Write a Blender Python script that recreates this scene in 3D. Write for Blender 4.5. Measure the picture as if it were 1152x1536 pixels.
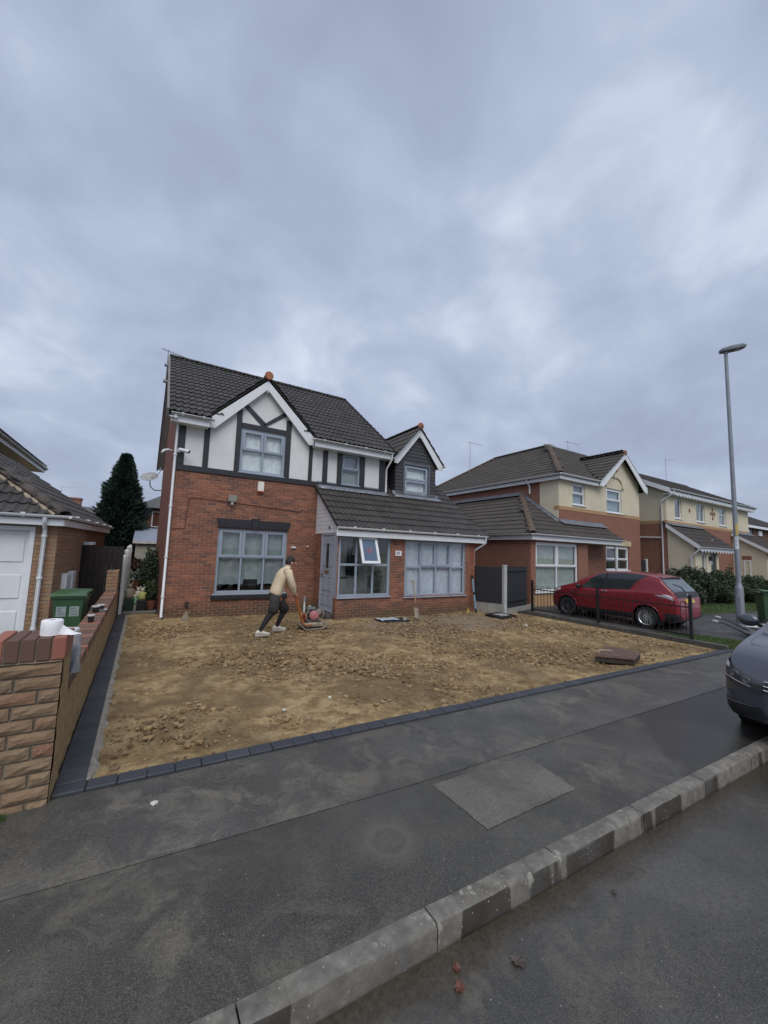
import bpy, bmesh, math, random
import numpy as np
from mathutils import Vector, Matrix
random.seed(7); np.random.seed(7)
for o in list(bpy.data.objects): bpy.data.objects.remove(o)
SC = bpy.context.scene
COL = SC.collection

# ------------------------------------------------------------------ camera
CAM_H = 1.87
cam = bpy.data.cameras.new('camera'); camo = bpy.data.objects.new('camera', cam); COL.objects.link(camo)
cam.sensor_fit = 'VERTICAL'; cam.sensor_height = 36.0; cam.lens = 36.0*588/1536
cam.clip_start = 0.05; cam.clip_end = 2000
def _d(x, y): return Vector((x-576.0, -(y-768.0), -588.0))
_X = _d(1544, 860).normalized(); _Y = _d(214, 815); _Y = (_Y - _Y.dot(_X)*_X).normalized(); _Z = _X.cross(_Y)
_M = Matrix((_X, _Y, _Z)).to_4x4(); _M.translation = Vector((0, 0, CAM_H))
camo.matrix_world = _M
SC.camera = camo
CAMP = np.array([0, 0, CAM_H])

# ------------------------------------------------------------------ sky, sun, exposure
SUN_EL, SUN_AZ = math.radians(52), math.radians(200)      # behind thick cloud, high, behind the camera to the left
W = bpy.data.worlds.new('World'); SC.world = W; W.use_nodes = True
def build_world():
    nt = W.node_tree; nt.nodes.clear(); N = nt.nodes.new; L = nt.links.new
    out = N('ShaderNodeOutputWorld'); bg = N('ShaderNodeBackground'); bg.inputs[1].default_value = 0.1
    sky = N('ShaderNodeTexSky'); sky.sky_type = 'NISHITA'; sky.sun_disc = False
    sky.sun_elevation = SUN_EL; sky.sun_rotation = SUN_AZ; sky.air_density = 1.5; sky.dust_density = 4
    tc = N('ShaderNodeTexCoord'); sep = N('ShaderNodeSeparateXYZ'); L(tc.outputs['Generated'], sep.inputs[0])
    zc = N('ShaderNodeMath'); zc.operation = 'MAXIMUM'; L(sep.outputs[2], zc.inputs[0]); zc.inputs[1].default_value = 0.0
    za = N('ShaderNodeMath'); za.operation = 'ADD'; L(zc.outputs[0], za.inputs[0]); za.inputs[1].default_value = 0.45
    dv = N('ShaderNodeVectorMath'); dv.operation = 'DIVIDE'; L(tc.outputs['Generated'], dv.inputs[0])
    cz = N('ShaderNodeCombineXYZ'); [L(za.outputs[0], cz.inputs[i]) for i in range(3)]; L(cz.outputs[0], dv.inputs[1])
    fl = N('ShaderNodeVectorMath'); fl.operation = 'MULTIPLY'; L(dv.outputs[0], fl.inputs[0]); fl.inputs[1].default_value = (1, 1, 0)
    mp = N('ShaderNodeMapping'); mp.inputs['Rotation'].default_value = (0, 0, math.radians(SKY_ROT)); mp.inputs['Location'].default_value = SKY_OFF
    mp.inputs['Scale'].default_value = (1.0, 1.1, 1); L(fl.outputs[0], mp.inputs[0])
    n1 = N('ShaderNodeTexNoise'); n1.inputs['Scale'].default_value = 1.45; n1.inputs['Detail'].default_value = 3; n1.inputs['Roughness'].default_value = .45; n1.inputs['Distortion'].default_value = .25
    n2 = N('ShaderNodeTexNoise'); n2.inputs['Scale'].default_value = 4.2; n2.inputs['Detail'].default_value = 6; n2.inputs['Roughness'].default_value = .52; n2.inputs['Distortion'].default_value = .3
    L(mp.outputs[0], n1.inputs['Vector']); L(mp.outputs[0], n2.inputs['Vector'])
    a = N('ShaderNodeMath'); a.operation = 'MULTIPLY'; L(n2.outputs[0], a.inputs[0]); a.inputs[1].default_value = .44
    b = N('ShaderNodeMath'); b.operation = 'MULTIPLY_ADD'; L(n1.outputs[0], b.inputs[0]); b.inputs[1].default_value = .56; L(a.outputs[0], b.inputs[2])
    cr = N('ShaderNodeValToRGB'); L(b.outputs[0], cr.inputs[0]); e = cr.color_ramp.elements
    e[0].position = .34; e[0].color = (2.65, 3.05, 4.1, 1)
    e[1].position = .69; e[1].color = (5.6, 6.15, 7.25, 1)
    m = e.new(.47); m.color = (3.15, 3.65, 4.8, 1)
    m = e.new(.56); m.color = (3.75, 4.3, 5.5, 1)
    mx = N('ShaderNodeMix'); mx.data_type = 'RGBA'; mx.inputs[0].default_value = .94
    sm = N('ShaderNodeVectorMath'); sm.operation = 'SCALE'; sm.inputs[3].default_value = .7; L(sky.outputs[0], sm.inputs[0])
    L(sm.outputs[0], mx.inputs[6]); L(cr.outputs[0], mx.inputs[7])
    L(mx.outputs[2], bg.inputs[0]); L(bg.outputs[0], out.inputs[0])
SKY_ROT = 75; SKY_OFF = (5.03, .96, 0)
build_world()
sl = bpy.data.lights.new('sun', 'SUN'); sl.energy = 1.5; sl.angle = math.radians(45); sl.color = (1, .97, .93)
so = bpy.data.objects.new('sun', sl); COL.objects.link(so)
so.rotation_euler = (math.pi/2 - SUN_EL, 0, math.pi - SUN_AZ); so.location = (0, -10, 30)
VS = SC.view_settings; VS.view_transform = 'Standard'; VS.look = 'None'; VS.gamma = 1; VS.use_curve_mapping = False; VS.exposure = 0.38

# ------------------------------------------------------------------ materials
def kf(x): return 1.73-.038*x       # kerb, upper front edge
MATS = {}
def rgb(c): return (c[0], c[1], c[2], 1)
def s2l(r, g, b):
    f = lambda v: (v/255/12.92 if v/255 <= .04045 else ((v/255+.055)/1.055)**2.4)
    return (f(r), f(g), f(b))
class NT:
    def __init__(s, name):
        s.m = bpy.data.materials.new(name); s.m.use_nodes = True; s.t = s.m.node_tree; s.t.nodes.clear()
        s.o = s.n('ShaderNodeOutputMaterial'); s.b = s.n('ShaderNodeBsdfPrincipled'); s.l(s.b.outputs[0], s.o.inputs[0])
        s.tc = s.n('ShaderNodeTexCoord'); s.geo = s.n('ShaderNodeNewGeometry')
    def n(s, t): return s.t.nodes.new(t)
    def l(s, a, b): s.t.links.new(a, b)
    def pos(s): return s.geo.outputs['Position']
    def noise(s, scale, detail=4, rough=.55, vec=None, dist=0, scl=None):
        n = s.n('ShaderNodeTexNoise'); n.inputs['Scale'].default_value = scale; n.inputs['Detail'].default_value = detail
        n.inputs['Roughness'].default_value = rough; n.inputs['Distortion'].default_value = dist
        v = vec or s.pos()
        if scl:
            mp = s.n('ShaderNodeVectorMath'); mp.operation = 'MULTIPLY'; s.l(v, mp.inputs[0]); mp.inputs[1].default_value = scl; v = mp.outputs[0]
        s.l(v, n.inputs['Vector']); return n.outputs[0]
    def ramp(s, fac, stops):
        r = s.n('ShaderNodeValToRGB'); s.l(fac, r.inputs[0]); e = r.color_ramp.elements
        while len(e) < len(stops): e.new(.5)
        for i, (p, c) in enumerate(stops):
            e[i].position = p; e[i].color = rgb(c) if not isinstance(c, (int, float)) else (c, c, c, 1)
        return r.outputs[0]
    def mix(s, f, a, b, mode='MIX'):
        m = s.n('ShaderNodeMix'); m.data_type = 'RGBA'; m.blend_type = mode
        if isinstance(f, (int, float)): m.inputs[0].default_value = f
        else: s.l(f, m.inputs[0])
        for k, v in ((6, a), (7, b)):
            if isinstance(v, tuple): m.inputs[k].default_value = rgb(v)
            else: s.l(v, m.inputs[k])
        return m.outputs[2]
    def math(s, op, a, b=None, c=None):
        m = s.n('ShaderNodeMath'); m.operation = op
        for i, v in enumerate((a, b, c)):
            if v is None: continue
            if isinstance(v, (int, float)): m.inputs[i].default_value = v
            else: s.l(v, m.inputs[i])
        return m.outputs[0]
    def rand(s):   # per piece, whether it is an object of its own or an island of a joined mesh
        oi = s.n('ShaderNodeObjectInfo')
        return s.math('FRACT', s.math('ADD', oi.outputs['Random'], s.geo.outputs['Random Per Island']))
    def bump(s, h, strength=.3, dist=.01):
        b = s.n('ShaderNodeBump'); b.inputs['Strength'].default_value = strength; b.inputs['Distance'].default_value = dist
        s.l(h, b.inputs['Height']); s.l(b.outputs[0], s.b.inputs['Normal'])
    def col(s, c):
        if isinstance(c, tuple): s.b.inputs['Base Color'].default_value = rgb(c)
        else: s.l(c, s.b.inputs['Base Color'])
    def rough(s, r):
        if isinstance(r, (int, float)): s.b.inputs['Roughness'].default_value = r
        else: s.l(r, s.b.inputs['Roughness'])
def sc(c, k): return tuple(min(1, v*k) for v in c)
def plain(name, c, rough=.5, var=.15, scale=6, metal=0, bump=.0, bscale=60, coat=0, spec=None):
    if name in MATS: return MATS[name]
    m = NT(name); n = m.noise(scale, 5)
    m.col(m.ramp(n, [(.3, sc(c, 1-var)), (.7, sc(c, 1+var))]))
    m.rough(m.ramp(m.noise(scale*2.3, 3), [(.3, max(.02, rough-.08)), (.7, min(1, rough+.08))]))
    m.b.inputs['Metallic'].default_value = metal
    if coat: m.b.inputs['Coat Weight'].default_value = coat; m.b.inputs['Coat Roughness'].default_value = .04
    if spec is not None: m.b.inputs['Specular IOR Level'].default_value = spec
    if bump: m.bump(m.noise(bscale, 4), bump, .01)
    MATS[name] = m.m; return m.m
def piece(name, cols, rough=.85, bump=.4, bscale=70, stain=None, stain_scale=1.2, grain=.3, foot=None):
    if name in MATS: return MATS[name]
    m = NT(name); k = len(cols)
    c = m.ramp(m.rand(), [((i+.5)/k, cc) for i, cc in enumerate(cols)])
    g = m.noise(28, 5, .7); c = m.mix(m.math('MULTIPLY', g, grain), c, sc(cols[0], .45), 'MIX')
    if stain: c = m.mix(m.ramp(m.noise(stain_scale, 5, .6), [(.5, 0.0), (.72, .75)]), c, stain)
    if foot:      # mud splashed up the foot of the wall
        sp = m.n('ShaderNodeSeparateXYZ'); m.l(m.pos(), sp.inputs[0])
        zz = m.math('ADD', sp.outputs[2], m.math('MULTIPLY', m.math('SUBTRACT', m.noise(2.2, 5, .6), .5), .55))
        c = m.mix(m.ramp(zz, [(.10, .85), (.42, 0.0)]), c, foot)
    m.col(c); m.rough(rough); m.bump(m.noise(bscale, 4, .6), bump, .008)
    MATS[name] = m.m; return m.m
def bricktex(name, c1, c2, mortar, along='X', scale=1.0, bw=.225, bh=.075, ms=.012):
    """far walls: courses too small to pick apart"""
    if name in MATS: return MATS[name]
    m = NT(name); sp = m.n('ShaderNodeSeparateXYZ'); m.l(m.pos(), sp.inputs[0]); cb = m.n('ShaderNodeCombineXYZ')
    m.l(m.math('ADD', sp.outputs[0], sp.outputs[1]), cb.inputs[0]); m.l(sp.outputs[2], cb.inputs[1])
    b = m.n('ShaderNodeTexBrick'); m.l(cb.outputs[0], b.inputs['Vector']); b.inputs['Scale'].default_value = 1
    b.inputs['Brick Width'].default_value = bw; b.inputs['Row Height'].default_value = bh; b.inputs['Mortar Size'].default_value = ms/2
    b.inputs['Color1'].default_value = rgb(c1); b.inputs['Color2'].default_value = rgb(c2); b.inputs['Mortar'].default_value = rgb(mortar)
    c = m.mix(m.math('MULTIPLY', m.noise(9, 5), .5), b.outputs[0], sc(c1, .45))
    m.col(c); m.rough(.85); m.bump(b.outputs['Fac'], -.4, .006); MATS[name] = m.m; return m.m
def glassmat(name='glass', tint=(.98, .985, .985), refl=1.0):
    if name in MATS: return MATS[name]
    m = NT(name); t = m.t; tr = m.n('ShaderNodeBsdfTransparent'); tr.inputs[0].default_value = rgb(tint)
    gl = m.n('ShaderNodeBsdfGlossy'); gl.inputs['Roughness'].default_value = .02; gl.inputs[0].default_value = (.9, .93, .95, 1)
    fr = m.n('ShaderNodeFresnel'); fr.inputs[0].default_value = 1.55
    fa = m.math('MULTIPLY', m.math('MINIMUM', m.math('MULTIPLY_ADD', fr.outputs[0], 1.7*refl, .01), 1.0), m.math('SUBTRACT', 1.0, m.geo.outputs['Backfacing']))
    mx = m.n('ShaderNodeMixShader'); m.l(fa, mx.inputs[0]); m.l(tr.outputs[0], mx.inputs[1]); m.l(gl.outputs[0], mx.inputs[2])
    m.l(mx.outputs[0], m.o.inputs[0]); MATS[name] = m.m; return m.m

# ------------------------------------------------------------------ object helpers
ORG = {}
def V(*a): return Vector(a)
def tag(o, label=None, cat=None, group=None, kind=None):
    if label: o['label'] = label
    if cat: o['category'] = cat
    if group: o['group'] = group
    if kind: o['kind'] = kind
    return o
def thing(name, label, cat, loc=(0, 0, 0), rz=0, group=None, world=True):
    """Empty at the thing's base. world=True: parts are given in world coordinates; else in the thing's own frame"""
    o = bpy.data.objects.new(name, None); COL.objects.link(o); o.location = loc; o.rotation_euler = (0, 0, rz)
    o.empty_display_size = .2; ORG[o.name] = Vector(loc) if world else Vector((0, 0, 0)); tag(o, label, cat, group); return o
class MB:
    def __init__(s): s.v = []; s.f = []; s.mi = []; s.cur = 0
    def add(s, vs, fs):
        k = len(s.v); s.v += [tuple(v) for v in vs]; s.f += [tuple(i+k for i in f) for f in fs]; s.mi += [s.cur]*len(fs); return s
    def box(s, x0, x1, y0, y1, z0, z1):
        return s.add([(x0,y0,z0),(x1,y0,z0),(x1,y1,z0),(x0,y1,z0),(x0,y0,z1),(x1,y0,z1),(x1,y1,z1),(x0,y1,z1)],
                     [(0,3,2,1),(4,5,6,7),(0,1,5,4),(1,2,6,5),(2,3,7,6),(3,0,4,7)])
    def obox(s, c, ax, ay, az, hx, hy, hz):
        c = Vector(c); ax, ay, az = Vector(ax).normalized()*hx, Vector(ay).normalized()*hy, Vector(az).normalized()*hz
        vs = [c+sx*ax+sy*ay+sz*az for sz in (-1, 1) for sx, sy in ((-1,-1),(1,-1),(1,1),(-1,1))]
        return s.add(vs, [(0,3,2,1),(4,5,6,7),(0,1,5,4),(1,2,6,5),(2,3,7,6),(3,0,4,7)])
    def bar(s, a, b, w, h, up=(0, 0, 1)):
        a, b = Vector(a), Vector(b); d = b-a; L = d.length; d.normalize(); up = Vector(up)
        sd = d.cross(up)
        if sd.length < 1e-4: sd = d.cross(Vector((0, 1, 0)))
        sd.normalize(); u2 = sd.cross(d)
        return s.obox((a+b)/2, d, sd, u2, L/2, w/2, h/2)
    def prism(s, poly, d):
        """poly: 3-D points of one face; d: extrusion vector"""
        n = len(poly); p = [Vector(q) for q in poly]; d = Vector(d)
        return s.add(p+[q+d for q in p], [tuple(range(n))[::-1], tuple(range(n, 2*n))]+[(i, (i+1) % n, n+(i+1) % n, n+i) for i in range(n)])
    def tube(s, pts, r, n=8, cap=True):
        pts = [Vector(p) for p in pts]; rs = r if isinstance(r, (list, tuple)) else [r]*len(pts); vs = []; fs = []
        prev = None
        for i, p in enumerate(pts):
            d = (pts[min(i+1, len(pts)-1)]-pts[max(i-1, 0)]).normalized()
            if prev is None:
                a = d.cross(Vector((0, 0, 1)))
                if a.length < 1e-3: a = Vector((1, 0, 0))
            else: a = prev - prev.dot(d)*d
            a.normalize(); prev = a; b = d.cross(a)
            for k in range(n):
                t = 2*math.pi*k/n; vs.append(p+(a*math.cos(t)+b*math.sin(t))*rs[i])
        m = len(pts)
        for i in range(m-1):
            for k in range(n): fs.append((i*n+k, i*n+(k+1) % n, (i+1)*n+(k+1) % n, (i+1)*n+k))
        if cap: fs.append(tuple(range(n))[::-1]); fs.append(tuple(range((m-1)*n, m*n)))
        return s.add(vs, fs)
    def lathe(s, prof, c=(0, 0, 0), n=16, ax=(0, 0, 1), cap=True):
        """prof: [(radius, height)]"""
        ax = Vector(ax).normalized(); a = ax.orthogonal().normalized(); b = ax.cross(a); c = Vector(c); vs = []; fs = []
        for r, h in prof:
            for k in range(n):
                t = 2*math.pi*k/n; vs.append(c+ax*h+(a*math.cos(t)+b*math.sin(t))*r)
        for i in range(len(prof)-1):
            for k in range(n): fs.append((i*n+k, i*n+(k+1) % n, (i+1)*n+(k+1) % n, (i+1)*n+k))
        if cap: fs.append(tuple(range(n))[::-1]); fs.append(tuple(range((len(prof)-1)*n, len(prof)*n)))
        return s.add(vs, fs)
    def grid(s, P):
        """P: 2-D list of points"""
        r, c = len(P), len(P[0])
        return s.add([p for row in P for p in row], [(i*c+j, i*c+j+1, (i+1)*c+j+1, (i+1)*c+j) for i in range(r-1) for j in range(c-1)])
    def mesh(s, name, off=None):
        me = bpy.data.meshes.new(name); o = off or Vector((0, 0, 0))
        me.from_pydata([(v[0]-o[0], v[1]-o[1], v[2]-o[2]) for v in s.v], [], s.f); return me
    def build(s, name, mat, parent=None, smooth=False, bevel=0, kind=None, auto=None):
        off = Vector((0, 0, 0))
        if parent is not None: off = ORG.get(parent.name, off)
        me = s.mesh(name, off)
        for m in (mat if isinstance(mat, list) else [mat]): me.materials.append(m)
        if isinstance(mat, list): me.polygons.foreach_set('material_index', s.mi)
        if bevel:
            bm = bmesh.new(); bm.from_mesh(me)
            bmesh.ops.recalc_face_normals(bm, faces=bm.faces)
            bmesh.ops.bevel(bm, geom=[e for e in bm.edges if len(e.link_faces) == 2 and e.calc_face_angle(0) > .6], offset=bevel, segments=1, affect='EDGES', clamp_overlap=True)
            bm.to_mesh(me); bm.free()
        else:
            bm = bmesh.new(); bm.from_mesh(me); bmesh.ops.recalc_face_normals(bm, faces=bm.faces); bm.to_mesh(me); bm.free()
        if smooth: me.polygons.foreach_set('use_smooth', [True]*len(me.polygons))
        if auto:
            me.polygons.foreach_set('use_smooth', [True]*len(me.polygons)); me.set_sharp_from_angle(angle=math.radians(auto))
        o = bpy.data.objects.new(name, me); COL.objects.link(o)
        if parent is not None: o.parent = parent; ORG[o.name] = off
        if kind: o['kind'] = kind
        return o
def pieces(parent, name, me, mats, limit=300, stuff=None):
    """place the template mesh at each matrix (world): the ones that show largest as objects, the rest joined"""
    off = ORG.get(parent.name, Vector((0, 0, 0)))
    mats = sorted(mats, key=lambda M: (M.translation-Vector(CAMP)).length)
    for M in mats[:limit]:
        o = bpy.data.objects.new(name, me); COL.objects.link(o); o.parent = parent
        M2 = M.copy(); M2.translation = M.translation-off; o.matrix_basis = M2
    rest = mats[limit:]
    if rest:
        v0 = np.array([v.co[:]+(1,) for v in me.vertices]); nv = len(v0)
        A = np.array([[list(r) for r in M] for M in rest]); A[:, :3, 3] -= np.array(off)
        vs = np.einsum('nij,vj->nvi', A, v0)[:, :, :3].reshape(-1, 3)
        fs = [tuple(p.vertices) for p in me.polygons]
        F = [tuple(i+k*nv for i in f) for k in range(len(rest)) for f in fs]
        m2 = bpy.data.meshes.new(stuff or name+'s'); m2.from_pydata(vs.tolist(), [], F)
        for mt in me.materials: m2.materials.append(mt)
        sm = [p.use_smooth for p in me.polygons]
        m2.polygons.foreach_set('use_smooth', sm*len(rest))
        o = bpy.data.objects.new(stuff or name+'s', m2); COL.objects.link(o); o.parent = parent; o['kind'] = 'stuff'
def bbox_mesh(name, sx, sy, sz, bev, mat, jit=0, seed=0):
    """bevelled block centred on its base"""
    bm = bmesh.new(); bmesh.ops.create_cube(bm, size=1)
    for v in bm.verts: v.co = Vector((v.co.x*sx, v.co.y*sy, (v.co.z+.5)*sz))
    if bev: bmesh.ops.bevel(bm, geom=bm.edges[:], offset=bev, segments=1, affect='EDGES')
    if jit:
        R = random.Random(seed)
        for v in bm.verts: v.co += Vector((R.uniform(-jit, jit), R.uniform(-jit, jit), R.uniform(-jit, jit)))
    me = bpy.data.meshes.new(name); bm.to_mesh(me); bm.free(); me.materials.append(mat); return me
def frame_m(o, ax, ay, az):
    M = Matrix((ax, ay, az)).transposed().to_4x4(); M.translation = o; return M

class Plane:
    """a vertical wall face: P origin (z=0), u along it, n outwards"""
    def __init__(s, P, u, n): s.P, s.u, s.n = Vector(P), Vector(u).normalized(), Vector(n).normalized()
    def at(s, a, z, d=0): return s.P+s.u*a+s.n*d+Vector((0, 0, z))
    def box(s, mb, a0, a1, z0, z1, d0, d1):
        c = s.at((a0+a1)/2, (z0+z1)/2, (d0+d1)/2); mb.obox(c, s.u, s.n, (0, 0, 1), abs(a1-a0)/2, abs(d1-d0)/2, abs(z1-z0)/2); return mb
    def poly(s, mb, pts, d0, d1): mb.prism([s.at(a, z, d0) for a, z in pts], s.n*(d1-d0)); return mb
def split(a0, a1, z0, z1, holes):
    A = sorted({a0, a1, *[h for q in holes for h in q[:2] if a0 < h < a1]}); Z = sorted({z0, z1, *[h for q in holes for h in q[2:] if z0 < h < z1]})
    for i in range(len(A)-1):
        for j in range(len(Z)-1):
            ca, cz = (A[i]+A[i+1])/2, (Z[j]+Z[j+1])/2
            if not any(h[0] < ca < h[1] and h[2] < cz < h[3] for h in holes): yield A[i], A[i+1], Z[j], Z[j+1]
def wall(parent, name, pl, a0, a1, z0, z1, mat, holes=(), th=.25, d=0):
    mb = MB()
    for q in split(a0, a1, z0, z1, holes): pl.box(mb, *q, d-th, d)
    return mb.build(name, mat, parent)
def bricks(pl, a0, a1, z0, z1, holes=(), bw=.225, bh=.075, m=.013, proud=.0, jit=.002, soldier=False, dep=.05):
    """matrices that scale a unit brick (1x1x1, centred) to every brick of a wall face"""
    out = []; r = 0; z = z0
    while z < z1-.02:
        zt = min(z+bh, z1); a = a0-(bw/2 if r % 2 else 0)
        while a < a1-.01:
            segs = [(max(a, a0), min(a+bw, a1))]
            for h in holes:
                if h[2] < (z+zt)/2 < h[3]:
                    ns = []
                    for s0, s1 in segs:
                        if s1 <= h[0] or s0 >= h[1]: ns.append((s0, s1)); continue
                        if s0 < h[0]: ns.append((s0, h[0]))
                        if s1 > h[1]: ns.append((h[1], s1))
                    segs = ns
            for s0, s1 in segs:
                w = s1-s0-m
                if w > .03:
                    c = pl.at((s0+s1)/2, (z+zt)/2, proud-dep/2+random.uniform(-jit, jit))
                    M = frame_m(c, pl.u*w, pl.n*dep, Vector((0, 0, zt-z-m))); out.append(M)
            a += bw
        z += bh; r += 1
    return out
def unit_brick(name, mat):
    bm = bmesh.new(); bmesh.ops.create_cube(bm, size=1); bmesh.ops.bevel(bm, geom=bm.edges[:], offset=.035, segments=1, affect='EDGES')
    me = bpy.data.meshes.new(name); bm.to_mesh(me); bm.free(); me.materials.append(mat); return me

# roof tiles: two rolls each, lower edge lifted over the course below
TW, TG = .33, .345
def tile_mesh(name, mat):
    mb = MB(); n = 14; prof = []
    for i in range(n+1):
        x = TW*i/n; t = (x/TW*2) % 1.0; prof.append((x, .034*max(0, math.sin(math.pi*min(1, max(0, (t-.38)/.56))))**1.0))
    prof[-1] = (TW+.004, prof[-1][1])
    rows = [[(x, .41, z) for x, z in prof], [(x, 0, z+.034) for x, z in prof], [(x, .004, z+.006) for x, z in prof]]
    mb.grid(rows); me = mb.mesh(name); me.materials.append(mat); return me
def slope(O, U, Vd, w, h, test=None, off=0.0):
    """tile matrices for a slope: O at the eave's left end, U along the eave, Vd up the slope"""
    O, U, Vd = Vector(O), Vector(U).normalized(), Vector(Vd).normalized(); Nn = U.cross(Vd); out = []
    for j in range(int(h/TG)+1):
        for i in range(int(w/TW)+1):
            a, b = i*TW+off, j*TG
            if a > w-.1 or b > h-.12: continue
            p = O+U*a+Vd*b
            if test and not test(p+U*TW/2+Vd*TG/2): continue
            q = p+Nn*random.uniform(0, .004)
            R = Matrix.Rotation(random.uniform(-.006, .006), 3, 'Z')
            M = frame_m(q, U, Vd, Nn) @ R.to_4x4(); out.append(M)
    return out
def ridge(parent, a, b, r, mat, name='ridge_tile', step=.44, squash=.75, limit=60):
    """a row of half-round tiles from a to b"""
    a, b = Vector(a), Vector(b); d = b-a; L = d.length; d.normalize(); n = max(1, round(L/step)); st = L/n
    sd = d.cross(Vector((0, 0, 1))).normalized(); up = sd.cross(d)
    for i in range(n):
        mb = MB(); p0 = a+d*(i*st); p1 = a+d*((i+1)*st+.02); rows = []
        for p, k in ((p0, 1.06), (p1, .97)):
            rows.append([p+sd*math.cos(t)*r*k+up*(math.sin(t)*r*k*squash-.03) for t in [math.pi*q/10 for q in range(11)]])
        mb.grid(rows); o = mb.build(name, mat, parent, smooth=True)
        sm = o.modifiers.new('solid', 'SOLIDIFY'); sm.thickness = .02
def window(parent, pl, a0, a1, z0, z1, cols, rows, fmat, rec=.06, bar=.05, out=.07, dep=.06, sashes=(), gl=None, sill=None, curtain=None, room=True, name='window', open_cell=None, blind=None):
    """frame part with panes, sashes, sill, curtain below it. cols/rows: inner division positions (absolute)"""
    A = [a0]+list(cols)+[a1]; Z = [z0]+list(rows)+[z1]; mb = MB(); d1 = -rec; d0 = d1-dep
    pl.box(mb, a0, a0+out, z0, z1, d0, d1); pl.box(mb, a1-out, a1, z0, z1, d0, d1)
    pl.box(mb, a0+out, a1-out, z0, z0+out, d0, d1-.002); pl.box(mb, a0+out, a1-out, z1-out, z1, d0, d1-.002)
    for c in cols: pl.box(mb, c-bar/2, c+bar/2, z0+out, z1-out, d0+.002, d1-.004)
    for r_ in rows: pl.box(mb, a0+out, a1-out, r_-bar/2, r_+bar/2, d0+.004, d1-.006)
    w = mb.build(name, fmat, parent, bevel=.006)
    gl = gl or MATS['glass']
    for i in range(len(A)-1):
        for j in range(len(Z)-1):
            l = A[i]+(out if i == 0 else bar/2); r_ = A[i+1]-(out if i == len(A)-2 else bar/2)
            b = Z[j]+(out if j == 0 else bar/2); t = Z[j+1]-(out if j == len(Z)-2 else bar/2)
            if (i, j) == open_cell: continue
            if (i, j) in sashes:
                k = .055; s_ = MB(); e0, e1 = d0+.012, d1+.02; o_ = .018
                pl.box(s_, l-o_, l+k, b-o_, t+o_, e0, e1); pl.box(s_, r_-k, r_+o_, b-o_, t+o_, e0, e1)
                pl.box(s_, l+k, r_-k, b-o_, b+k, e0, e1-.002); pl.box(s_, l+k, r_-k, t-k, t+o_, e0, e1-.002)
                s_.build('sash', fmat, w, bevel=.005); l += k; r_ -= k; b += k; t -= k
            g = MB(); pl.box(g, l-.004, r_+.004, b-.004, t+.004, d0+.025, d0+.031); g.build('pane', gl, w)
    if sill:
        s_ = MB(); pl.box(s_, a0-sill[0], a1+sill[0], z0-sill[1], z0-.001, d0, sill[2]); s_.build('sill', sill[3], w, bevel=.008)
    if curtain:
        for (c0, c1, cz0, cz1, cm, amp, fr) in curtain:
            n = max(6, int((c1-c0)*fr*6)); P = []
            for zz in (cz0, cz0+.03, (cz0+cz1)/2, cz1):
                sc_ = .012*math.sin(zz*40) if zz == cz0 else 0
                P.append([pl.at(c0+(c1-c0)*q/n, zz+(.03*abs(math.sin(q*.9)) if zz == cz0 else 0), d0-.05+amp*math.sin(q/6*2*math.pi+math.sin(q*.21)*2)*(.6+.4*math.sin(q*.37))) for q in range(n+1)])
            k = MB(); k.grid(P); k.build('curtain', cm, w, smooth=True)
    if blind:
        for (c0, c1, cz0, cz1, cm) in blind:
            k = MB(); pl.box(k, c0, c1, cz0, cz1, d0-.09, d0-.085); k.build('blind', cm, w)
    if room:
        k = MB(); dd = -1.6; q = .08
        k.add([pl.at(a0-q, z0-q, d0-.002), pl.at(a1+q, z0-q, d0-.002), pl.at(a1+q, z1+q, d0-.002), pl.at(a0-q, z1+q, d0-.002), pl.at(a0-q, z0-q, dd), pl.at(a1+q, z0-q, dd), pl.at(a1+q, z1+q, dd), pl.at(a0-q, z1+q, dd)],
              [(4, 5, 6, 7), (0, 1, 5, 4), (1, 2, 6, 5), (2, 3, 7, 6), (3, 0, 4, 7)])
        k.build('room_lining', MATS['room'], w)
    return w
def gutter(parent, a, b, r=.055, mat=None, n_out=None, brackets=0):
    """half-round gutter from a to b with clips"""
    a, b = Vector(a), Vector(b); d = (b-a).normalized(); up = Vector((0, 0, 1)); sd = d.cross(up).normalized(); mb = MB()
    for k, rr in ((0, r), (1, r-.006)):
        mb.grid([[p+sd*math.cos(t)*rr-up*math.sin(t)*rr for t in [math.pi*q/10 for q in range(11)]] for p in (a, b)])
    for e, s_ in ((a, -1), (b, 1)):
        mb.prism([e+sd*math.cos(t)*(r+.004)-up*math.sin(t)*(r+.004) for t in [math.pi*q/8 for q in range(9)]], d*s_*.012)
    g = mb.build('gutter', mat, parent, auto=40)
    for i in range(brackets):
        p = a+(b-a)*((i+.5)/brackets); k = MB()
        k.grid([[q+sd*math.cos(t)*(r+.008)-up*math.sin(t)*(r+.008) for t in [math.pi*w/8 for w in range(9)]] for q in (p-d*.03, p+d*.03)])
        k.obox(p+up*.012, d, sd, up, .035, r+.008, .012); k.build('gutter_clip', mat, g)
    return g
def pipe(parent, pts, r, mat, name='downpipe', clips=()):
    o = MB().tube(pts, r, 10).build(name, mat, parent, auto=50)
    for p in clips: MB().lathe([(r+.012, -.02), (r+.012, .02)], p, 10).build('pipe_clip', mat, o)
    return o
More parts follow.
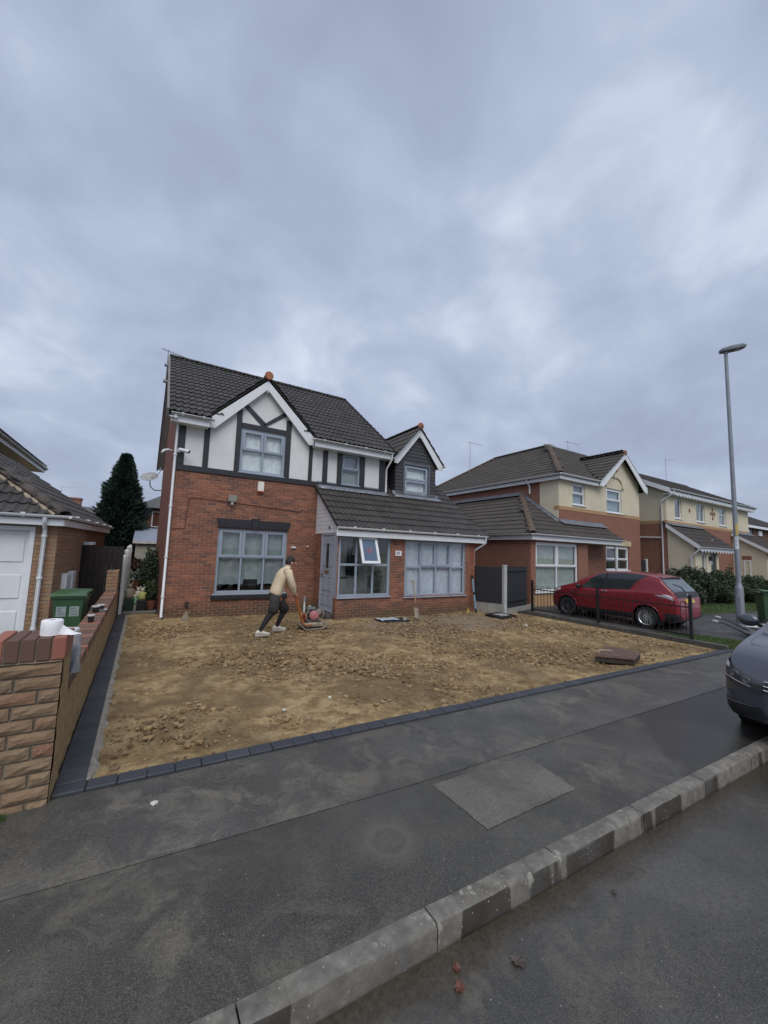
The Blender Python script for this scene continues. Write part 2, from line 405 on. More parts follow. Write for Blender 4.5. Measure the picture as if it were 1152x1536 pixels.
# ================================================================== MATERIALS
glassmat('glass', (.975, .985, .985)); glassmat('car_glass', (.35, .4, .42), 1.1)
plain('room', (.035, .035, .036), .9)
UPVC = plain('white_upvc', (.72, .74, .76), .32, .05, 3)
GREYUPVC = plain('grey_window_frame', (.29, .338, .41), .38, .06, 3)
BLACKPAINT = plain('black_timber_paint', (.022, .024, .028), .45, .25, 8)
ANTHRA = plain('black_stone_paint', (.018, .019, .024), .5, .25, 8)
LEAD = plain('lead_flashing', (.20, .22, .25), .45, .25, 5, metal=.3)
TERRA = plain('terracotta_cap', (.36, .13, .07), .7, .2, 9)
CONC = plain('concrete', (.27, .26, .23), .9, .25, 5, bump=.4)
WROUGHT = plain('black_iron', (.014, .014, .016), .45, .25, 12)
GREYWOOD = plain('charcoal_fence', (.019, .021, .026), .75, .2, 7, bump=.3, bscale=30)
BROWNWOOD = plain('dark_brown_fence', (.018, .013, .011), .8, .3, 7, bump=.3, bscale=30)
RUBBER = plain('black_rubber', (.018, .018, .018), .75, .2, 10)
CHROME = plain('chrome', (.75, .76, .78), .15, .05, 5, metal=1)
NETC = plain('net_curtain', (.70, .75, .77), .9, .15, 9)
DARKC = plain('grey_curtain', (.26, .30, .30), .9, .2, 6)
SHEET = plain('dust_sheet', (.52, .57, .64), .8, .15, 7)
RED_BR = [s2l(138, 86, 66), s2l(154, 100, 76), s2l(162, 106, 82), s2l(126, 82, 66), s2l(146, 92, 70), s2l(112, 78, 68)]
TAN_BR = [s2l(158, 126, 98), s2l(168, 136, 106), s2l(146, 114, 90), s2l(162, 122, 94)]
BR_MAIN = piece('red_brick', RED_BR, .82, .35, 60, stain=s2l(96, 66, 54), stain_scale=1.6, foot=s2l(84, 66, 46))
BR_TAN = piece('tan_brick', TAN_BR, .85, .45, 60)
MORTAR = plain('mortar', (.34, .265, .21), .95, .2, 20, bump=.5)
MORTAR2 = plain('buff_mortar', (.22, .19, .15), .95, .2, 20, bump=.5)
TILE = piece('brown_roof_tile', [(.042, .038, .036), (.054, .048, .045), (.064, .056, .052), (.048, .043, .041)], .55, .4, 45, stain=(.075, .068, .055), stain_scale=2.2)
TILE2 = piece('hip_roof_tile', [(.12, .085, .06), (.10, .07, .055)], .75, .4, 45)
RENDER = plain('white_render', (.68, .69, .68), .9, .06, 3, bump=.35, bscale=220)
CREAM = plain('cream_render', (.62, .56, .42), .9, .07, 2, bump=.3, bscale=200)
UNDER = plain('roof_felt', (.02, .019, .018), .9)
UB_MAIN = unit_brick('brick', BR_MAIN); UB_TAN = unit_brick('brick', BR_TAN)
TM = tile_mesh('roof_tile', TILE)

def asphalt(name, base, patch=(.10, .095, .08), scale=1.0, seed=0.0, wet=(.42, .62), rmin=.24, amt=.8, zone=None, wetzone=None, ring=None):
    """worn tarmac: damp dark areas with a sheen, dried silt blotches, aggregate specks"""
    m = NT(name); o = m.n('ShaderNodeVectorMath'); o.operation = 'ADD'; m.l(m.pos(), o.inputs[0]); o.inputs[1].default_value = (seed, seed*1.7, 0); p = o.outputs[0]
    fine = m.noise(230, 3, .75, p); mid = m.noise(42, 5, .75, p); big = m.noise(.9*scale, 6, .62, p, .5)
    c = m.ramp(big, [(.30, sc(base, .52)), (.50, base), (.68, sc(base, 1.7))])
    b1 = m.ramp(m.noise(2.6*scale, 6, .66, p, .9), [(.47, 0.0), (.62, 1.0)]); b2 = m.ramp(m.noise(.62*scale, 3, .5, p), [(.42, .15), (.6, 1.0)])
    c = m.mix(m.math('MULTIPLY', m.math('MULTIPLY', b1, b2), amt), c, patch)
    c = m.mix(m.ramp(mid, [(.32, .65), (.52, 0.0)]), c, sc(base, .35))
    c = m.mix(m.ramp(fine, [(.50, 0.0), (.70, .75)]), c, sc(patch, 1.8))
    vo = m.n('ShaderNodeTexVoronoi'); vo.inputs['Scale'].default_value = 15; m.l(p, vo.inputs['Vector'])
    c = m.mix(m.ramp(vo.outputs['Distance'], [(.03, .8), (.07, 0.0)]), c, (.32, .30, .25))
    if zone:      # zone(x, y sockets) -> signed distance in metres: a damp, silted stain with a ragged edge
        fn, zc, zs = zone; sp = m.n('ShaderNodeSeparateXYZ'); m.l(m.pos(), sp.inputs[0])
        d = m.math('ADD', fn(m, sp.outputs[0], sp.outputs[1]), m.math('MULTIPLY', m.math('SUBTRACT', m.noise(3.2, 6, .65), .5), zs))
        c = m.mix(m.ramp(d, [(.02, .85), (.13, 0.0)]), c, m.ramp(mid, [(.35, sc(zc, .5)), (.6, zc), (.75, sc(zc, 1.8))]))
    sp = m.n('ShaderNodeSeparateXYZ'); m.l(m.pos(), sp.inputs[0])
    if ring:      # old round reinstatement in the tarmac
        dx, dy = m.math('SUBTRACT', sp.outputs[0], ring[0]), m.math('SUBTRACT', sp.outputs[1], ring[1])
        d = m.math('ADD', m.math('SQRT', m.math('ADD', m.math('MULTIPLY', dx, dx), m.math('MULTIPLY', dy, dy))), m.math('MULTIPLY', m.math('SUBTRACT', m.noise(9, 4), .5), .05))
        c = m.mix(m.ramp(d, [(.05, .25), (.095, .15), (.13, .5), (.17, .25), (.26, 0.0)]), c, sc(patch, 1.05))
    m.col(c)
    wn = m.noise(.7*scale, 5, .6, p, .7); r = m.ramp(wn, [(wet[0], rmin), (wet[1], .82)])
    r = m.mix(.35, r, m.ramp(mid, [(.3, .25), (.7, .95)]))
    if wetzone:   # standing damp
        d = m.math('ADD', wetzone(m, sp.outputs[0], sp.outputs[1]), m.math('MULTIPLY', m.math('SUBTRACT', m.noise(1.7, 5, .6), .5), 1.5))
        r = m.mix(m.ramp(d, [(.35, 0.0), (.75, .92)]), r, m.ramp(mid, [(.3, .08), (.8, .22)]))
    m.rough(r)
    m.b.inputs['Specular IOR Level'].default_value = .5
    m.bump(m.math('ADD', m.math('MULTIPLY', fine, .55), m.math('MULTIPLY', mid, .8)), .45, .008)
    MATS[name] = m.m; return m.m
A_PAVE = asphalt('pavement_tarmac', (.042, .041, .037), (.135, .121, .092), 1.0, 0, (.42, .62), .22, .8, (lambda m, x, y: m.math('SUBTRACT', .06, m.math('SUBTRACT', m.math('MULTIPLY', m.math('SUBTRACT', x, 4.28), .67), m.math('MULTIPLY', m.math('SUBTRACT', y, 1.72), .74))), (.034, .031, .027), .45), lambda m, x, y: m.math('MULTIPLY_ADD', x, .36, -.45), (1.52, 2.30))
A_PAVE2 = asphalt('pavement_tarmac_inner', (.054, .053, .050), (.155, .140, .110), 1.2, 4.2, (.44, .66), .2, .85, None, lambda m, x, y: m.math('MULTIPLY_ADD', x, .30, -.35))
A_PATCH = asphalt('patched_tarmac', (.082, .078, .069), (.145, .135, .112), 1.5, 13.7, (.2, .5), .5)
A_ROAD = asphalt('wet_road', (.052, .050, .046), (.125, .114, .09), .8, 21.3, (.46, .68), .2, .8, (lambda m, x, y: m.math('SUBTRACT', m.math('MULTIPLY_ADD', x, -.038, 1.73), m.math('ADD', y, .10)), (.062, .048, .032), .42), lambda m, x, y: m.math('SUBTRACT', 1.15, m.math('MULTIPLY', m.math('SUBTRACT', m.math('MULTIPLY_ADD', x, -.038, 1.73), y), 1.5)))
A_DRIVE = asphalt('drive_tarmac', (.036, .037, .039), (.07, .07, .066), 1, 3.3)

def soil_mat():
    m = NT('sandy_soil'); big = m.noise(.75, 6, .6, dist=.5); mid = m.noise(4.5, 6, .65, dist=.4); fine = m.noise(70, 5, .75)
    sand = s2l(188, 165, 124); dark = s2l(118, 98, 72); clay = s2l(158, 134, 96); grey = s2l(150, 140, 124)
    c = m.ramp(mid, [(.33, dark), (.47, clay), (.60, sand)])
    c = m.mix(m.ramp(big, [(.40, .75), (.56, 0.0)]), c, s2l(112, 94, 70))
    sp = m.n('ShaderNodeSeparateXYZ'); m.l(m.pos(), sp.inputs[0])
    # grey crushed hardcore towards the front of the garage
    dx = m.math('MULTIPLY', m.math('SUBTRACT', sp.outputs[0], 7.3), .30); dy = m.math('MULTIPLY', m.math('SUBTRACT', sp.outputs[1], 8.5), .62)
    d = m.math('SQRT', m.math('ADD', m.math('MULTIPLY', dx, dx), m.math('MULTIPLY', dy, dy)))
    d = m.math('ADD', d, m.math('MULTIPLY', m.math('SUBTRACT', m.noise(1.6, 5, .6), .5), 1.1))
    c = m.mix(m.ramp(d, [(.55, .85), (1.0, 0.0)]), c, m.ramp(m.noise(7, 6, .7), [(.35, s2l(104, 88, 68)), (.6, grey), (.75, s2l(168, 152, 128))]))
    c = m.mix(m.ramp(fine, [(.35, .55), (.6, 0.0)]), c, s2l(90, 74, 54))
    m.col(c); m.rough(.95); m.b.inputs['Specular IOR Level'].default_value = .2
    m.bump(m.math('ADD', m.noise(38, 6, .75), m.math('MULTIPLY', fine, .5)), .75, .025); MATS['soil'] = m.m; return m.m
SOIL = soil_mat()
CLOD = piece('soil_clod', [s2l(140, 116, 82), s2l(118, 96, 68), s2l(160, 136, 98), s2l(146, 128, 102), s2l(104, 84, 60)], .95, .5, 60)
GRASS = piece('grass_blade', [(.065, .115, .03), (.085, .14, .038), (.10, .145, .05), (.06, .10, .03)], .7, .1, 30)
LAWN = plain('lawn_soil', (.06, .085, .03), .95, .35, 4, bump=.5)
BLOCK = piece('charcoal_block', [(.040, .045, .058), (.048, .052, .064), (.036, .040, .050), (.056, .061, .072)], .6, .3, 90)
KERB = NT('kerb_concrete')
def kerb_mat(m):
    c = m.ramp(m.noise(11, 6, .7), [(.3, (.095, .086, .072)), (.5, (.165, .153, .130)), (.72, (.26, .245, .21))])
    sp = m.n('ShaderNodeSeparateXYZ'); m.l(m.geo.outputs['Normal'], sp.inputs[0])
    # wet silt stains: blocky patches that cling to the upright faces, smears on the tops
    st = m.ramp(m.noise(1.9, 3, .5, scl=(1, .2, .15)), [(.515, 0.0), (.528, 1.0)])
    up = m.ramp(sp.outputs[2], [(.35, 1.0), (.75, .22)])
    c = m.mix(m.math('MULTIPLY', m.math('MULTIPLY', st, up), .9), c, (.034, .029, .022))
    c = m.mix(m.ramp(m.noise(6.5, 5, .7, scl=(1, 1, .6)), [(.60, 0.0), (.635, .75)]), c, (.34, .325, .285))
    c = m.mix(m.ramp(m.noise(2.7, 5, .6), [(.45, 0.0), (.7, .55)]), c, (.085, .082, .078))
    sk = m.n('ShaderNodeTexVoronoi'); sk.inputs['Scale'].default_value = 26; m.l(m.pos(), sk.inputs['Vector'])
    c = m.mix(m.ramp(sk.outputs['Distance'], [(.06, .9), (.12, 0.0)]), c, (.42, .40, .35))
    m.col(c); m.rough(m.ramp(m.noise(3, 4), [(.35, .4), (.6, .85)])); m.bump(m.noise(60, 5, .7), .5, .008)
    MATS['kerb'] = m.m; return m.m
KERBM = kerb_mat(KERB)

# ================================================================== SETTING
def ke(x): return 3.80-.036*x       # outer edge of the block edging
def sheet(name, poly, z, mat, kind='structure', parent=None):
    mb = MB(); mb.add([(x, y, z) for x, y in poly], [tuple(range(len(poly)))]); return mb.build(name, mat, parent, kind=kind)
def jag(P, amp, step=.06):
    out = []
    for (a, b), (c, d) in zip(P, P[1:]+P[:1]):
        n = max(1, min(60, int(math.hypot(c-a, d-b)/step)))
        for k in range(n): out.append((a+(c-a)*k/n+random.uniform(-amp, amp), b+(d-b)*k/n+random.uniform(-amp, amp)))
    return out
sheet('ground', [(-400, -400), (400, -400), (400, 400), (-400, 400)], -.135, LAWN)
def ribbon(name, xs, f0, f1, z0, z1, mat, ny=2):
    mb = MB(); P = []
    for j in range(ny+1):
        t = j/ny; P.append([(x, f0(x)*(1-t)+f1(x)*t, z0*(1-t)+z1*t) for x in xs])
    return mb.grid(P).build(name, mat, None, kind='structure')
XS = [-60+2*i for i in range(71)]
ribbon('road', XS, lambda x: -8-.035*x, lambda x: kf(x)-.012, -.07, -.105, A_ROAD, 3)
ribbon('pavement', XS, lambda x: kf(x)+.10, lambda x: 2.86-.09*x if -3 < x < 2 else 2.80-.035*x, -.002, .0, A_PAVE)
ribbon('pavement_inner_strip', XS, lambda x: (2.86-.09*x if -3 < x < 2 else 2.80-.035*x)-.004, lambda x: ke(x)+.05, .0035, .003, A_PAVE2)
sheet('pavement_patch', jag([(2.17, 2.06), (3.16, 2.05), (3.24, 2.60), (2.16, 2.65)], .006), .003, A_PATCH)
# kerb
kb = MB(); kb.grid([[(x, kf(x)+.02, -.2), (x, kf(x)+.02, -.06), (x, kf(x)+.09, -.06), (x, kf(x)+.09, -.2)] for x in (-60, 80)]); kerb = kb.build('kerb', CONC, None, kind='structure')
def kerb_stone(x0, x1, seed):
    R = random.Random(seed); mb = MB(); y = [(0, -.16), (.002, -.014), (.008, .004), (.026, .0135), (.112, .011), (.115, -.16)]
    n = 7; P = []
    for i in range(n+1):
        x = x0+.004+(x1-x0-.008)*i/n
        P.append([(x, kf(x)+a+(R.uniform(-.004, .004) if 0 < k < 4 else 0), b+(R.uniform(-.003, .003) if 0 < k < 5 else 0)) for k, (a, b) in enumerate(y)])
    mb.grid(P); mb.add(P[0], [tuple(range(6))]); mb.add(P[-1], [tuple(range(6))])
    return mb.build('kerb_stone', KERBM, kerb, auto=35)
x = 1.42-.945*14; i = 0
while x < 26: kerb_stone(x, x+.945, i); x += .945; i += 1
for a, b in ((-60, 1.42-.945*14), (x, 80)):
    MB().prism([(a, kf(a), -.16), (a, kf(a)+.115, -.16), (a, kf(a)+.115, .012), (a, kf(a), .006)], (b-a, kf(b)-kf(a), 0)).build('kerb_run', KERBM, kerb)
# driveway soil
def soil_z(x, y):
    h = .020*math.sin(x*1.7+1.3*math.sin(y*1.1))+.016*math.sin(y*2.3+x*.9)+.010*math.sin(x*5.1+y*3.7)+.008*math.sin(x*8.3-y*6.1)
    return h*.62+random.uniform(-.006, .006)-.015
def driveway():
    nx, ny = 230, 190; P = []
    for j in range(ny+1):
        row = []
        for i in range(nx+1):
            t = i/nx; x = -.235+t*(10.86+.235); y0 = ke(x)+.13; y1 = 12.9 if x < .55 else 11.6; v = (j/ny)**1.25; y = y0+(y1-y0)*v
            e = min(1, (y-y0)/.35, (x+.235)/.3, (10.86-x)/.3); row.append((x, y, soil_z(x, y)*max(.15, e)+(-.012 if e < .3 else 0)))
        P.append(row)
    return MB().grid(P).build('driveway', SOIL, None, smooth=True, kind='structure')
driveway()
def clod_mesh(seed, r=1.0):
    R = random.Random(seed); bm = bmesh.new(); bmesh.ops.create_icosphere(bm, subdivisions=1, radius=r)
    for v in bm.verts: v.co = Vector((v.co.x*R.uniform(.7, 1.25), v.co.y*R.uniform(.7, 1.25), v.co.z*R.uniform(.45, .8)))
    me = bpy.data.meshes.new('clod'); bm.to_mesh(me); bm.free(); return me
def clods():
    T_ = [clod_mesh(s) for s in range(6)]; tv = [np.array([v.co[:] for v in m.vertices]) for m in T_]; tf = [[tuple(p.vertices) for p in m.polygons] for m in T_]
    vs = []; F = []; k = 0
    centres = [(random.uniform(-.1, 10.5), random.uniform(4.1, 11.2)) for _ in range(170)]
    for n in range(30000):
        if random.random() < .72:
            c = random.choice(centres); x = random.gauss(c[0], .42); y = random.gauss(c[1], .24)
        else: x = random.uniform(-.15, 10.7); y = 3.7+7.7*random.random()**1.4
        if not (-.15 < x < 10.75 and ke(x)+.16 < y < 11.35) or (x > 4.45 and y > 9.75): continue
        r = min(.045, .0068*random.paretovariate(1.75)); s = random.randrange(6); a = random.uniform(0, 6.28); ca, sa = math.cos(a), math.sin(a)
        p = tv[s]*r; p = np.stack([p[:, 0]*ca-p[:, 1]*sa+x, p[:, 0]*sa+p[:, 1]*ca+y, p[:, 2]+r*.15-.012], 1); vs.append(p)
        F += [tuple(i+k for i in f) for f in tf[s]]; k += len(p)
    me = bpy.data.meshes.new('soil_clods'); me.from_pydata(np.concatenate(vs).tolist(), [], F); me.materials.append(CLOD)
    o = bpy.data.objects.new('soil_clods', me); COL.objects.link(o); tag(o, 'loose clods and stones scattered over the sandy driveway bed', 'soil', kind='stuff')
clods()
MORT_H = plain('edging_haunch', (.25, .23, .19), .95, .25, 12, bump=.6, bscale=40)
# block edging: one row along the pavement, one along the garden wall, one by the railings
ed = MB(); ed.prism([(-.42, ke(-.42)-.005, -.03), (10.98, ke(10.98)-.005, -.03), (10.98, ke(10.98)+.145, -.03), (-.42, ke(-.42)+.145, -.03)], (0, 0, .035))
ed.box(-.425, -.225, 3.9, 12.35, -.03, .008); edging = ed.build('block_edging', RUBBER, None, kind='structure')
for seed, (x0, x1, y0, y1) in enumerate([(-.235, -.17, 3.97, 12.3)]):
    mb = MB(); n = 90; P = []
    for i in range(n+1):
        y = y0+(y1-y0)*i/n; w = random.uniform(.05, .11); P.append([(x0, y, .012), (x0+w*.5, y, .010+random.uniform(-.004, .004)), (x0+w, y, -.03)])
    mb.grid(P).build('mortar_haunch', MORT_H, edging)
bmB = [bbox_mesh('edging_block', .196, .14, .06, .006, BLOCK, .0012, s) for s in range(3)]
x = -.42; i = 0; dr = Vector((1, -.036, 0)).normalized(); nr = Vector((.036, 1, 0)).normalized()
off = Vector((0, 0, 0))
while x < 10.9:
    o = bpy.data.objects.new('edging_block', bmB[i % 3]); COL.objects.link(o); o.parent = edging
    o.matrix_basis = frame_m(Vector((x+.1, ke(x+.1)+.07, -.035+random.uniform(-.002, .003))), dr, nr, Vector((0, 0, 1))); x += .2; i += 1
y = ke(-.3)+.15
while y < 12.3:
    o = bpy.data.objects.new('edging_block', bmB[i % 3]); COL.objects.link(o); o.parent = edging
    o.matrix_basis = frame_m(Vector((-.325, y+.1, -.035+random.uniform(-.002, .003))), Vector((0, 1, 0)), Vector((-1.36, 0, 0)), Vector((0, 0, 1))); y += .2; i += 1
# neighbours' tarmac and lawns
sheet('neighbour_driveway', [(10.98, 3.4), (30, 2.75), (30, 4.7), (17.3, 6.2), (14.5, 7.4), (14.5, 10.6), (10.98, 10.6)], .002, A_DRIVE)
sheet('neighbour_forecourt', [(-14, 4.3), (-.63, 3.85), (-.63, 12.6), (-14, 12.6)], -.004, A_DRIVE)
sheet('side_path', [(-.42, 12.4), (.5, 12.4), (.5, 24), (-.42, 24)], -.01, A_DRIVE)
sheet('lawn', [(17.3, 6.2), (30, 4.7), (60, 4), (60, 13), (14.5, 13), (14.5, 7.4)], .012, LAWN)
sheet('verge', [(11.0, 3.42), (12.5, 3.37), (12.3, 4.35), (11.0, 5.2)], .012, LAWN)
def in_poly(x, y, P):
    c = False; j = len(P)-1
    for i in range(len(P)):
        if (P[i][1] > y) != (P[j][1] > y) and x < (P[j][0]-P[i][0])*(y-P[i][1])/(P[j][1]-P[i][1])+P[i][0]: c = not c
        j = i
    return c
def grass(name, label, poly, n, h, z=.012):
    xs = [p[0] for p in poly]; ys = [p[1] for p in poly]; vs = []; F = []; k = 0
    while k < n*3:
        x, y = random.uniform(min(xs), max(xs)), random.uniform(min(ys), max(ys))
        if not in_poly(x, y, poly): continue
        a = random.uniform(0, 6.28); w = .006+.004*random.random(); hh = h*random.uniform(.5, 1.2); lx, ly = random.uniform(-.5, .5)*hh, random.uniform(-.5, .5)*hh
        vs += [(x-w*math.cos(a), y-w*math.sin(a), z-.01), (x+w*math.cos(a), y+w*math.sin(a), z-.01), (x+lx, y+ly, z+hh)]; F.append((k, k+1, k+2)); k += 3
    me = bpy.data.meshes.new(name); me.from_pydata(vs, [], F); me.materials.append(GRASS); o = bpy.data.objects.new(name, me); COL.objects.link(o)
    tag(o, label, 'grass', kind='stuff')
grass('lawn_grass', 'green lawn grass in front of the cream houses and hedges', [(17.3, 6.2), (27, 5.1), (30, 7.5), (22, 8.2), (14.5, 9.5), (14.6, 7.5)], 26000, .07)
grass('verge_grass', 'rough strip of grass at the end of the black railings', [(11.0, 3.44), (12.5, 3.4), (12.3, 4.35), (11.02, 5.6)], 5000, .06)
grass('wall_foot_grass', 'tuft of moss and grass at the foot of the brick gate pillar', [(-1.6, 3.58), (-.62, 3.66), (-.66, 3.76), (-1.6, 3.76)], 2600, .022, .006)
grass('railing_foot_grass', 'weeds growing along the foot of the railings under the red car', [(11.02, 4.2), (11.5, 4.2), (11.3, 8.4), (11.02, 8.4)], 2500, .06, .004)
# ================================================================== MAIN HOUSE
H = thing('brick_house', 'detached red brick house with black and white timbered gable and grey windows', 'house', (4.0, 13, 0))
RT = thing  # (alias unused)
YH, YP = 11.5, 9.85
F = Plane((0, YH, 0), (1, 0, 0), (0, -1, 0))
win0 = (1.73, 3.66, .58, 2.38); win1 = (2.14, 3.43, 3.98, 5.26); win2 = (5.33, 5.99, 4.0, 5.03)
doorhole = (4.62, 6.9, -1, 3.2)
allb = []
w_f = wall(H, 'wall', F, .51, 6.99, -.1, 3.84, MORTAR, [win0, doorhole], .25, -.009)
allb += bricks(F, .5, 4.56, -.04, 3.84, [win0])
# side and rear walls
UBT = bricktex('red_brick_far', s2l(128, 66, 48), s2l(150, 82, 60), s2l(150, 122, 104))
SL = Plane((.5, 0, 0), (0, 1, 0), (-1, 0, 0)); SR = Plane((7.0, 0, 0), (0, 1, 0), (1, 0, 0))
allw = MB()
SL.poly(allw, [(11.52, -.1), (19.6, -.1), (19.6, 5.25), (15.4, 8.38), (11.52, 5.45)], -.25, 0)
side_wall = allw.build('side_wall', UBT, H)
mb = MB(); SR.poly(mb, [(11.5, -.1), (19.6, -.1), (19.6, 5.25), (15.4, 8.38), (11.5, 5.45)], -.25, 0); mb.build('side_wall', UBT, H)
wall(H, 'rear_wall', Plane((0, 19.6, 0), (1, 0, 0), (0, 1, 0)), .5, 9.68, -.1, 5.2, UBT)
# first floor render and gable
wall(H, 'rendered_wall', F, .56, 6.98, 3.84, 5.2, RENDER, [win1, win2], .2, .0)
mb = MB(); F.poly(mb, [(1.28, 5.2), (2.14, 5.2), (2.14, 5.262), (3.43, 5.262), (3.43, 5.2), (4.24, 5.2), (2.76, 6.62)], -.2, 0); mb.build('gable_panel', RENDER, H)
def timber(a0, a1, z0, z1, d=.028):
    mb = MB(); F.box(mb, a0, a1, z0, z1, -.01, d); return mb.build('timber', BLACKPAINT, H, bevel=.006)
timber(.55, 7.0, 3.82, 3.975, .034)
for a0, a1, zt in ((.55, .74, 5.02), (1.19, 1.33, 5.14), (2.0, 2.14, 5.80), (3.43, 3.59, 5.73), (4.19, 4.31, 5.14), (4.66, 4.83, 5.02), (5.16, 5.33, 5.02), (5.99, 6.18, 5.02), (6.75, 6.97, 5.02)): timber(a0, a1, 3.976, zt)
timber(.741, 1.189, 5.03, 5.16); timber(4.311, 6.99, 5.03, 5.16, .026); timber(2.141, 3.429, 5.27, 5.41)
for p in (((2.78, 5.42), (2.16, 5.98)), ((2.78, 5.42), (3.42, 5.94))):
    (a, z), (b, y2) = p; d = Vector((b-a, y2-z)); d.normalize(); nn = Vector((-d.y, d.x))*.06
    mb = MB(); F.poly(mb, [(a+nn.x, z+nn.y), (a-nn.x, z-nn.y+.04), (b-nn.x, y2-nn.y), (b+nn.x, y2+nn.y)], -.005, .024); mb.build('timber', BLACKPAINT, H)
# windows of the front
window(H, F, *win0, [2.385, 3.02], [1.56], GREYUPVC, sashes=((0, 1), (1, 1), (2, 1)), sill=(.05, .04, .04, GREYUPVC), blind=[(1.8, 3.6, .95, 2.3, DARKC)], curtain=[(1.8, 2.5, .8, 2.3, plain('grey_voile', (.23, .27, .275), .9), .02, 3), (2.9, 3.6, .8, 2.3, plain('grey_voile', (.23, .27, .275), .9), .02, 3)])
mb = MB(); F.box(mb, 1.66, 3.73, .42, .538, -.1, .06); mb.build('stone_sill', ANTHRA, H, bevel=.01)
for pts in ([(1.72, 2.385), (2.60, 2.385), (2.60, 2.63), (1.67, 2.63)], [(2.80, 2.385), (3.68, 2.385), (3.73, 2.63), (2.80, 2.63)], [(2.605, 2.375), (2.795, 2.375), (2.815, 2.68), (2.585, 2.68)]):
    mb = MB(); F.poly(mb, pts, -.05, .03 if len(pts) and pts[0][0] != 2.605 else .05); mb.build('stone_lintel', ANTHRA, H, bevel=.008)
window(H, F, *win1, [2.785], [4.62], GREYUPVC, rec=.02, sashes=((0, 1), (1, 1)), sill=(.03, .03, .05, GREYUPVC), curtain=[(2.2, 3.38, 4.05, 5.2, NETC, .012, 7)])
window(H, F, *win2, [], [4.5], GREYUPVC, rec=.02, out=.05, sashes=((0, 1),), sill=(.03, .03, .05, GREYUPVC), curtain=[(5.36, 5.96, 4.05, 4.45, DARKC, .01, 6)], blind=[(5.36, 5.96, 4.3, 5.0, plain('pale_blind', (.4, .45, .5), .8))])
# ---- porch and garage front
Pf = Plane((0, YP, 0), (1, 0, 0), (0, -1, 0)); wa = (4.60, 6.28, .58, 2.28); wb = (6.80, 9.26, .53, 2.27)
wall(H, 'wall', Pf, 4.56, 9.67, -.1, 2.3, MORTAR, [wa, wb], .2, -.009)
pb = bricks(Pf, 4.55, 9.68, -.04, 2.3, [wa, wb])
Ps = Plane((4.55, 0, 0), (0, -1, 0), (-1, 0, 0))      # left side of the porch, facing the drive; a runs towards the street
PsU = Plane((4.55, 0, 0), (0, 1, 0), (-1, 0, 0))
wall(H, 'wall', PsU, 11.0, 11.5, -.1, 2.35, MORTAR, (), .2, -.009); wall(H, 'wall', PsU, 9.86, 10.06, -.1, .56, MORTAR, (), .2, -.009)
pb += bricks(PsU, 11.0, 11.5, -.04, 2.35); pb += bricks(PsU, 9.85, 10.03, -.04, .55)
Pr = Plane((9.68, 0, 0), (0, 1, 0), (1, 0, 0)); mb = MB(); Pr.poly(mb, [(9.85, -.1), (19.6, -.1), (19.6, 4.6), (16, 7.0), (9.85, 2.5)], -.2, 0); mb.build('side_wall', UBT, H)
pieces(w_f, 'brick', UB_MAIN, allb+pb, 300, 'bricks')
GLA = glassmat('porch_glass', (.96, .97, .97), .9)
wA = window(H, Pf, *wa, [5.17, 5.71], [1.47], GREYUPVC, rec=.04, bar=.065, out=.075, open_cell=(1, 1), sill=(.04, .035, .05, GREYUPVC), room=False, gl=GLA)
# open top-hung sash, swung out at the foot
def open_sash():
    l, r, b, t = 5.15, 5.73, 1.46, 2.25; ang = math.radians(21); c, s_ = math.cos(ang), math.sin(ang); q = (t-b)
    def P(a, h, d): return Vector((a, YP-.045-h*s_-d*c, t-h*c+d*s_))     # h down from the hinge, d outwards
    def bx(mb, a0, a1, h0, h1, d0, d1):
        vs = [P(a, h, d) for h in (h0, h1) for a, d in ((a0, d0), (a1, d0), (a1, d1), (a0, d1))]
        mb.add(vs, [(0, 3, 2, 1), (4, 5, 6, 7), (0, 1, 5, 4), (1, 2, 6, 5), (2, 3, 7, 6), (3, 0, 4, 7)])
    mb = MB(); k = .075
    bx(mb, l, l+k, 0, q, 0, .05); bx(mb, r-k, r, 0, q, 0, .05); bx(mb, l+k, r-k, 0, k, .002, .048); bx(mb, l+k, r-k, q-k, q, .002, .048)
    s = mb.build('open_sash', UPVC, wA, bevel=.006)
    g = MB(); bx(g, l+k, r-k, k, q-k, .02, .026); g.build('pane', glassmat('frosted', (.62, .68, .74), 1.4), s)
    g = MB(); bx(g, l+k, r-k, k, q-k, .008, .012); g.build('pane_film', plain('pale_film', (.50, .56, .63), .6, .1, 8), s)
    # faded round sticker on the pane
    mb = MB(); ps = []
    for i in range(21): t_ = 2*math.pi*i/20; ps.append((P((l+r)/2+.085*math.cos(t_), q*.5+.075*math.sin(t_), .029), P((l+r)/2+.07*math.cos(t_), q*.5+.06*math.sin(t_), .029)))
    mb.grid([[p[0] for p in ps], [p[1] for p in ps]])
    for a0, a1, h0, h1 in ((-.05, -.005, -.035, -.022), (-.018, -.005, -.035, 0), (-.05, -.005, -.004, .008), (-.05, -.037, 0, .035), (-.05, -.005, .025, .036), (.008, .05, -.035, -.023), (.008, .02, -.035, .0), (.036, .05, -.035, .036), (.008, .05, -.006, .005)):
        bx(mb, (l+r)/2+a0, (l+r)/2+a1, q*.5+h0, q*.5+h1, .0285, .0295)
    mb.build('sticker', plain('faded_red_print', (.42, .16, .17), .7), s)
open_sash()
window(H, Pf, *wb, [7.415, 8.03, 8.645], [1.43], GREYUPVC, rec=.04, bar=.06, out=.075, sashes=((1, 1), (2, 1)), sill=(.04, .035, .05, GREYUPVC), curtain=[(6.85, 9.22, .56, 2.24, SHEET, .022, 3.2), (7.0, 8.4, .58, 1.3, SHEET, .03, 2)])
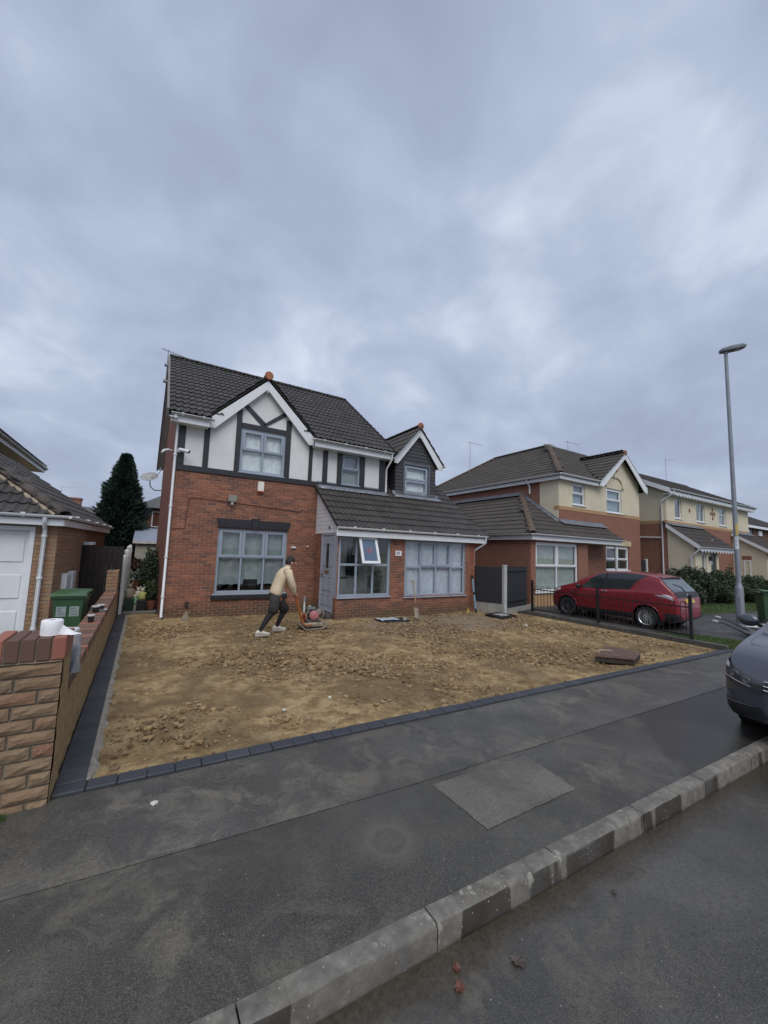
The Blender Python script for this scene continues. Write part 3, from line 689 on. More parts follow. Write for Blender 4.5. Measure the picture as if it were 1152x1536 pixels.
# porch interior: pale inner door wall, floor, plant, hanging things seen through the glass
mb = MB(); mb.box(4.75, 6.28, 11.2, 11.25, 0, 2.6); mb.build('porch_back_wall', plain('porch_wall', (.62, .64, .61), .8), H)
mb = MB(); mb.box(6.3, 6.38, 9.95, 11.3, 0, 2.6); mb.build('porch_partition', plain('porch_wall', (.62, .64, .61), .8), H)
mb = MB(); mb.box(4.57, 6.3, 10.0, 11.3, .1, .18); mb.build('porch_floor', plain('porch_floor', (.16, .14, .12), .6), H)
mb = MB(); mb.box(4.6, 9.6, 9.9, 11.4, 2.36, 2.4); mb.build('porch_ceiling', plain('porch_wall', (.62, .64, .61), .8), H)
idoor = MB(); idoor.box(4.95, 5.75, 11.13, 11.19, .18, 2.15); idd = idoor.build('inner_door', plain('white_door', (.74, .77, .75), .4), H)
for a0, a1, z0, z1 in ((5.05, 5.22, 1.15, 1.95), (5.47, 5.64, 1.15, 1.95)): mb = MB(); mb.box(a0, a1, 11.115, 11.125, z0, z1); mb.build('glazed_panel', plain('dark_pane', (.03, .035, .04), .2), idd)
mb = MB(); mb.box(5.2, 5.5, 11.11, 11.125, 1.0, 1.05); mb.build('letterbox', plain('brass', (.28, .2, .1), .4, metal=.6), idd)
# ---- side door
dm = plain('grey_door', (.34, .37, .44), .4, .05, 3)
mb = MB(); PsU.box(mb, 10.0, 11.06, .14, .2, -.07, 0); PsU.box(mb, 10.06, 10.13, .2, 2.36, -.07, 0); PsU.box(mb, 10.95, 11.02, .2, 2.36, -.07, 0); PsU.box(mb, 10.13, 10.95, 2.28, 2.36, -.07, 0)
PsU.box(mb, 9.86, 10.06, .58, 2.34, -.09, -.005)
door = mb.build('door', dm, H, bevel=.006); door['label'] = 'grey panelled front door in the side of the porch'
mb = MB(); PsU.box(mb, 10.13, 10.95, .2, 2.27, -.06, -.02); mb.build('door_leaf', dm, door)
for a0, a1, z0, z1 in ((10.22, 10.50, .32, .62), (10.58, 10.86, .32, .62), (10.22, 10.50, .72, 1.12), (10.58, 10.86, .72, 1.12), (10.22, 10.40, 1.4, 2.05), (10.68, 10.86, 1.4, 2.05)):
    mb = MB()
    PsU.box(mb, a0, a1, z0, z0+.03, -.02, -.004); PsU.box(mb, a0, a1, z1-.03, z1, -.02, -.004); PsU.box(mb, a0, a0+.03, z0+.03, z1-.03, -.02, -.005); PsU.box(mb, a1-.03, a1, z0+.03, z1-.03, -.02, -.005)
    PsU.box(mb, a0+.06, a1-.06, z0+.06, z1-.06, -.02, -.01); mb.build('door_panel', dm, door, bevel=.004)
mb = MB(); PsU.box(mb, 10.46, 10.62, 1.35, 2.05, -.02, -.008); mb.build('door_light', plain('dark_pane', (.03, .035, .04), .2), door)
mb = MB(); PsU.box(mb, 10.4, 10.68, 1.20, 1.28, -.02, .0); mb.build('letterbox', plain('brass', (.28, .2, .1), .4, metal=.6), door)
mb = MB(); PsU.box(mb, 10.475, 10.505, 1.62, 1.80, -.01, .03); PsU.box(mb, 10.515, 10.545, 1.70, 1.76, -.01, .025); mb.build('door_knocker', WROUGHT, door)
mb = MB(); PsU.box(mb, 10.88, 10.93, 1.05, 1.30, -.02, -.01); PsU.box(mb, 10.78, 10.93, 1.16, 1.18, -.01, .03); mb.build('door_handle', CHROME, door)
mb = MB(); PsU.box(mb, 9.95, 11.2, -.1, .135, -.05, .22); mb.build('door_step', plain('wet_step', (.06, .055, .05), .6, .3, 6), H, bevel=.01)
# white boarded cheek over the door
zr = lambda y: 2.50+.73*(y-9.62)
cheek = MB(); PsU.poly(cheek, [(9.72, 2.36), (11.5, 2.36), (11.5, zr(11.5)-.05), (9.72, zr(9.72)-.05)], -.04, -.012); ck = cheek.build('porch_cheek', UPVC, H)
z = 2.34
while z < 3.75:
    y0 = max(9.66, 9.62+(z+.03-2.50)/.73); yt = max(9.66, 9.62+(z+.12-.06+.05-2.50)/.73)
    if y0 > 11.4: break
    mb = MB(); PsU.poly(mb, [(y0, z+.003), (11.49, z+.003), (11.49, z+.117), (min(11.45, yt+.03), z+.117)], -.012, .012); mb.build('cheek_board', UPVC, ck, bevel=.003); z += .12
MB().lathe([(.05, 0), (.05, .012), (.032, .012), (.032, 0)], (4.535, 10.42, 2.5), 20, (-1, 0, 0), cap=False).build('cheek_ring', WROUGHT, ck)
# number plate
pm = MB(); Pf.box(pm, 6.44, 6.66, 1.75, 1.91, 0, .018); plate = pm.build('number_plate', plain('plate_white', (.74, .75, .74), .35, .03), H, bevel=.004)
def text_mesh(txt, size, mat, M, parent, name, ext=.003, off=None):
    cu = bpy.data.curves.new(name, 'FONT'); cu.body = txt; cu.size = size; cu.align_x = 'CENTER'; cu.align_y = 'CENTER'; cu.extrude = ext; cu.resolution_u = 2
    to = bpy.data.objects.new(name+'_tmp', cu); COL.objects.link(to); dg = bpy.context.evaluated_depsgraph_get(); me = bpy.data.meshes.new_from_object(to.evaluated_get(dg))
    bpy.data.objects.remove(to); me.materials.clear(); me.materials.append(mat); o = bpy.data.objects.new(name, me); COL.objects.link(o); o.parent = parent
    M = M.copy(); M.translation = M.translation-(ORG.get(parent.name, Vector((0, 0, 0)))); o.matrix_basis = M; return o
text_mesh('81', .125, plain('numeral_ink', (.03, .035, .06), .5), frame_m(Vector((6.55, YP-.021, 1.83)), Vector((1, 0, 0)), Vector((0, 0, 1)), Vector((0, -1, 0))), plate, 'numerals')
# ---- fascias, gutters, barge boards
def fascia(a, b, h=.17, t=.025):
    mb = MB(); mb.bar(a, b, t, h); return mb.build('fascia', UPVC, H, bevel=.004)
fascia((.38, 11.19, 5.10), (1.27, 11.19, 5.10)); gutter(H, (.36, 11.13, 5.235), (1.36, 11.13, 5.235), .058, UPVC, brackets=2)
fascia((4.25, 11.19, 5.10), (7.05, 11.19, 5.10)); gutter(H, (4.16, 11.13, 5.235), (7.08, 11.13, 5.235), .058, UPVC, brackets=4)
fascia((4.42, 9.67, 2.345), (10.02, 9.67, 2.345), .19); g3 = gutter(H, (4.44, 9.61, 2.50), (10.02, 9.61, 2.50), .06, UPVC, brackets=6)
for a in ((.4, 11.2, 1.25), (4.26, 11.2, 7.02)):
    mb = MB(); mb.box(a[0], a[2], 11.2, 11.5, 5.015, 5.03); mb.build('soffit', UPVC, H)
mb = MB(); mb.box(4.5, 10.0, 9.68, 9.86, 2.26, 2.275); mb.build('soffit', UPVC, H)
def barge(y, xc, half, ze, za, h, n='barge_board'):
    for s in (-1, 1):
        mb = MB(); mb.prism([(xc+s*half, y, ze), (xc+s*half, y, ze-h), (xc+s*(half-.16), y, ze-h), (xc, y, za-h-.02), (xc, y, za)], (0, .03, 0)); mb.build(n, UPVC, H, bevel=.004)
        mb = MB(); mb.prism([(xc+s*(half-.03), y+.031, ze-h+.08), (xc, y+.031, za-h+.06), (xc, y+.031, za-h+.045), (xc+s*(half-.03), y+.031, ze-h+.062)], (0, .13, 0)); mb.build('soffit', UPVC, H)
barge(11.34, 2.77, 1.51, 5.31, 6.76, .25)
barge(11.36, 8.36, 1.08, 5.22, 6.40, .24)
# little white finial drops
for xx, zz, yy in ((2.77, 6.44, 11.32), (8.36, 6.09, 11.34)): MB().tube([(xx, yy, zz+.06), (xx, yy, zz-.05)], .016, 8).build('finial_drop', UPVC, H)
# boxed eave end left
mb = MB(); mb.prism([(.36, 11.17, 5.03), (.36, 11.5, 5.03), (.36, 11.5, 5.45), (.36, 11.17, 5.2)], (.03, 0, 0)); mb.build('eave_box', UPVC, H)
# ---- roofs
rf = MB()
kz = .753
def quad(mb, pts, t=.05): mb.prism(pts, (0, 0, -t))
for xa, xb, ya in ((.3, 1.3, 11.08), (1.3, 4.24, 11.62), (4.24, 7.12, 11.08)): quad(rf, [(xa, ya, 5.24+.749*(ya-11.08)), (xb, ya, 5.24+.749*(ya-11.08)), (xb, 15.42, 8.49), (xa, 15.42, 8.49)])
quad(rf, [(.3, 19.76, 5.24), (7.12, 19.76, 5.24), (7.12, 15.42, 8.49), (.3, 15.42, 8.49)])
quad(rf, [(1.22, 11.32, 5.36), (1.22, 13.4, 5.36), (2.77, 13.4, 6.88), (2.77, 11.32, 6.88)]); quad(rf, [(4.32, 11.32, 5.36), (4.32, 13.4, 5.36), (2.77, 13.4, 6.88), (2.77, 11.32, 6.88)])
quad(rf, [(4.44, 9.62, 2.47), (10.04, 9.62, 2.47), (10.04, 11.5, 3.84), (4.44, 11.5, 3.84)])
quad(rf, [(7.0, 11.5, 3.84), (10.04, 11.5, 3.84), (10.04, 16.0, 7.13), (7.0, 16.0, 7.13)]); quad(rf, [(7.0, 20.0, 4.4), (10.04, 20.0, 4.4), (10.04, 16.0, 7.13), (7.0, 16.0, 7.13)])
quad(rf, [(7.24, 11.34, 5.19), (7.24, 15.2, 5.19), (8.36, 15.2, 6.48), (8.36, 11.34, 6.48)]); quad(rf, [(9.48, 11.34, 5.19), (9.48, 15.2, 5.19), (8.36, 15.2, 6.48), (8.36, 11.34, 6.48)])
roof = rf.build('roof', UNDER, H)
ts = []
vm = Vector((0, 4.34, 3.25)).normalized()
ts += slope((.3, 11.06, 5.24), (1, 0, 0), vm, 6.85, 5.42, lambda p: not (p.x > 1.34+max(0, p.y-11.3)*.9 and p.x < 4.18-max(0, p.y-11.3)*.9 and p.y < 13))
ts += slope((1.20, 13.96, 5.35), (0, -1, 0), Vector((1.51, 0, 1.5)).normalized(), 2.65, 2.13, lambda p: p.z > 5.2+kz*(p.y-11.1)-.12)
ts += slope((4.34, 11.32, 5.35), (0, 1, 0), Vector((-1.51, 0, 1.5)).normalized(), 2.6, 2.13, lambda p: p.z > 5.2+kz*(p.y-11.1)-.12)
vl = Vector((0, 1, .73)).normalized()
def low_ok(p):
    if p.x < 6.95: return p.y < 11.45
    if 7.55 < p.x < 9.05 and p.y > 11.5: return False
    return True
ts += slope((4.42, 9.58, 2.475), (1, 0, 0), vl, 5.65, 7.95, low_ok)
lowz = lambda y: 2.5+.73*(y-9.62)
ts += slope((7.22, 15.5, 5.17), (0, -1, 0), Vector((1.1, 0, 1.27)).normalized(), 4.17, 1.68, lambda p: p.z > lowz(p.y)-.12)
ts += slope((9.50, 11.34, 5.17), (0, 1, 0), Vector((-1.1, 0, 1.27)).normalized(), 4.3, 1.68, lambda p: p.z > lowz(p.y)-.12)
pieces(roof, 'roof_tile', TM, ts, 300, 'roof_tiles')
ridge(roof, (.28, 15.42, 8.52), (7.14, 15.42, 8.52), .13, TILE); ridge(roof, (2.77, 11.30, 6.90), (2.77, 13.3, 6.90), .12, TILE)
ridge(roof, (8.36, 11.32, 6.51), (8.36, 15.0, 6.51), .12, TILE); ridge(roof, (7.0, 16.0, 7.16), (10.06, 16.0, 7.16), .12, TILE)
for xx, yy, zz in ((2.77, 11.28, 6.90), (8.36, 11.30, 6.50)):
    MB().lathe([(.0, -.012), (.115, -.012), (.125, 0), (.125, .05)], (xx, yy, zz), 20, (0, 1, 0), cap=False).build('ridge_end_cap', TERRA, roof, auto=40)
# verge strips
for pts in ([(.27, 11.05, 5.22), (.27, 15.42, 8.49)], [(.27, 19.8, 5.22), (.27, 15.42, 8.49)]):
    mb = MB(); mb.bar(Vector(pts[0])-Vector((0, 0, .06)), Vector(pts[1])-Vector((0, 0, .09)), .05, .26); mb.build('verge_board', plain('weathered_verge', (.20, .19, .175), .8), H)
for pts in ([(10.07, 9.6, 2.45), (10.07, 16.0, 7.1)], [(7.14, 11.05, 5.22), (7.14, 15.42, 8.49)]):
    mb = MB(); mb.bar(pts[0], pts[1], .05, .12); mb.build('verge_board', UNDER, H)
for y0, z0, y1, z1 in ((11.1, 5.1, 15.42, 8.33), (19.7, 5.1, 15.42, 8.33)):
    mb = MB(); mb.prism([(.3, y0, z0), (.5, y0, z0), (.5, y1, z1), (.3, y1, z1)], (0, 0, .015)); mb.build('verge_soffit', UPVC, H)
# lead flashing
def flash(x0, x1, y, z, run, name='flashing'):
    mb = MB(); n = max(3, int((x1-x0)/.2)); rows = []
    for dy, dz in ((-.02, .13), (-.022, .02), (-run*.5, -run*.5*.73+.075), (-run, -run*.73+.07)):
        rows.append([(x0+(x1-x0)*i/n, y+dy+random.uniform(-.012, .012)*(dy < -.1), z+dz+.02+random.uniform(0, .006)) for i in range(n+1)])
    mb.grid(rows); o = mb.build(name, LEAD, H, smooth=True); o.modifiers.new('s', 'SOLIDIFY').thickness = .006
flash(4.5, 7.02, 11.5, 3.86, .28); flash(7.3, 9.35, 11.5, 3.87, .26)
# ---- dormer walls
BOARD = piece('grey_cladding', [(.045, .045, .050), (.052, .052, .058), (.060, .058, .063)], .6, .25, 50)
mb = MB(); F.poly(mb, [(7.42, 3.7), (9.2, 3.7), (9.2, 5.15), (9.1, 5.3), (8.34, 6.1), (7.55, 5.3), (7.42, 5.15)], -.3, -.29); dback = mb.build('dormer_wall', UNDER, H)
mb = MB(); mb.box(7.42, 7.46, 11.5, 15.4, 3.8, 5.2); mb.box(9.16, 9.2, 11.5, 15.4, 3.8, 5.2); mb.build('dormer_cheek', BOARD, H)
w3 = (7.79, 8.86, 3.97, 5.02); z = 3.80
while z < 6.0:
    half = .90 if z < 5.15 else max(0, .93*(6.15-z)/(6.15-5.12))
    if half < .08: break
    for (b0, b1, z0, z1) in split(8.31-half if z < 5.15 else 8.34-half, 8.31+half if z < 5.15 else 8.34+half, z, z+.128, [w3]):
        mb = MB(); vs = [F.at(b0, z0, .028), F.at(b1, z0, .028), F.at(b1, z1, .010), F.at(b0, z1, .010), F.at(b0, z0, -.02), F.at(b1, z0, -.02), F.at(b1, z1, -.02), F.at(b0, z1, -.02)]
        if b1-b0 > .03 and z1-z0 > .02: mb.add(vs, [(0, 1, 2, 3), (4, 7, 6, 5), (0, 4, 5, 1), (3, 2, 6, 7), (0, 3, 7, 4), (1, 5, 6, 2)]); mb.build('cladding_board', BOARD, dback)
    z += .128
for k in range(11):
    zz = 3.8+k*.128; mb = MB(); mb.add([(7.40, 11.49, zz), (7.40, 15.2, zz), (7.418, 15.2, zz+.126), (7.418, 11.49, zz+.126), (7.43, 11.49, zz), (7.43, 15.2, zz), (7.43, 15.2, zz+.126), (7.43, 11.49, zz+.126)], [(0, 1, 2, 3), (4, 7, 6, 5), (0, 4, 5, 1), (3, 2, 6, 7), (0, 3, 7, 4), (1, 5, 6, 2)]); mb.build('cladding_board', BOARD, dback)
window(H, F, *w3, [], [4.47], GREYUPVC, rec=.0, out=.06, sashes=((0, 1), (0, 0)), curtain=[(7.85, 8.8, 4.03, 4.96, NETC, .012, 7)])
mb = MB(); F.box(mb, 7.73, 7.79, 3.92, 5.09, -.05, .06); F.box(mb, 8.86, 8.93, 3.92, 5.09, -.05, .06); F.box(mb, 7.79, 8.86, 5.021, 5.09, -.05, .058); mb.build('window_surround', plain('slate_grey_trim', (.12, .13, .15), .5), H, bevel=.005)
gutter(H, (9.47, 11.2, 5.13), (9.47, 14.5, 5.13), .055, UPVC); gutter(H, (7.2, 11.24, 5.13), (7.2, 14.5, 5.13), .055, UPVC)
# ---- pipes
pipe(H, [(.45, 11.13, 5.2), (.45, 11.13, 5.1), (.53, 11.43, 4.98), (.53, 11.43, .12), (.53, 11.36, .04)], .034, UPVC, clips=[(.53, 11.43, 4.2), (.53, 11.43, 2.85), (.53, 11.43, 1.55), (.53, 11.43, .55)])
pipe(H, [(7.03, 11.13, 5.2), (7.03, 11.13, 5.02), (7.02, 11.46, 4.72), (7.02, 11.46, 3.9)], .034, UPVC)
pipe(H, [(9.96, 9.61, 2.46), (9.96, 9.62, 2.28), (9.93, 9.72, 2.2), (9.74, 9.92, 2.02), (9.74, 9.95, 1.9), (9.74, 9.95, .1)], .034, UPVC)
pipe(H, [(4.28, 11.44, 0), (4.28, 11.44, .3)], .03, UPVC, 'waste_pipe'); pipe(H, [(4.28, 11.44, .3), (4.28, 11.44, .44)], .045, plain('grey_pipe', (.3, .3, .29), .6), 'waste_pipe')
# brown cable clipped to the brickwork
CB = plain('brown_cable', (.10, .04, .03), .6)
MB().tube([(.62, 11.49, 2.28), (.90, 11.488, 2.30), (.92, 11.488, 2.7), (.95, 11.488, 3.10), (1.0, 11.488, 3.13), (1.9, 11.488, 3.09), (2.6, 11.488, 3.06), (4.0, 11.488, 2.98), (4.1, 11.488, 3.06)], .009, 5).build('cable', CB, H)
for xx, z0, w_ in ((.5, .62, .03),):
    mb = MB(); F.box(mb, 1.05, 1.13, .26, .40, 0, .05); mb.build('outside_tap_box', plain('dark_box', (.03, .02, .02), .6), H)
mb = MB(); F.box(mb, 3.78, 3.93, 1.88, 1.925, 0, .05); F.box(mb, 4.26, 4.33, 1.93, 1.96, 0, .03); mb.build('wall_vent', UPVC, H)
# soil splash at the foot of the brickwork
# ---- fittings that hang on the house
t = thing('alarm_box', 'white burglar alarm box with red strip above the window', 'alarm', (2.78, 11.49, 3.42))
mb = MB(); F.box(mb, 2.69, 2.87, 3.47, 3.76, 0, .07); mb.build('cover', plain('alarm_white', (.72, .70, .62), .4), t, bevel=.015)
mb = MB(); F.box(mb, 2.70, 2.86, 3.44, 3.49, .0, .074); mb.build('strip', plain('alarm_red', (.35, .03, .03), .4), t, bevel=.006)
t = thing('floodlight', 'grey security floodlight with sensor on the brick wall', 'light', (2.02, 11.49, 3.02))
mb = MB(); mb.add([(1.90, 11.42, 3.10), (2.14, 11.42, 3.10), (2.14, 11.36, 3.28), (1.90, 11.36, 3.28), (1.93, 11.48, 3.12), (2.11, 11.48, 3.12), (2.11, 11.48, 3.26), (1.93, 11.48, 3.26)], [(0, 1, 2, 3), (4, 7, 6, 5), (0, 4, 5, 1), (3, 2, 6, 7), (0, 3, 7, 4), (1, 5, 6, 2)]); mb.build('housing', plain('lamp_grey', (.30, .31, .28), .5), t, bevel=.008)
mb = MB(); mb.add([(1.92, 11.412, 3.12), (2.12, 11.412, 3.12), (2.12, 11.358, 3.265), (1.92, 11.358, 3.265)], [(0, 1, 2, 3)]); mb.build('lens', plain('lens_grey', (.45, .46, .42), .2), t)
MB().lathe([(.03, 0), (.04, .03), (.04, .08), (.02, .1)], (2.02, 11.42, 2.99), 12).build('sensor', plain('lamp_grey', (.30, .31, .28), .5), t, smooth=True)
MB().tube([(2.02, 11.5, 3.08), (2.02, 11.43, 3.09)], .02).build('bracket', plain('lamp_grey', (.30, .31, .28), .5), t)
t = thing('security_camera', 'white bullet security camera on the corner of the timbered gable', 'camera', (.63, 11.46, 4.28))
MB().tube([(.60, 11.47, 4.32), (.60, 11.38, 4.32), (.64, 11.34, 4.32)], .018).build('bracket', UPVC, t)
MB().lathe([(.05, 0), (.05, .02)], (.60, 11.47, 4.32), 12, (0, -1, 0)).build('base', UPVC, t)
MB().lathe([(.0, 0), (.04, .0), (.045, .02), (.045, .22), (.052, .22), (.052, .28), (.04, .285)], (.61, 11.36, 4.34), 14, (.75, -.55, -.22)).build('body', UPVC, t, auto=40)
MB().lathe([(.038, 0), (.038, .005)], Vector((.61, 11.36, 4.34))+Vector((.75, -.55, -.22)).normalized()*.287, 14, (.75, -.55, -.22)).build('lens', plain('dark_pane', (.03, .035, .04), .2), t)
t = thing('side_camera', 'white curved camera arm on the side wall by the downpipe', 'camera', (.46, 11.6, 4.3))
MB().tube([(.5, 11.62, 4.33), (.36, 11.6, 4.34), (.27, 11.56, 4.30), (.22, 11.52, 4.22)], [.02, .03, .034, .022], 10).build('body', UPVC, t, smooth=True)
def aerial(name, label, base, h, boom, dirv, n, el, group=None, mast_r=.014):
    t = thing(name, label, 'aerial', base, group=group); b = Vector(base); m_ = plain('galvanised', (.30, .31, .33), .45, .2, 8, metal=.5); d = Vector(dirv).normalized(); sd = d.cross(Vector((0, 0, 1)))
    MB().tube([b-Vector((0, 0, .1)), b+Vector((0, 0, h))], mast_r, 8).build('mast', m_, t)
    top = b+Vector((0, 0, h-.05)); a = top-d*boom*.18; e = top+d*boom*.82
    MB().tube([a, e], mast_r*.7, 6).build('boom', m_, t)
    for i in range(n):
        p = a+(e-a)*((i+.4)/n); l = el*(1-.35*i/n); MB().tube([p-sd*l, p+sd*l], mast_r*.38, 5).build('element', m_, t)
    return t
aerial('tv_aerial', 'toothed television aerial on the gable end of the timbered house', (.22, 15.35, 7.65), 1.05, 1.15, (.97, .1, -.1), 14, .10)
mb = MB(); mb.box(.14, .3, 15.28, 15.42, 7.5, 7.58); mb.box(.14, .3, 15.28, 15.42, 8.1, 8.16); 
mb.build('aerial_bracket', plain('galvanised', (.30, .31, .33)), H)
t = thing('satellite_dish', 'grey satellite dish on an arm from the side wall', 'satellite dish', (.5, 17.5, 3.9))
dl = plain('dish_grey', (.36, .37, .37), .5)
c = Vector((.02, 17.3, 4.35)); ax = Vector((-.25, -.62, .75)).normalized()
MB().lathe([(.0, .0), (.12, .012), (.22, .04), (.30, .075), (.30, .083), (.2, .045), (.0, .012)], c, 20, ax, cap=False).build('dish', dl, t, smooth=True)
MB().tube([(.5, 17.5, 3.95), (.2, 17.42, 3.92), (.06, 17.36, 4.05), c], .02).build('arm', dl, t)
MB().tube([c-ax*.0, c+Vector((.28, -.3, .15)), c+Vector((.34, -.33, .32))], .012).build('feed_arm', dl, t)
MB().lathe([(.03, 0), (.035, .1)], c+Vector((.33, -.33, .3)), 10).build('feed_horn', dl, t)
# ================================================================== LEFT NEIGHBOUR: tan brick garage and house
G = thing('tan_brick_garage', 'tan brick garage with white panelled door and hipped tiled roof beside the low wall', 'garage', (-3.2, 9.95, 0))
Gf = Plane((0, 9.95, 0), (1, 0, 0), (0, -1, 0)); gdoor = (-4.35, -1.78, -.1, 2.12)
gside = Plane((-1.44, 9.95, 0), (.075, 1, 0), (1, -.075, 0))
wg = wall(G, 'wall', Gf, -5.2, -1.45, -.1, 2.3, MORTAR2, [gdoor], .2, -.009)
ws = wall(G, 'wall', gside, 0, 5.3, -.1, 2.3, MORTAR2, (), .2, -.009)
mb = MB(); mb.box(-5.4, -1.2, 15.0, 15.2, -.1, 2.3); mb.box(-5.4, -5.2, 9.95, 15.0, -.1, 2.3); mb.build('rear_wall', MORTAR2, G)
pieces(wg, 'brick', UB_TAN, bricks(Gf, -5.2, -1.44, -.04, 2.3, [gdoor]), 300, 'bricks')
pieces(ws, 'brick', UB_TAN, bricks(gside, 0, 5.3, -.04, 2.3), 300, 'bricks')
mb = MB(); Gf.box(mb, -1.86, -1.78, -.1, 2.12, -.15, .01); Gf.box(mb, -4.35, -4.27, -.1, 2.12, -.15, .01); Gf.box(mb, -4.27, -1.86, 2.04, 2.12, -.15, .01)
gd = mb.build('garage_door', UPVC, G, bevel=.005)
mb = MB(); Gf.box(mb, -4.27, -1.86, -.08, 2.04, -.14, -.08); leaf = mb.build('door_leaf', UPVC, gd)
for c in range(4):
    for r in range(3):
        a0 = -4.2+c*.585; z0 = .02+r*.68; mb = MB(); top = [(a0+.04, z0+.06), (a0+.52, z0+.06), (a0+.52, z0+.50)]
        if r == 2: top += [(a0+.52-.48*i/6, z0+.50+.08*math.sin(math.pi*i/6)) for i in range(1, 6)]
        top += [(a0+.04, z0+.50)]
        Gf.poly(mb, top, -.08, -.062); mb.build('door_panel', UPVC, leaf, bevel=.012)
# roof: hip at the front right corner
gr = MB(); ex, ey, ez, gs = -1.31, 9.70, 2.33, .72
A, B = Vector((ex, ey, ez)), Vector((-7, ey, ez)); top = Vector((ex-2.6, ey+2.6, ez+2.6*gs)); C_ = Vector((ex+.36, 15.5, ez)); D_ = Vector((ex-2.3, 15.5, ez+2.6*gs))
gr.prism([B, A, top, (-7, ey+2.6, top.z)], (0, 0, -.05)); gr.prism([A, C_, D_, top], (0, 0, -.05)); groof = gr.build('roof', UNDER, G)
ts = slope(B, (1, 0, 0), Vector((0, 1, gs)).normalized(), 5.7, 3.2, lambda p: p.x < ex-(p.y-ey)+.12)
Us = (C_-A).normalized(); Vs = Vector((-Us.y, Us.x, 0)); Vs = Vector((Vs.x, Vs.y, gs)).normalized()
ts += slope(A, Us, Vs, 5.8, 3.2, lambda p: p.y-ey > (ex-p.x)-.12)
pieces(groof, 'roof_tile', TM, ts, 300, 'roof_tiles')
TILE3 = piece('weathered_hip_tile', [(.075, .062, .052), (.09, .072, .06), (.065, .055, .048)], .8, .4, 45)
ridge(groof, A+Vector((-.02, .02, .06)), top+Vector((0, 0, .06)), .125, TILE3, 'hip_tile', .42)
mb = MB(); d = (top-A).normalized(); mb.bar(A+Vector((-.16, 0, .02)), top+Vector((-.16, 0, .0)), .10, .05); mb.build('hip_mortar', plain('pale_mortar', (.42, .35, .26), .9, .2, 15, bump=.5), groof)
def fasc(p, a, b, h=.16, m=None): mb = MB(); mb.bar(a, b, .025, h); return mb.build('fascia', m or UPVC, p, bevel=.004)
fasc(G, (-5.2, 9.75, 2.23), (-1.34, 9.75, 2.23)); fasc(G, (-1.34, 9.76, 2.23), (-.95, 15.4, 2.23), .16)
gutter(G, (-5.2, 9.69, 2.35), (-1.28, 9.69, 2.35), .058, UPVC, brackets=3); gutter(G, (-1.27, 9.70, 2.35), (-.9, 15.5, 2.35), .058, UPVC, brackets=5)
mb = MB(); mb.box(-5.2, -1.36, 9.76, 9.95, 2.15, 2.165); mb.build('soffit', UPVC, G)
pipe(G, [(-1.62, 9.69, 2.31), (-1.62, 9.69, 2.2), (-1.63, 9.87, 2.08), (-1.63, 9.87, -.05)], .036, UPVC, clips=[(-1.63, 9.87, 1.95), (-1.63, 9.87, 1.15), (-1.63, 9.87, .2)])
for y0, y1, z0, z1 in ((10.55, 10.95, .48, 1.18), (11.05, 11.4, .55, 1.2)):
    mb = MB(); gside.box(mb, y0-9.95, y1-9.95, z0, z1, 0, .09); mbx = mb.build('meter_box', UPVC, G, bevel=.01)
    mb = MB(); gside.box(mb, y0-9.95+.04, y1-9.95-.04, z0+.05, z1-.05, .09, .098); mb.build('meter_door', plain('meter_grey', (.55, .56, .55), .5), mbx)
MB().tube([gside.at(.75, .5, .05), gside.at(.75, -.1, .05)], .03).build('meter_pipe', plain('grey_pipe', (.3, .3, .29), .6), G)
mb = MB(); gside.box(mb, 2.3, 2.7, 1.78, 1.86, 0, .2); gside.box(mb, 2.46, 2.54, 1.6, 1.78, 0, .12); mb.build('boiler_outlet', UPVC, G, bevel=.01)
# two-storey part behind
mb = MB(); mb.box(-11, -4.9, 17.5, 22.6, 0, 5.1); mb.build('upper_wall', bricktex('tan_brick_far', s2l(166, 126, 92), s2l(180, 140, 100), s2l(170, 150, 125)), G)
mb = MB(); quad(mb, [(-4.0, 14.5, 5.12), (-4.0, 22.9, 5.12), (-8, 22.9, 7.9), (-8, 14.5, 7.9)], .08); quad(mb, [(-12, 14.5, 5.12), (-12, 22.9, 5.12), (-8, 22.9, 7.9), (-8, 14.5, 7.9)], .08); ur = mb.build('upper_roof', UNDER, G)
mb = MB(); mb.box(-11.5, -4.9, 14.9, 17.5, 2.6, 5.1); mb.build('upper_front', bricktex('tan_brick_far', s2l(166, 126, 92), s2l(180, 140, 100), s2l(170, 150, 125)), G)
pieces(ur, 'roof_tile', TM, slope((-3.98, 14.6, 5.13), (0, 1, 0), Vector((-4, 0, 2.78)).normalized(), 8.2, 4.8), 0, 'roof_tiles')
fasc(G, (-4.05, 14.5, 4.98), (-4.05, 22.9, 4.98), .2); gutter(G, (-3.98, 14.5, 5.08), (-3.98, 22.95, 5.08), .06, UPVC)
mb = MB(); mb.box(-4.95, -4.05, 14.5, 22.9, 4.88, 4.9); mb.build('soffit', UPVC, G)
mb = MB(); mb.prism([(-4.0, 22.9, 4.95), (-8, 22.9, 7.7), (-8, 22.9, 7.95), (-4.0, 22.9, 5.2)], (0, .03, 0)); mb.build('barge_board', UPVC, G)

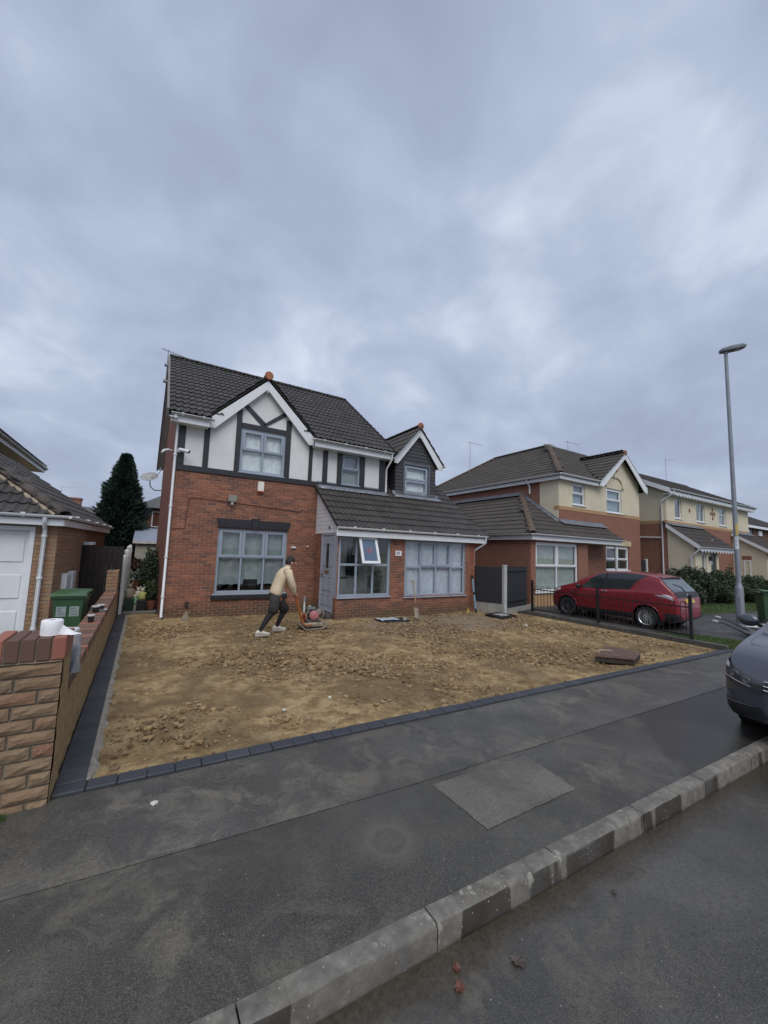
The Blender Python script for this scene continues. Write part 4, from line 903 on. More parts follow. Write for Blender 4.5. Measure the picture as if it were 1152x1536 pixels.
# ================================================================== RIGHT NEIGHBOUR
FARB = bricktex('neighbour_brick', s2l(134, 86, 70), s2l(150, 98, 80), s2l(158, 134, 118))
BUFF = bricktex('buff_brick', s2l(176, 138, 98), s2l(190, 150, 108), s2l(186, 160, 130))
NH = thing('cream_gabled_house', 'brick house with cream rendered upper floor and hipped garage wing beside the red car', 'house', (17, 13, 0))
Nf = Plane((0, 10.4, 0), (1, 0, 0), (0, -1, 0)); Nl = Plane((15.15, 0, 0), (0, 1, 0), (-1, 0, 0)); Nr = Plane((21.9, 0, 0), (0, 1, 0), (1, 0, 0))
nw1 = (16.13, 17.08, 4.24, 5.22); nw2 = (18.86, 20.2, 4.12, 5.30); nw3 = (18.7, 20.75, 1.35, 2.5)
wall(NH, 'wall', Nf, 15.16, 21.89, -.1, 3.94, FARB, [nw3])
wall(NH, 'buff_band', Nf, 15.125, 21.915, 3.94, 4.10, BUFF, (), .25, .012)
wall(NH, 'rendered_wall', Nf, 15.16, 21.89, 4.10, 5.42, CREAM, [nw1, nw2])
mb = MB(); Nf.poly(mb, [(17.95, 5.422), (21.89, 5.422), (21.89, 5.78), (20.12, 7.1), (17.95, 5.5)], -.2, 0); mb.build('gable_panel', CREAM, NH)
wall(NH, 'rendered_wall', Nl, 10.42, 11.35, 3.3, 5.42, CREAM, (), .25, .01); wall(NH, 'wall', Nl, 11.35, 20.2, -.1, 5.42, FARB)
wall(NH, 'wall', Nr, 10.65, 20.2, -.1, 5.42, FARB); wall(NH, 'wall', Plane((0, 20.2, 0), (1, 0, 0), (0, 1, 0)), 15.2, 21.9, -.1, 5.4, FARB)
NG = glassmat('far_glass', (.9, .93, .94), 1.1); PALEB = plain('pale_blind_far', (.42, .47, .50), .8, .1, 5)
window(NH, Nf, *nw1, [], [4.74], UPVC, sashes=((0, 1),), sill=(.05, .05, .05, UPVC), gl=NG, curtain=[(16.2, 17.0, 4.3, 5.15, PALEB, .012, 5)])
window(NH, Nf, *nw2, [], [4.72], UPVC, sashes=((0, 1),), sill=(.06, .05, .05, UPVC), gl=NG, curtain=[(18.92, 20.12, 4.2, 5.2, PALEB, .012, 5)])
window(NH, Nf, *nw3, [19.75], [1.85], UPVC, sashes=((0, 1), (1, 1)), sill=(.05, .05, .05, UPVC), gl=NG)
mb = MB(); Nf.box(mb, 18.6, 20.95, 2.52, 2.78, -.02, .03); mb.build('stone_lintel', plain('buff_stone', (.5, .42, .26), .85), NH, bevel=.01)
# moulded arch over the gable window
mb = MB(); ps = [(19.53+.70*math.cos(t), 5.48+.42*math.sin(t)) for t in [math.pi*i/14 for i in range(15)]]
for i in range(14):
    (a, z), (b, w) = ps[i], ps[i+1]; Nf.poly(mb, [(a, z), (b, w), (19.53+(b-19.53)*1.16, 5.48+(w-5.48)*1.2), (19.53+(a-19.53)*1.16, 5.48+(z-5.48)*1.2)], 0, .06)
Nf.box(mb, 19.46, 19.6, 5.86, 6.06, 0, .09); Nf.box(mb, 18.68, 18.86, 5.38, 5.48, 0, .08); Nf.box(mb, 20.2, 20.38, 5.38, 5.48, 0, .08); mb.build('arch_moulding', CREAM, NH)
mb = MB(); Nf.box(mb, 19.5, 19.78, 6.18, 6.62, 0, .08); mb.build('alarm_box', plain('alarm_red', (.35, .03, .03), .4), NH, bevel=.02)
# wing
Wf = Plane((0, 9.75, 0), (1, 0, 0), (0, -1, 0)); Wl = Plane((12.45, 0, 0), (0, 1, 0), (-1, 0, 0)); nw4 = (12.74, 15.45, .55, 2.44)
wall(NH, 'wall', Wf, 12.46, 16.15, .45, 2.6, FARB, [nw4]); wall(NH, 'plinth_wall', Wf, 12.46, 16.15, -.1, .45, BUFF)
wall(NH, 'wall', Wl, 9.77, 17, -.1, 2.6, FARB); mb = MB(); mb.box(15.95, 16.15, 9.95, 10.4, -.1, 2.6); mb.build('porch_side_wall', FARB, NH)
window(NH, Wf, *nw4, [14.1], [1.5], UPVC, sashes=((0, 1), (1, 1)), sill=(.06, .06, .06, UPVC), gl=NG, curtain=[(12.8, 15.4, .6, 2.4, plain('cream_blind', (.46, .47, .41), .85), .02, 6)])
n_r = MB(); ex, ey, ez, ks = 12.27, 9.50, 2.72, .70
n_r.prism([(ex, ey, ez), (18.57, ey, ez), (18.57, 10.4, ez+.63), (15.15, 10.4, ez+.63), (15.15, ey+2.88, ez+2.016)], (0, 0, -.05))
n_r.prism([(ex, ey, ez), (15.15, ey+2.88, ez+2.016), (15.15, 17.2, ez+2.016), (ex, 17.2, ez)], (0, 0, -.05))
e2 = 5.44; rx, ry0, ry1, rz = 18.58, 13.35, 17.2, 7.93
c0, c1, c2, c3 = (14.93, 10.15, e2), (22.2, 10.15, e2), (22.2, 20.4, e2), (14.93, 20.4, e2)
zq = e2+(rz-e2)/(ry0-10.15)*.8; n_r.prism([c0, (17.9, 10.15, e2), (17.9, 10.95, zq), (21.29, 10.95, zq), (rx, ry0, rz)], (0, 0, -.05)); n_r.prism([c1, c2, (rx, ry1, rz), (rx, ry0, rz)], (0, 0, -.05)); n_r.prism([c2, c3, (rx, ry1, rz)], (0, 0, -.05)); n_r.prism([c3, c0, (rx, ry0, rz), (rx, ry1, rz)], (0, 0, -.05))
gx, gz, ge = 20.12, 7.18, 5.5
n_r.prism([(17.85, 10.12, ge), (17.85, 13, ge), (gx, 13, gz), (gx, 10.12, gz)], (0, 0, -.05)); n_r.prism([(22.2, 10.12, ge+.14), (22.2, 13, ge+.14), (gx, 13, gz), (gx, 10.12, gz)], (0, 0, -.05))
nroof = n_r.build('roof', UNDER, NH)
NT_ = tile_mesh('roof_tile', piece('neighbour_roof_tile', [(.060, .052, .045), (.072, .060, .051), (.054, .047, .042)], .7, .4, 45))
fz = lambda y: e2+(rz-e2)/(ry0-10.15)*(y-10.15); lz = lambda x: e2+(rz-e2)/(rx-14.93)*(x-14.93)
ts = slope((ex, ey, ez), (1, 0, 0), Vector((0, 1, ks)).normalized(), 6.3, 3.6, lambda p: p.y-ey < (p.x-ex)+.1 and (p.y < 10.4 or p.x < 15.1) and p.y < 12.4)
ts += slope((ex, 17.2, ez), (0, -1, 0), Vector((1, 0, ks)).normalized(), 7.7, 3.55, lambda p: p.y-ey > (p.x-ex)-.1 and p.x < 15.1)
kf_, kl_ = (rz-e2)/(ry0-10.15), (rz-e2)/(rx-14.93)
ts += slope((14.93, 10.15, e2), (1, 0, 0), Vector((0, 1, kf_)).normalized(), 7.2, 4.1, lambda p: lz(p.x) > p.z-.1 and not (18.0+max(0, p.y-10.5) < p.x < 22.4-max(0, p.y-10.5)))
ts += slope((14.93, 20.4, e2), (0, -1, 0), Vector((1, 0, kl_)).normalized(), 10.2, 4.45, lambda p: fz(p.y) > p.z-.1 and e2+(rz-e2)/(20.4-ry1)*(20.4-p.y) > p.z-.1)
kg = (gz-ge)/(gx-17.85)
ts += slope((17.85, 13, ge), (0, -1, 0), Vector((1, 0, kg)).normalized(), 2.86, 2.85, lambda p: p.z > fz(p.y)-.12)
ts += slope((22.22, 10.14, ge+.12), (0, 1, 0), Vector((-1, 0, kg)).normalized(), 2.86, 2.85)
pieces(nroof, 'roof_tile', NT_, ts, 300, 'roof_tiles')
ridge(nroof, (ex, ey, ez+.05), (15.15, ey+2.88, ez+2.06), .13, TILE2, 'hip_tile', .42)
ridge(nroof, Vector(c0)+Vector((0, 0, .05)), (rx, ry0, rz+.05), .13, TILE2, 'hip_tile', .42); ridge(nroof, (rx, ry0, rz+.05), (rx, ry1, rz+.05), .13, TILE, 'ridge_tile'); ridge(nroof, (rx, ry1, rz+.05), (14.93, 20.4, e2+.05), .13, TILE2, 'hip_tile')
ridge(nroof, (gx, 10.1, gz+.04), (gx, 12.5, gz+.04), .12, TILE)
MB().lathe([(0, -.01), (.12, -.01), (.13, .05)], (gx, 10.1, gz), 16, (0, 1, 0), cap=False).build('ridge_end_cap', TERRA, nroof)
for s in (-1, 1):
    mb = MB(); xe = gx+s*(2.25 if s < 0 else 2.1); e_ = ge+(0 if s < 0 else .12); mb.prism([(xe, 10.12, e_+.02), (xe, 10.12, e_-.26), (xe-s*.3, 10.12, e_-.26), (gx, 10.12, gz-.30), (gx, 10.12, gz)], (0, .03, 0)); mb.build('barge_board', UPVC, NH)
    for i in range(14):   # scalloped drops under the barge
        t_ = (i+.5)/14; mb = MB(); mb.lathe([(.06, 0), (.06, .02)], (xe+(gx-xe)*t_, 10.125, (ge-.24)+(gz-.30-ge+.24)*t_+.02), 8, (0, 1, 0)); mb.build('barge_scallop', UPVC, NH)
fasc(NH, (14.95, 10.2, 5.33), (17.9, 10.2, 5.33), .2); gutter(NH, (14.9, 10.12, 5.46), (17.9, 10.12, 5.46), .06, UPVC)
fasc(NH, (14.98, 10.2, 5.33), (14.98, 20.3, 5.33), .2); gutter(NH, (14.9, 10.12, 5.46), (14.9, 20.4, 5.46), .06, UPVC)
fasc(NH, (12.3, 9.56, 2.60), (18.5, 9.56, 2.60), .2); gutter(NH, (12.22, 9.48, 2.73), (18.57, 9.48, 2.73), .06, UPVC)
fasc(NH, (12.32, 9.56, 2.60), (12.32, 17, 2.60), .2); gutter(NH, (12.24, 9.48, 2.73), (12.24, 17, 2.73), .06, UPVC)
mb = MB(); mb.box(12.34, 18.5, 9.57, 10.39, 2.50, 2.515); mb.box(14.99, 15.14, 10.2, 20, 5.24, 5.25); mb.box(15.0, 17.9, 10.21, 10.39, 5.24, 5.25); mb.build('soffit', UPVC, NH)
pipe(NH, [(14.9, 11.9, 5.42), (14.95, 11.9, 5.3), (15.08, 11.85, 5.1), (15.08, 11.85, 4.75)], .036, UPVC)
MB().lathe([(.06, 0), (.06, .3), (.035, .34), (.05, .5), (.07, .9), (.05, 1.2), (.035, 1.4), (.06, 1.45), (.06, 2.5)], (18.25, 9.7, 0), 12).build('porch_post', UPVC, NH, auto=45)
for x0, x1, y, z in ((15.15, 18.57, 10.39, 3.36),):
    mb = MB(); mb.grid([[(x0+(x1-x0)*i/8, y+dy, z+dz+random.uniform(0, .01)) for i in range(9)] for dy, dz in ((-.0, .16), (-.01, .08), (-.24, -.06))]); mb.build('flashing', LEAD, NH)
mb = MB(); mb.grid([[(15.14-dx, y, zz+dz) for y, zz in ((10.4, 3.36), (12.38, 4.74), (17.2, 4.74))] for dx, dz in ((0, .16), (.01, .08), (.22, -.02))]); mb.build('flashing', LEAD, NH)
aerial('tv_aerial', 'thin television aerial beside the hip of the cream gabled house roof', (17.0, 17.8, 7.0), 1.9, 1.0, (.9, -.3, -.12), 4, .12)
aerial('tv_aerial', 'tall television aerial on the ridge behind the cream gable', (23.6, 15.5, 7.2), 2.4, 1.1, (.9, -.3, -.12), 4, .14)

# ================================================================== CREAM SEMI-DETACHED PAIR FURTHER ALONG
CH = thing('cream_semi_house', 'cream rendered pair of houses with brick diamonds and lean-to porches behind the hedge', 'house', (29, 12, 0))
Cf = Plane((0, 9.8, 0), (1, 0, 0), (0, -1, 0)); Cl = Plane((23.4, 0, 0), (0, 1, 0), (-1, 0, 0))
cw = [(24.4, 25.2, 4.2, 5.3), (27.05, 28.2, 4.2, 5.28), (30.2, 31.35, 4.18, 5.28), (26.9, 28.2, .75, 2.6)]
wall(CH, 'wall', Cf, 23.42, 35.1, -.1, 3.85, FARB, [cw[3]]); wall(CH, 'buff_band', Cf, 23.39, 35.12, 3.85, 4.02, BUFF, (), .25, .012); wall(CH, 'rendered_wall', Cf, 23.42, 35.1, 4.02, 5.6, CREAM, cw[:3])
wall(CH, 'rendered_wall', Cl, 9.83, 11.6, 4.02, 5.6, CREAM); wall(CH, 'buff_band', Cl, 9.83, 11.6, 3.85, 4.02, BUFF); wall(CH, 'wall', Cl, 9.83, 11.6, -.1, 3.85, FARB)
mb = MB(); Cl.poly(mb, [(11.6, -.1), (17, -.1), (17, 5.6), (13.4, 7.5), (11.6, 6.3)], -.2, 0); mb.build('side_wall', FARB, CH)
mb = MB(); Cl.poly(mb, [(9.83, 5.6), (11.6, 5.6), (11.6, 6.5)], -.2, 0); mb.build('gable_panel', CREAM, CH)
window(CH, Cf, *cw[0], [], [], UPVC, gl=NG, sill=(.04, .05, .05, UPVC)); window(CH, Cf, *cw[1], [27.62], [], UPVC, gl=NG, sill=(.04, .05, .05, UPVC)); window(CH, Cf, *cw[2], [], [4.85], UPVC, gl=NG, sill=(.04, .05, .05, UPVC), blind=[(30.2, 31.3, 4.2, 4.85, plain('tan_blind', (.3, .25, .2), .8))]); window(CH, Cf, *cw[3], [], [1.75], UPVC, gl=NG, sill=(.12, .12, .12, FARB))
for cx_, cz_, full in ((29.28, 4.80, 1), (26.15, 4.80, 0), (33.0, 4.80, 0)):
    for dx, dz in ((0, 0), (.26, 0), (-.26, 0), (0, .26), (0, -.26)) if full else ((0, -.05),):
        mb = MB(); Cf.poly(mb, [(cx_+dx-.12, cz_+dz), (cx_+dx, cz_+dz-.14), (cx_+dx+.12, cz_+dz), (cx_+dx, cz_+dz+.14)], 0, .02); mb.build('brick_diamond', FARB, CH)
mb = MB(); mb.prism([(23.1, 9.45, 5.62), (35.4, 9.45, 5.62), (35.4, 13.4, 7.62), (23.1, 13.4, 7.62)], (0, 0, -.06)); mb.prism([(23.1, 17.35, 5.62), (35.4, 17.35, 5.62), (35.4, 13.4, 7.62), (23.1, 13.4, 7.62)], (0, 0, -.06)); croof = mb.build('roof', UNDER, CH)
PT = tile_mesh('roof_tile', piece('far_roof_tile', [(.045, .038, .036), (.055, .046, .043), (.05, .042, .04)], .75, .3, 45))
pieces(croof, 'roof_tile', PT, slope((23.1, 9.43, 5.62), (1, 0, 0), Vector((0, 3.95, 2.0)).normalized(), 12.3, 4.45), 0, 'roof_tiles')
ridge(croof, (23.1, 13.4, 7.66), (35.4, 13.4, 7.66), .12, TILE)
fasc(CH, (23.2, 9.5, 5.5), (35.4, 9.5, 5.5), .2); gutter(CH, (23.2, 9.42, 5.64), (35.45, 9.42, 5.64), .06, UPVC)
for i in range(30): MB().lathe([(.1, 0), (.1, .02)], (24.0+i*.385, 9.485, 5.42), 8, (0, 1, 0)).build('eave_scallop', UPVC, CH)
mb = MB(); mb.prism([(23.08, 9.45, 5.4), (23.08, 13.4, 7.4), (23.08, 13.4, 7.6), (23.08, 9.45, 5.66)], (.04, 0, 0)); mb.build('barge_board', UPVC, CH)
mb = MB(); mb.box(23.1, 35.4, 9.5, 9.79, 5.38, 5.4); mb.build('soffit', UPVC, CH)
pipe(CH, [(23.5, 9.42, 5.6), (23.4, 9.5, 5.4), (23.2, 9.95, 5.0), (23.35, 10.0, 4.8), (23.33, 10.0, 0)], .04, UPVC)
MB().tube([(23.33, 11.6, 3.15), (23.33, 10.05, 3.1)], .03).build('waste_pipe', UPVC, CH)
def leanto(x0, x1, yf, front):
    lp = Plane((x0, 0, 0), (0, 1, 0), (-1, 0, 0)); mb = MB(); lp.poly(mb, [(yf+.02, -.1), (9.79, -.1), (9.79, 3.68), (yf+.02, 2.72)], -.2, 0); mb.build('leanto_side', CREAM, CH)
    mb = MB(); mb.prism([(x0-.15, yf-.28, 2.62), (x1, yf-.28, 2.62), (x1, 9.78, 3.80), (x0-.15, 9.78, 3.80)], (0, 0, -.06)); r_ = mb.build('leanto_roof', UNDER, CH)
    sl_ = Vector((0, 9.78-yf+.28, 1.18)); pieces(r_, 'roof_tile', PT, slope((x0-.15, yf-.3, 2.62), (1, 0, 0), sl_.normalized(), x1-x0+.15, sl_.length), 0, 'roof_tiles')
    mb = MB(); mb.prism([(x0-.17, yf-.28, 2.44), (x0-.17, 9.78, 3.62), (x0-.17, 9.78, 3.82), (x0-.17, yf-.28, 2.66)], (.03, 0, 0)); mb.build('barge_board', UPVC, CH)
    fasc(CH, (x0-.15, yf-.26, 2.52), (x1, yf-.26, 2.52), .17); gutter(CH, (x0-.2, yf-.33, 2.63), (x1, yf-.33, 2.63), .06, UPVC)
    for i in range(int((x1-x0)/.36)): MB().lathe([(.09, 0), (.09, .02)], (x0+.1+i*.36, yf-.275, 2.44), 8, (0, 1, 0)).build('eave_scallop', UPVC, CH)
    mb = MB(); mb.grid([[(x0+(x1-x0)*i/6, y, z) for i in range(7)] for y, z in ((9.785, 3.92), (9.77, 3.86), (9.5, 3.74))]); mb.build('flashing', LEAD, CH)
    lf = Plane((0, yf, 0), (1, 0, 0), (0, -1, 0)); return lf, lp
lf, lp = leanto(23.4, 27.5, 8.6, True)
lw = [(24.15, 24.65, 1.15, 2.3), (25.2, 25.95, .1, 2.35)]
wall(CH, 'leanto_front', lf, 23.41, 26.2, -.1, 2.5, CREAM, lw); mb = MB(); mb.box(26.0, 26.2, 8.8, 9.78, -.1, 3.1); mb.build('leanto_side', CREAM, CH)
window(CH, lf, *lw[0], [], [], UPVC, gl=NG, sill=(.02, .04, .04, UPVC)); mb = MB(); lf.box(mb, 24.18, 24.62, .85, 1.1, 0, .02); mb.build('brick_panel', FARB, CH)
mb = MB(); lf.box(mb, 25.2, 25.95, .1, 2.35, -.12, -.06); dr_ = mb.build('door', plain('dark_green_door', (.02, .028, .026), .4), CH); mb = MB(); lf.box(mb, 25.35, 25.55, 1.2, 2.1, -.06, -.05); mb.build('door_light', NG, dr_)
MB().lathe([(.05, 0), (.07, .04), (.07, .2), (.02, .26)], (24.98, 8.52, 1.95), 8).build('porch_lantern', WROUGHT, CH)
pipe(CH, [(23.3, 8.27, 2.6), (23.25, 8.4, 2.45), (23.32, 8.75, 2.15), (23.33, 8.75, 0)], .04, UPVC)
lf, lp = leanto(32.1, 35.4, 8.2, True)
wall(CH, 'leanto_front', lf, 32.11, 35.0, -.1, 2.5, CREAM, [(32.75, 33.6, .1, 2.3)])
mb = MB(); lf.box(mb, 32.75, 33.6, .1, 2.3, -.12, -.05); dr_ = mb.build('door', UPVC, CH)
MB().lathe([(.16, 0), (.16, .015)], lf.at(33.17, 1.95, -.05), 14, (0, -1, 0)).build('door_light', plain('dark_pane', (.03, .035, .04), .2), dr_)
mb = MB(); lf.box(mb, 33.0, 33.35, 1.05, 1.12, -.05, -.03); mb.build('letterbox', plain('brass', (.28, .2, .1), .4, metal=.6), dr_)
window(CH, lp, 8.95, 9.3, 1.0, 2.1, [], [], UPVC, rec=-.02, gl=NG, room=False, sill=(.02, .05, .05, UPVC))
mb = MB(); lp.box(mb, 8.9, 9.35, 2.12, 2.35, 0, .02); lp.box(mb, 8.9, 9.35, .72, .94, 0, .02); mb.build('brick_panel', FARB, CH)
aerial('tv_aerial', 'three-tier television aerial on the ridge of the cream semi-detached pair', (32.2, 13.4, 7.6), 1.7, .7, (.8, -.6, 0), 3, .15)
# ---- dark brick house beyond
BH = thing('dark_brick_house', 'dark brick house with brown tiled roof beyond the cream pair', 'house', (52, 14, 0))
Bf = Plane((0, 14, 0), (1, 0, 0), (0, -1, 0)); DB = bricktex('dark_brick', s2l(92, 66, 54), s2l(110, 80, 66), s2l(120, 104, 92)); bw_ = (49.3, 51.2, 3.9, 5.5)
wall(BH, 'wall', Bf, 47, 64, -.1, 5.6, DB, [bw_]); mb = MB(); mb.box(47, 47.25, 14.25, 22, -.1, 5.6); mb.build('side_wall', DB, BH)
window(BH, Bf, *bw_, [50.0], [], UPVC, gl=NG, sill=(.06, .08, .06, UPVC))
mb = MB(); mb.prism([(46.6, 13.6, 5.6), (64.4, 13.6, 5.6), (64.4, 18, 7.75), (46.6, 18, 7.75)], (0, 0, -.08)); mb.prism([(46.6, 22.4, 5.6), (64.4, 22.4, 5.6), (64.4, 18, 7.75), (46.6, 18, 7.75)], (0, 0, -.08)); r_ = mb.build('roof', UNDER, BH)
pieces(r_, 'roof_tile', PT, slope((46.6, 13.58, 5.6), (1, 0, 0), Vector((0, 4.4, 2.15)).normalized(), 17.8, 4.9), 0, 'roof_tiles')
mb = MB(); mb.bar((46.6, 13.6, 5.45), (64.4, 13.6, 5.45), .03, .25); mb.build('fascia', UPVC, BH)
mb = MB(); Bf.box(mb, 52.6, 53.5, 4.7, 5.2, 0, .1); mb.build('alarm_box', UPVC, BH)

# ================================================================== HOUSES AND SHED BEHIND, LEFT
RH = thing('rear_house', 'red brick house with grey hipped roof behind the conifer', 'house', (3, 31, 0))
mb = MB(); mb.box(-.35, 7, 30, 36, -.1, 4.15); mb.build('wall', UBT, RH)
mb = MB(); q = [(-.7, 29.6, 4.2), (7.3, 29.6, 4.2), (7.3, 36.4, 4.2), (-.7, 36.4, 4.2)]; mb.add(q+[(3, 33, 6.6), (4, 33, 6.6)], [(0, 1, 5, 4), (1, 2, 5), (2, 3, 4, 5), (3, 0, 4), (0, 3, 2, 1)]); mb.build('roof', plain('grey_slate', (.10, .105, .105), .8, .2, 9, bump=.4, bscale=14), RH)
Rf = Plane((0, 30, 0), (1, 0, 0), (0, -1, 0)); window(RH, Rf, .35, 1.5, 2.95, 4.0, [.9], [], UPVC, rec=-.05, gl=NG, room=False); window(RH, Rf, -.2, .02, 3.1, 3.75, [], [], UPVC, rec=-.05, gl=NG, room=False, out=.04)
SH = thing('concrete_shed', 'pale sectional concrete garage with grey sheet roof at the end of the side passage', 'shed', (.5, 24, 0))
for i in range(3): mb = MB(); mb.box(-.3+i*.62, .31+i*.62, 24, 24.08, -.1, 1.95); mb.build('wall_panel', plain('shed_concrete', (.36, .34, .29), .9, .15, 5, bump=.4), SH, bevel=.01)
mb = MB(); mb.box(-.32, -.25, 24.08, 28, -.1, 1.95); mb.build('side_panel', plain('shed_concrete', (.36, .34, .29), .9), SH)
mb = MB(); mb.prism([(-.45, 23.85, 1.93), (1.7, 23.85, 1.93), (1.7, 28, 2.75), (-.45, 28, 2.75)], (0, 0, .05)); mb.build('roof', plain('sheet_roof', (.24, .27, .33), .5, .1, 4), SH)
mb = MB(); mb.box(-.45, 1.7, 23.82, 23.85, 1.86, 2.0); mb.build('roof_trim', plain('pale_trim', (.5, .5, .48), .6), SH)
BK = thing('far_house', 'low roof with brick chimney far behind the tan garage', 'house', (-6.5, 42, 0))
mb = MB(); mb.box(-12, -2.2, 40.5, 46, -.1, 3.6); mb.build('wall', UBT, BK)
mb = MB(); mb.prism([(-12.4, 40, 3.6), (-1.9, 40, 3.6), (-1.9, 43, 4.9), (-12.4, 43, 4.9)], (0, 0, -.08)); mb.prism([(-12.4, 46.4, 3.6), (-1.9, 46.4, 3.6), (-1.9, 43, 4.9), (-12.4, 43, 4.9)], (0, 0, -.08)); mb.build('roof', plain('grey_slate', (.10, .105, .105)), BK)
mb = MB(); mb.box(-6.0, -4.9, 42.5, 43.5, 4.4, 5.55); mb.box(-6.06, -4.84, 42.44, 43.56, 5.45, 5.6); mb.build('chimney', FARB, BK)
aerial('tv_aerial', 'small television aerial by the far brick chimney', (-6.3, 42.8, 4.8), 1.7, 1.3, (1, 0, .05), 5, .2)
# ================================================================== GARDEN WALL, PILLAR, FENCES
STONE = piece('rough_stone_brick', [s2l(146, 124, 98), s2l(158, 136, 106), s2l(138, 114, 90), s2l(152, 124, 98), s2l(148, 106, 84)], .9, .9, 34, stain=s2l(96, 84, 62), stain_scale=3.0, grain=.8)
COPE = piece('red_brown_coping', [s2l(104, 78, 66), s2l(118, 88, 74), s2l(96, 76, 66), s2l(128, 98, 80)], .85, .5, 50, stain=s2l(84, 74, 62), stain_scale=6)
COPER = piece('orange_red_coping', [s2l(160, 104, 86), s2l(150, 96, 80)], .85, .5, 50)
FACE = plain('split_stone_face', s2l(150, 124, 88), .95, .3, 14, bump=1.0, bscale=26)
def rough_block(mb, x0, x1, y0, y1, z0, z1, R, k=.008):
    """pitched-face block: the faces bulge unevenly"""
    n = 5; m = 3
    def pt(u, v, w): return Vector((x0+(x1-x0)*u, y0+(y1-y0)*v, z0+(z1-z0)*w))
    P = []
    for j in range(m+1):
        row = []
        for i in range(n+1):
            e = i in (0, n) or j in (0, m); row.append(pt(i/n, 0, j/m)+Vector((0, -(0 if e else R.uniform(.004, k+.008)), 0)))
        P.append(row)
    mb.grid(P)
    mb.add([pt(0, 0, 0), pt(1, 0, 0), pt(1, 1, 0), pt(0, 1, 0), pt(0, 0, 1), pt(1, 0, 1), pt(1, 1, 1), pt(0, 1, 1)], [(0, 3, 2, 1), (4, 5, 6, 7), (1, 2, 6, 5), (2, 3, 7, 6), (3, 0, 4, 7)])
PI = thing('gate_pillar', 'rough tan brick gate pillar with red and brown soldier-brick cap', 'pillar', (-.62, 3.95, 0))
px0, px1, py0, py1 = -.845, -.425, 3.76, 4.12
mb = MB(); mb.box(px0+.012, px1-.012, py0+.012, py1-.012, -.08, 1.0); core = mb.build('mortar_core', plain('dark_mortar', (.16, .14, .11), .95, .25, 20, bump=.5), PI)
R_ = random.Random(3); z = -.05; r = 0; ch = .0945
while z < .99:
    zt = min(z+ch, 1.0); cuts = [px0, px0+.14, px0+.42] if r % 2 else [px0, px0+.285, px1]
    cuts = [px0, px0+.155, px1] if r % 2 else [px0, px0+.29, px1]
    if r in (10,): cuts = [px0, px1]
    for a, b in zip(cuts, cuts[1:]):
        mb = MB(); rough_block(mb, a+.008, b-.008, py0+R_.uniform(-.003, .003), py1-.15, z+.0075, zt-.0075, R_); mb.build('brick', STONE, PI)
    z += ch; r += 1
# smooth sawn side of the pillar towards the drive, and its back
mb = MB(); n = 14; P = []
for j in range(n+1): P.append([(px1+random.uniform(-.004, .006), py0+.002+(py1-py0)*i/8, -.05+1.05*j/n) for i in range(9)])
mb.grid(P).build('split_face', FACE, PI)
mb = MB(); mb.box(px0, px1-.02, py1-.14, py1, -.05, 1.0); mb.build('back_course', STONE, PI)
for i in range(5):
    w = .087; a = px0-.008+i*w; mb = MB(); mb.box(a+.004, a+w-.003, py0-.008+R_.uniform(-.004, .004), py1+.01, 1.005, 1.165+R_.uniform(-.003, .003)); mb.build('cap_brick', COPER if i in (0, 4) else COPE, PI, bevel=.006)
mb = MB(); mb.box(px0+.005, px1-.008, py0+.005, py1, .99, 1.15); mb.build('mortar_core', MORTAR2, PI)
GW = thing('garden_wall', 'low tan brick boundary wall with weathered red brick coping along the driveway', 'wall', (-.52, 7.6, 0))
mb = MB(); mb.box(-.61, -.44, 4.12, 12.3, -.08, .66); gwc = mb.build('wall_core', MORTAR2, GW)
mb = MB(); rows = []
for j in range(11): rows.append([(-.432+random.uniform(-.006, .006), 4.12+8.1*i/110, -.05+.73*j/10) for i in range(111)])
mb.grid(rows).build('split_face', FACE, GW)
inner = Plane((-.615, 0, 0), (0, 1, 0), (-1, 0, 0)); pieces(gwc, 'brick', UB_TAN, bricks(inner, 4.12, 12.2, -.04, .66), 60, 'bricks')
y = 4.125
while y < 10.9:
    mb = MB(); h = R_.uniform(-.004, .004); mb.box(-.638, -.412+R_.uniform(-.004, .004), y+.004, y+.072, .672+h, .775+h); mb.build('coping_brick', COPER if random.random() < .05 else COPE, GW, bevel=.006); y += .0745
mb = MB(); mb.box(-.63, -.422, 4.12, 10.95, .662, .765); mb.build('mortar_core', MORTAR2, GW)
# taller brick stop at the far end
mb = MB(); mb.box(-.64, -.43, 11.0, 11.4, -.05, 1.22); st = mb.build('end_pier', MORTAR2, GW)
ep = Plane((0, 10.99, 0), (1, 0, 0), (0, -1, 0)); pieces(st, 'brick', UB_TAN, bricks(ep, -.65, -.42, .78, 1.24)+bricks(Plane((-.425, 0, 0), (0, 1, 0), (1, 0, 0)), 11.0, 11.4, -.04, 1.24), 300, 'bricks')
# dark side gate between garage and wall
FG = thing('dark_side_fence', 'dark brown boarded side fence between the tan garage and the wall', 'fence', (-.9, 12.2, 0))
for i in range(9):
    a = -1.46+i*.118; mb = MB(); mb.box(a+.003, a+.115, 12.16+.012*(i % 2), 12.19+.012*(i % 2), -.05, 1.77); mb.build('board', BROWNWOOD, FG)
mb = MB(); mb.box(-1.46, -.4, 12.21, 12.26, 1.5, 1.6); mb.box(-1.46, -.4, 12.21, 12.26, .3, .4); mb.build('rail', BROWNWOOD, FG)
BF = thing('rear_boundary_fence', 'dark fence running back along the passage behind the white posts', 'fence', (-.5, 18, 0))
for i in range(6): mb = MB(); mb.box(-.50, -.46, 12.75+i*1.83, 14.5+i*1.83, -.05, 1.62); mb.build('panel', BROWNWOOD, BF)
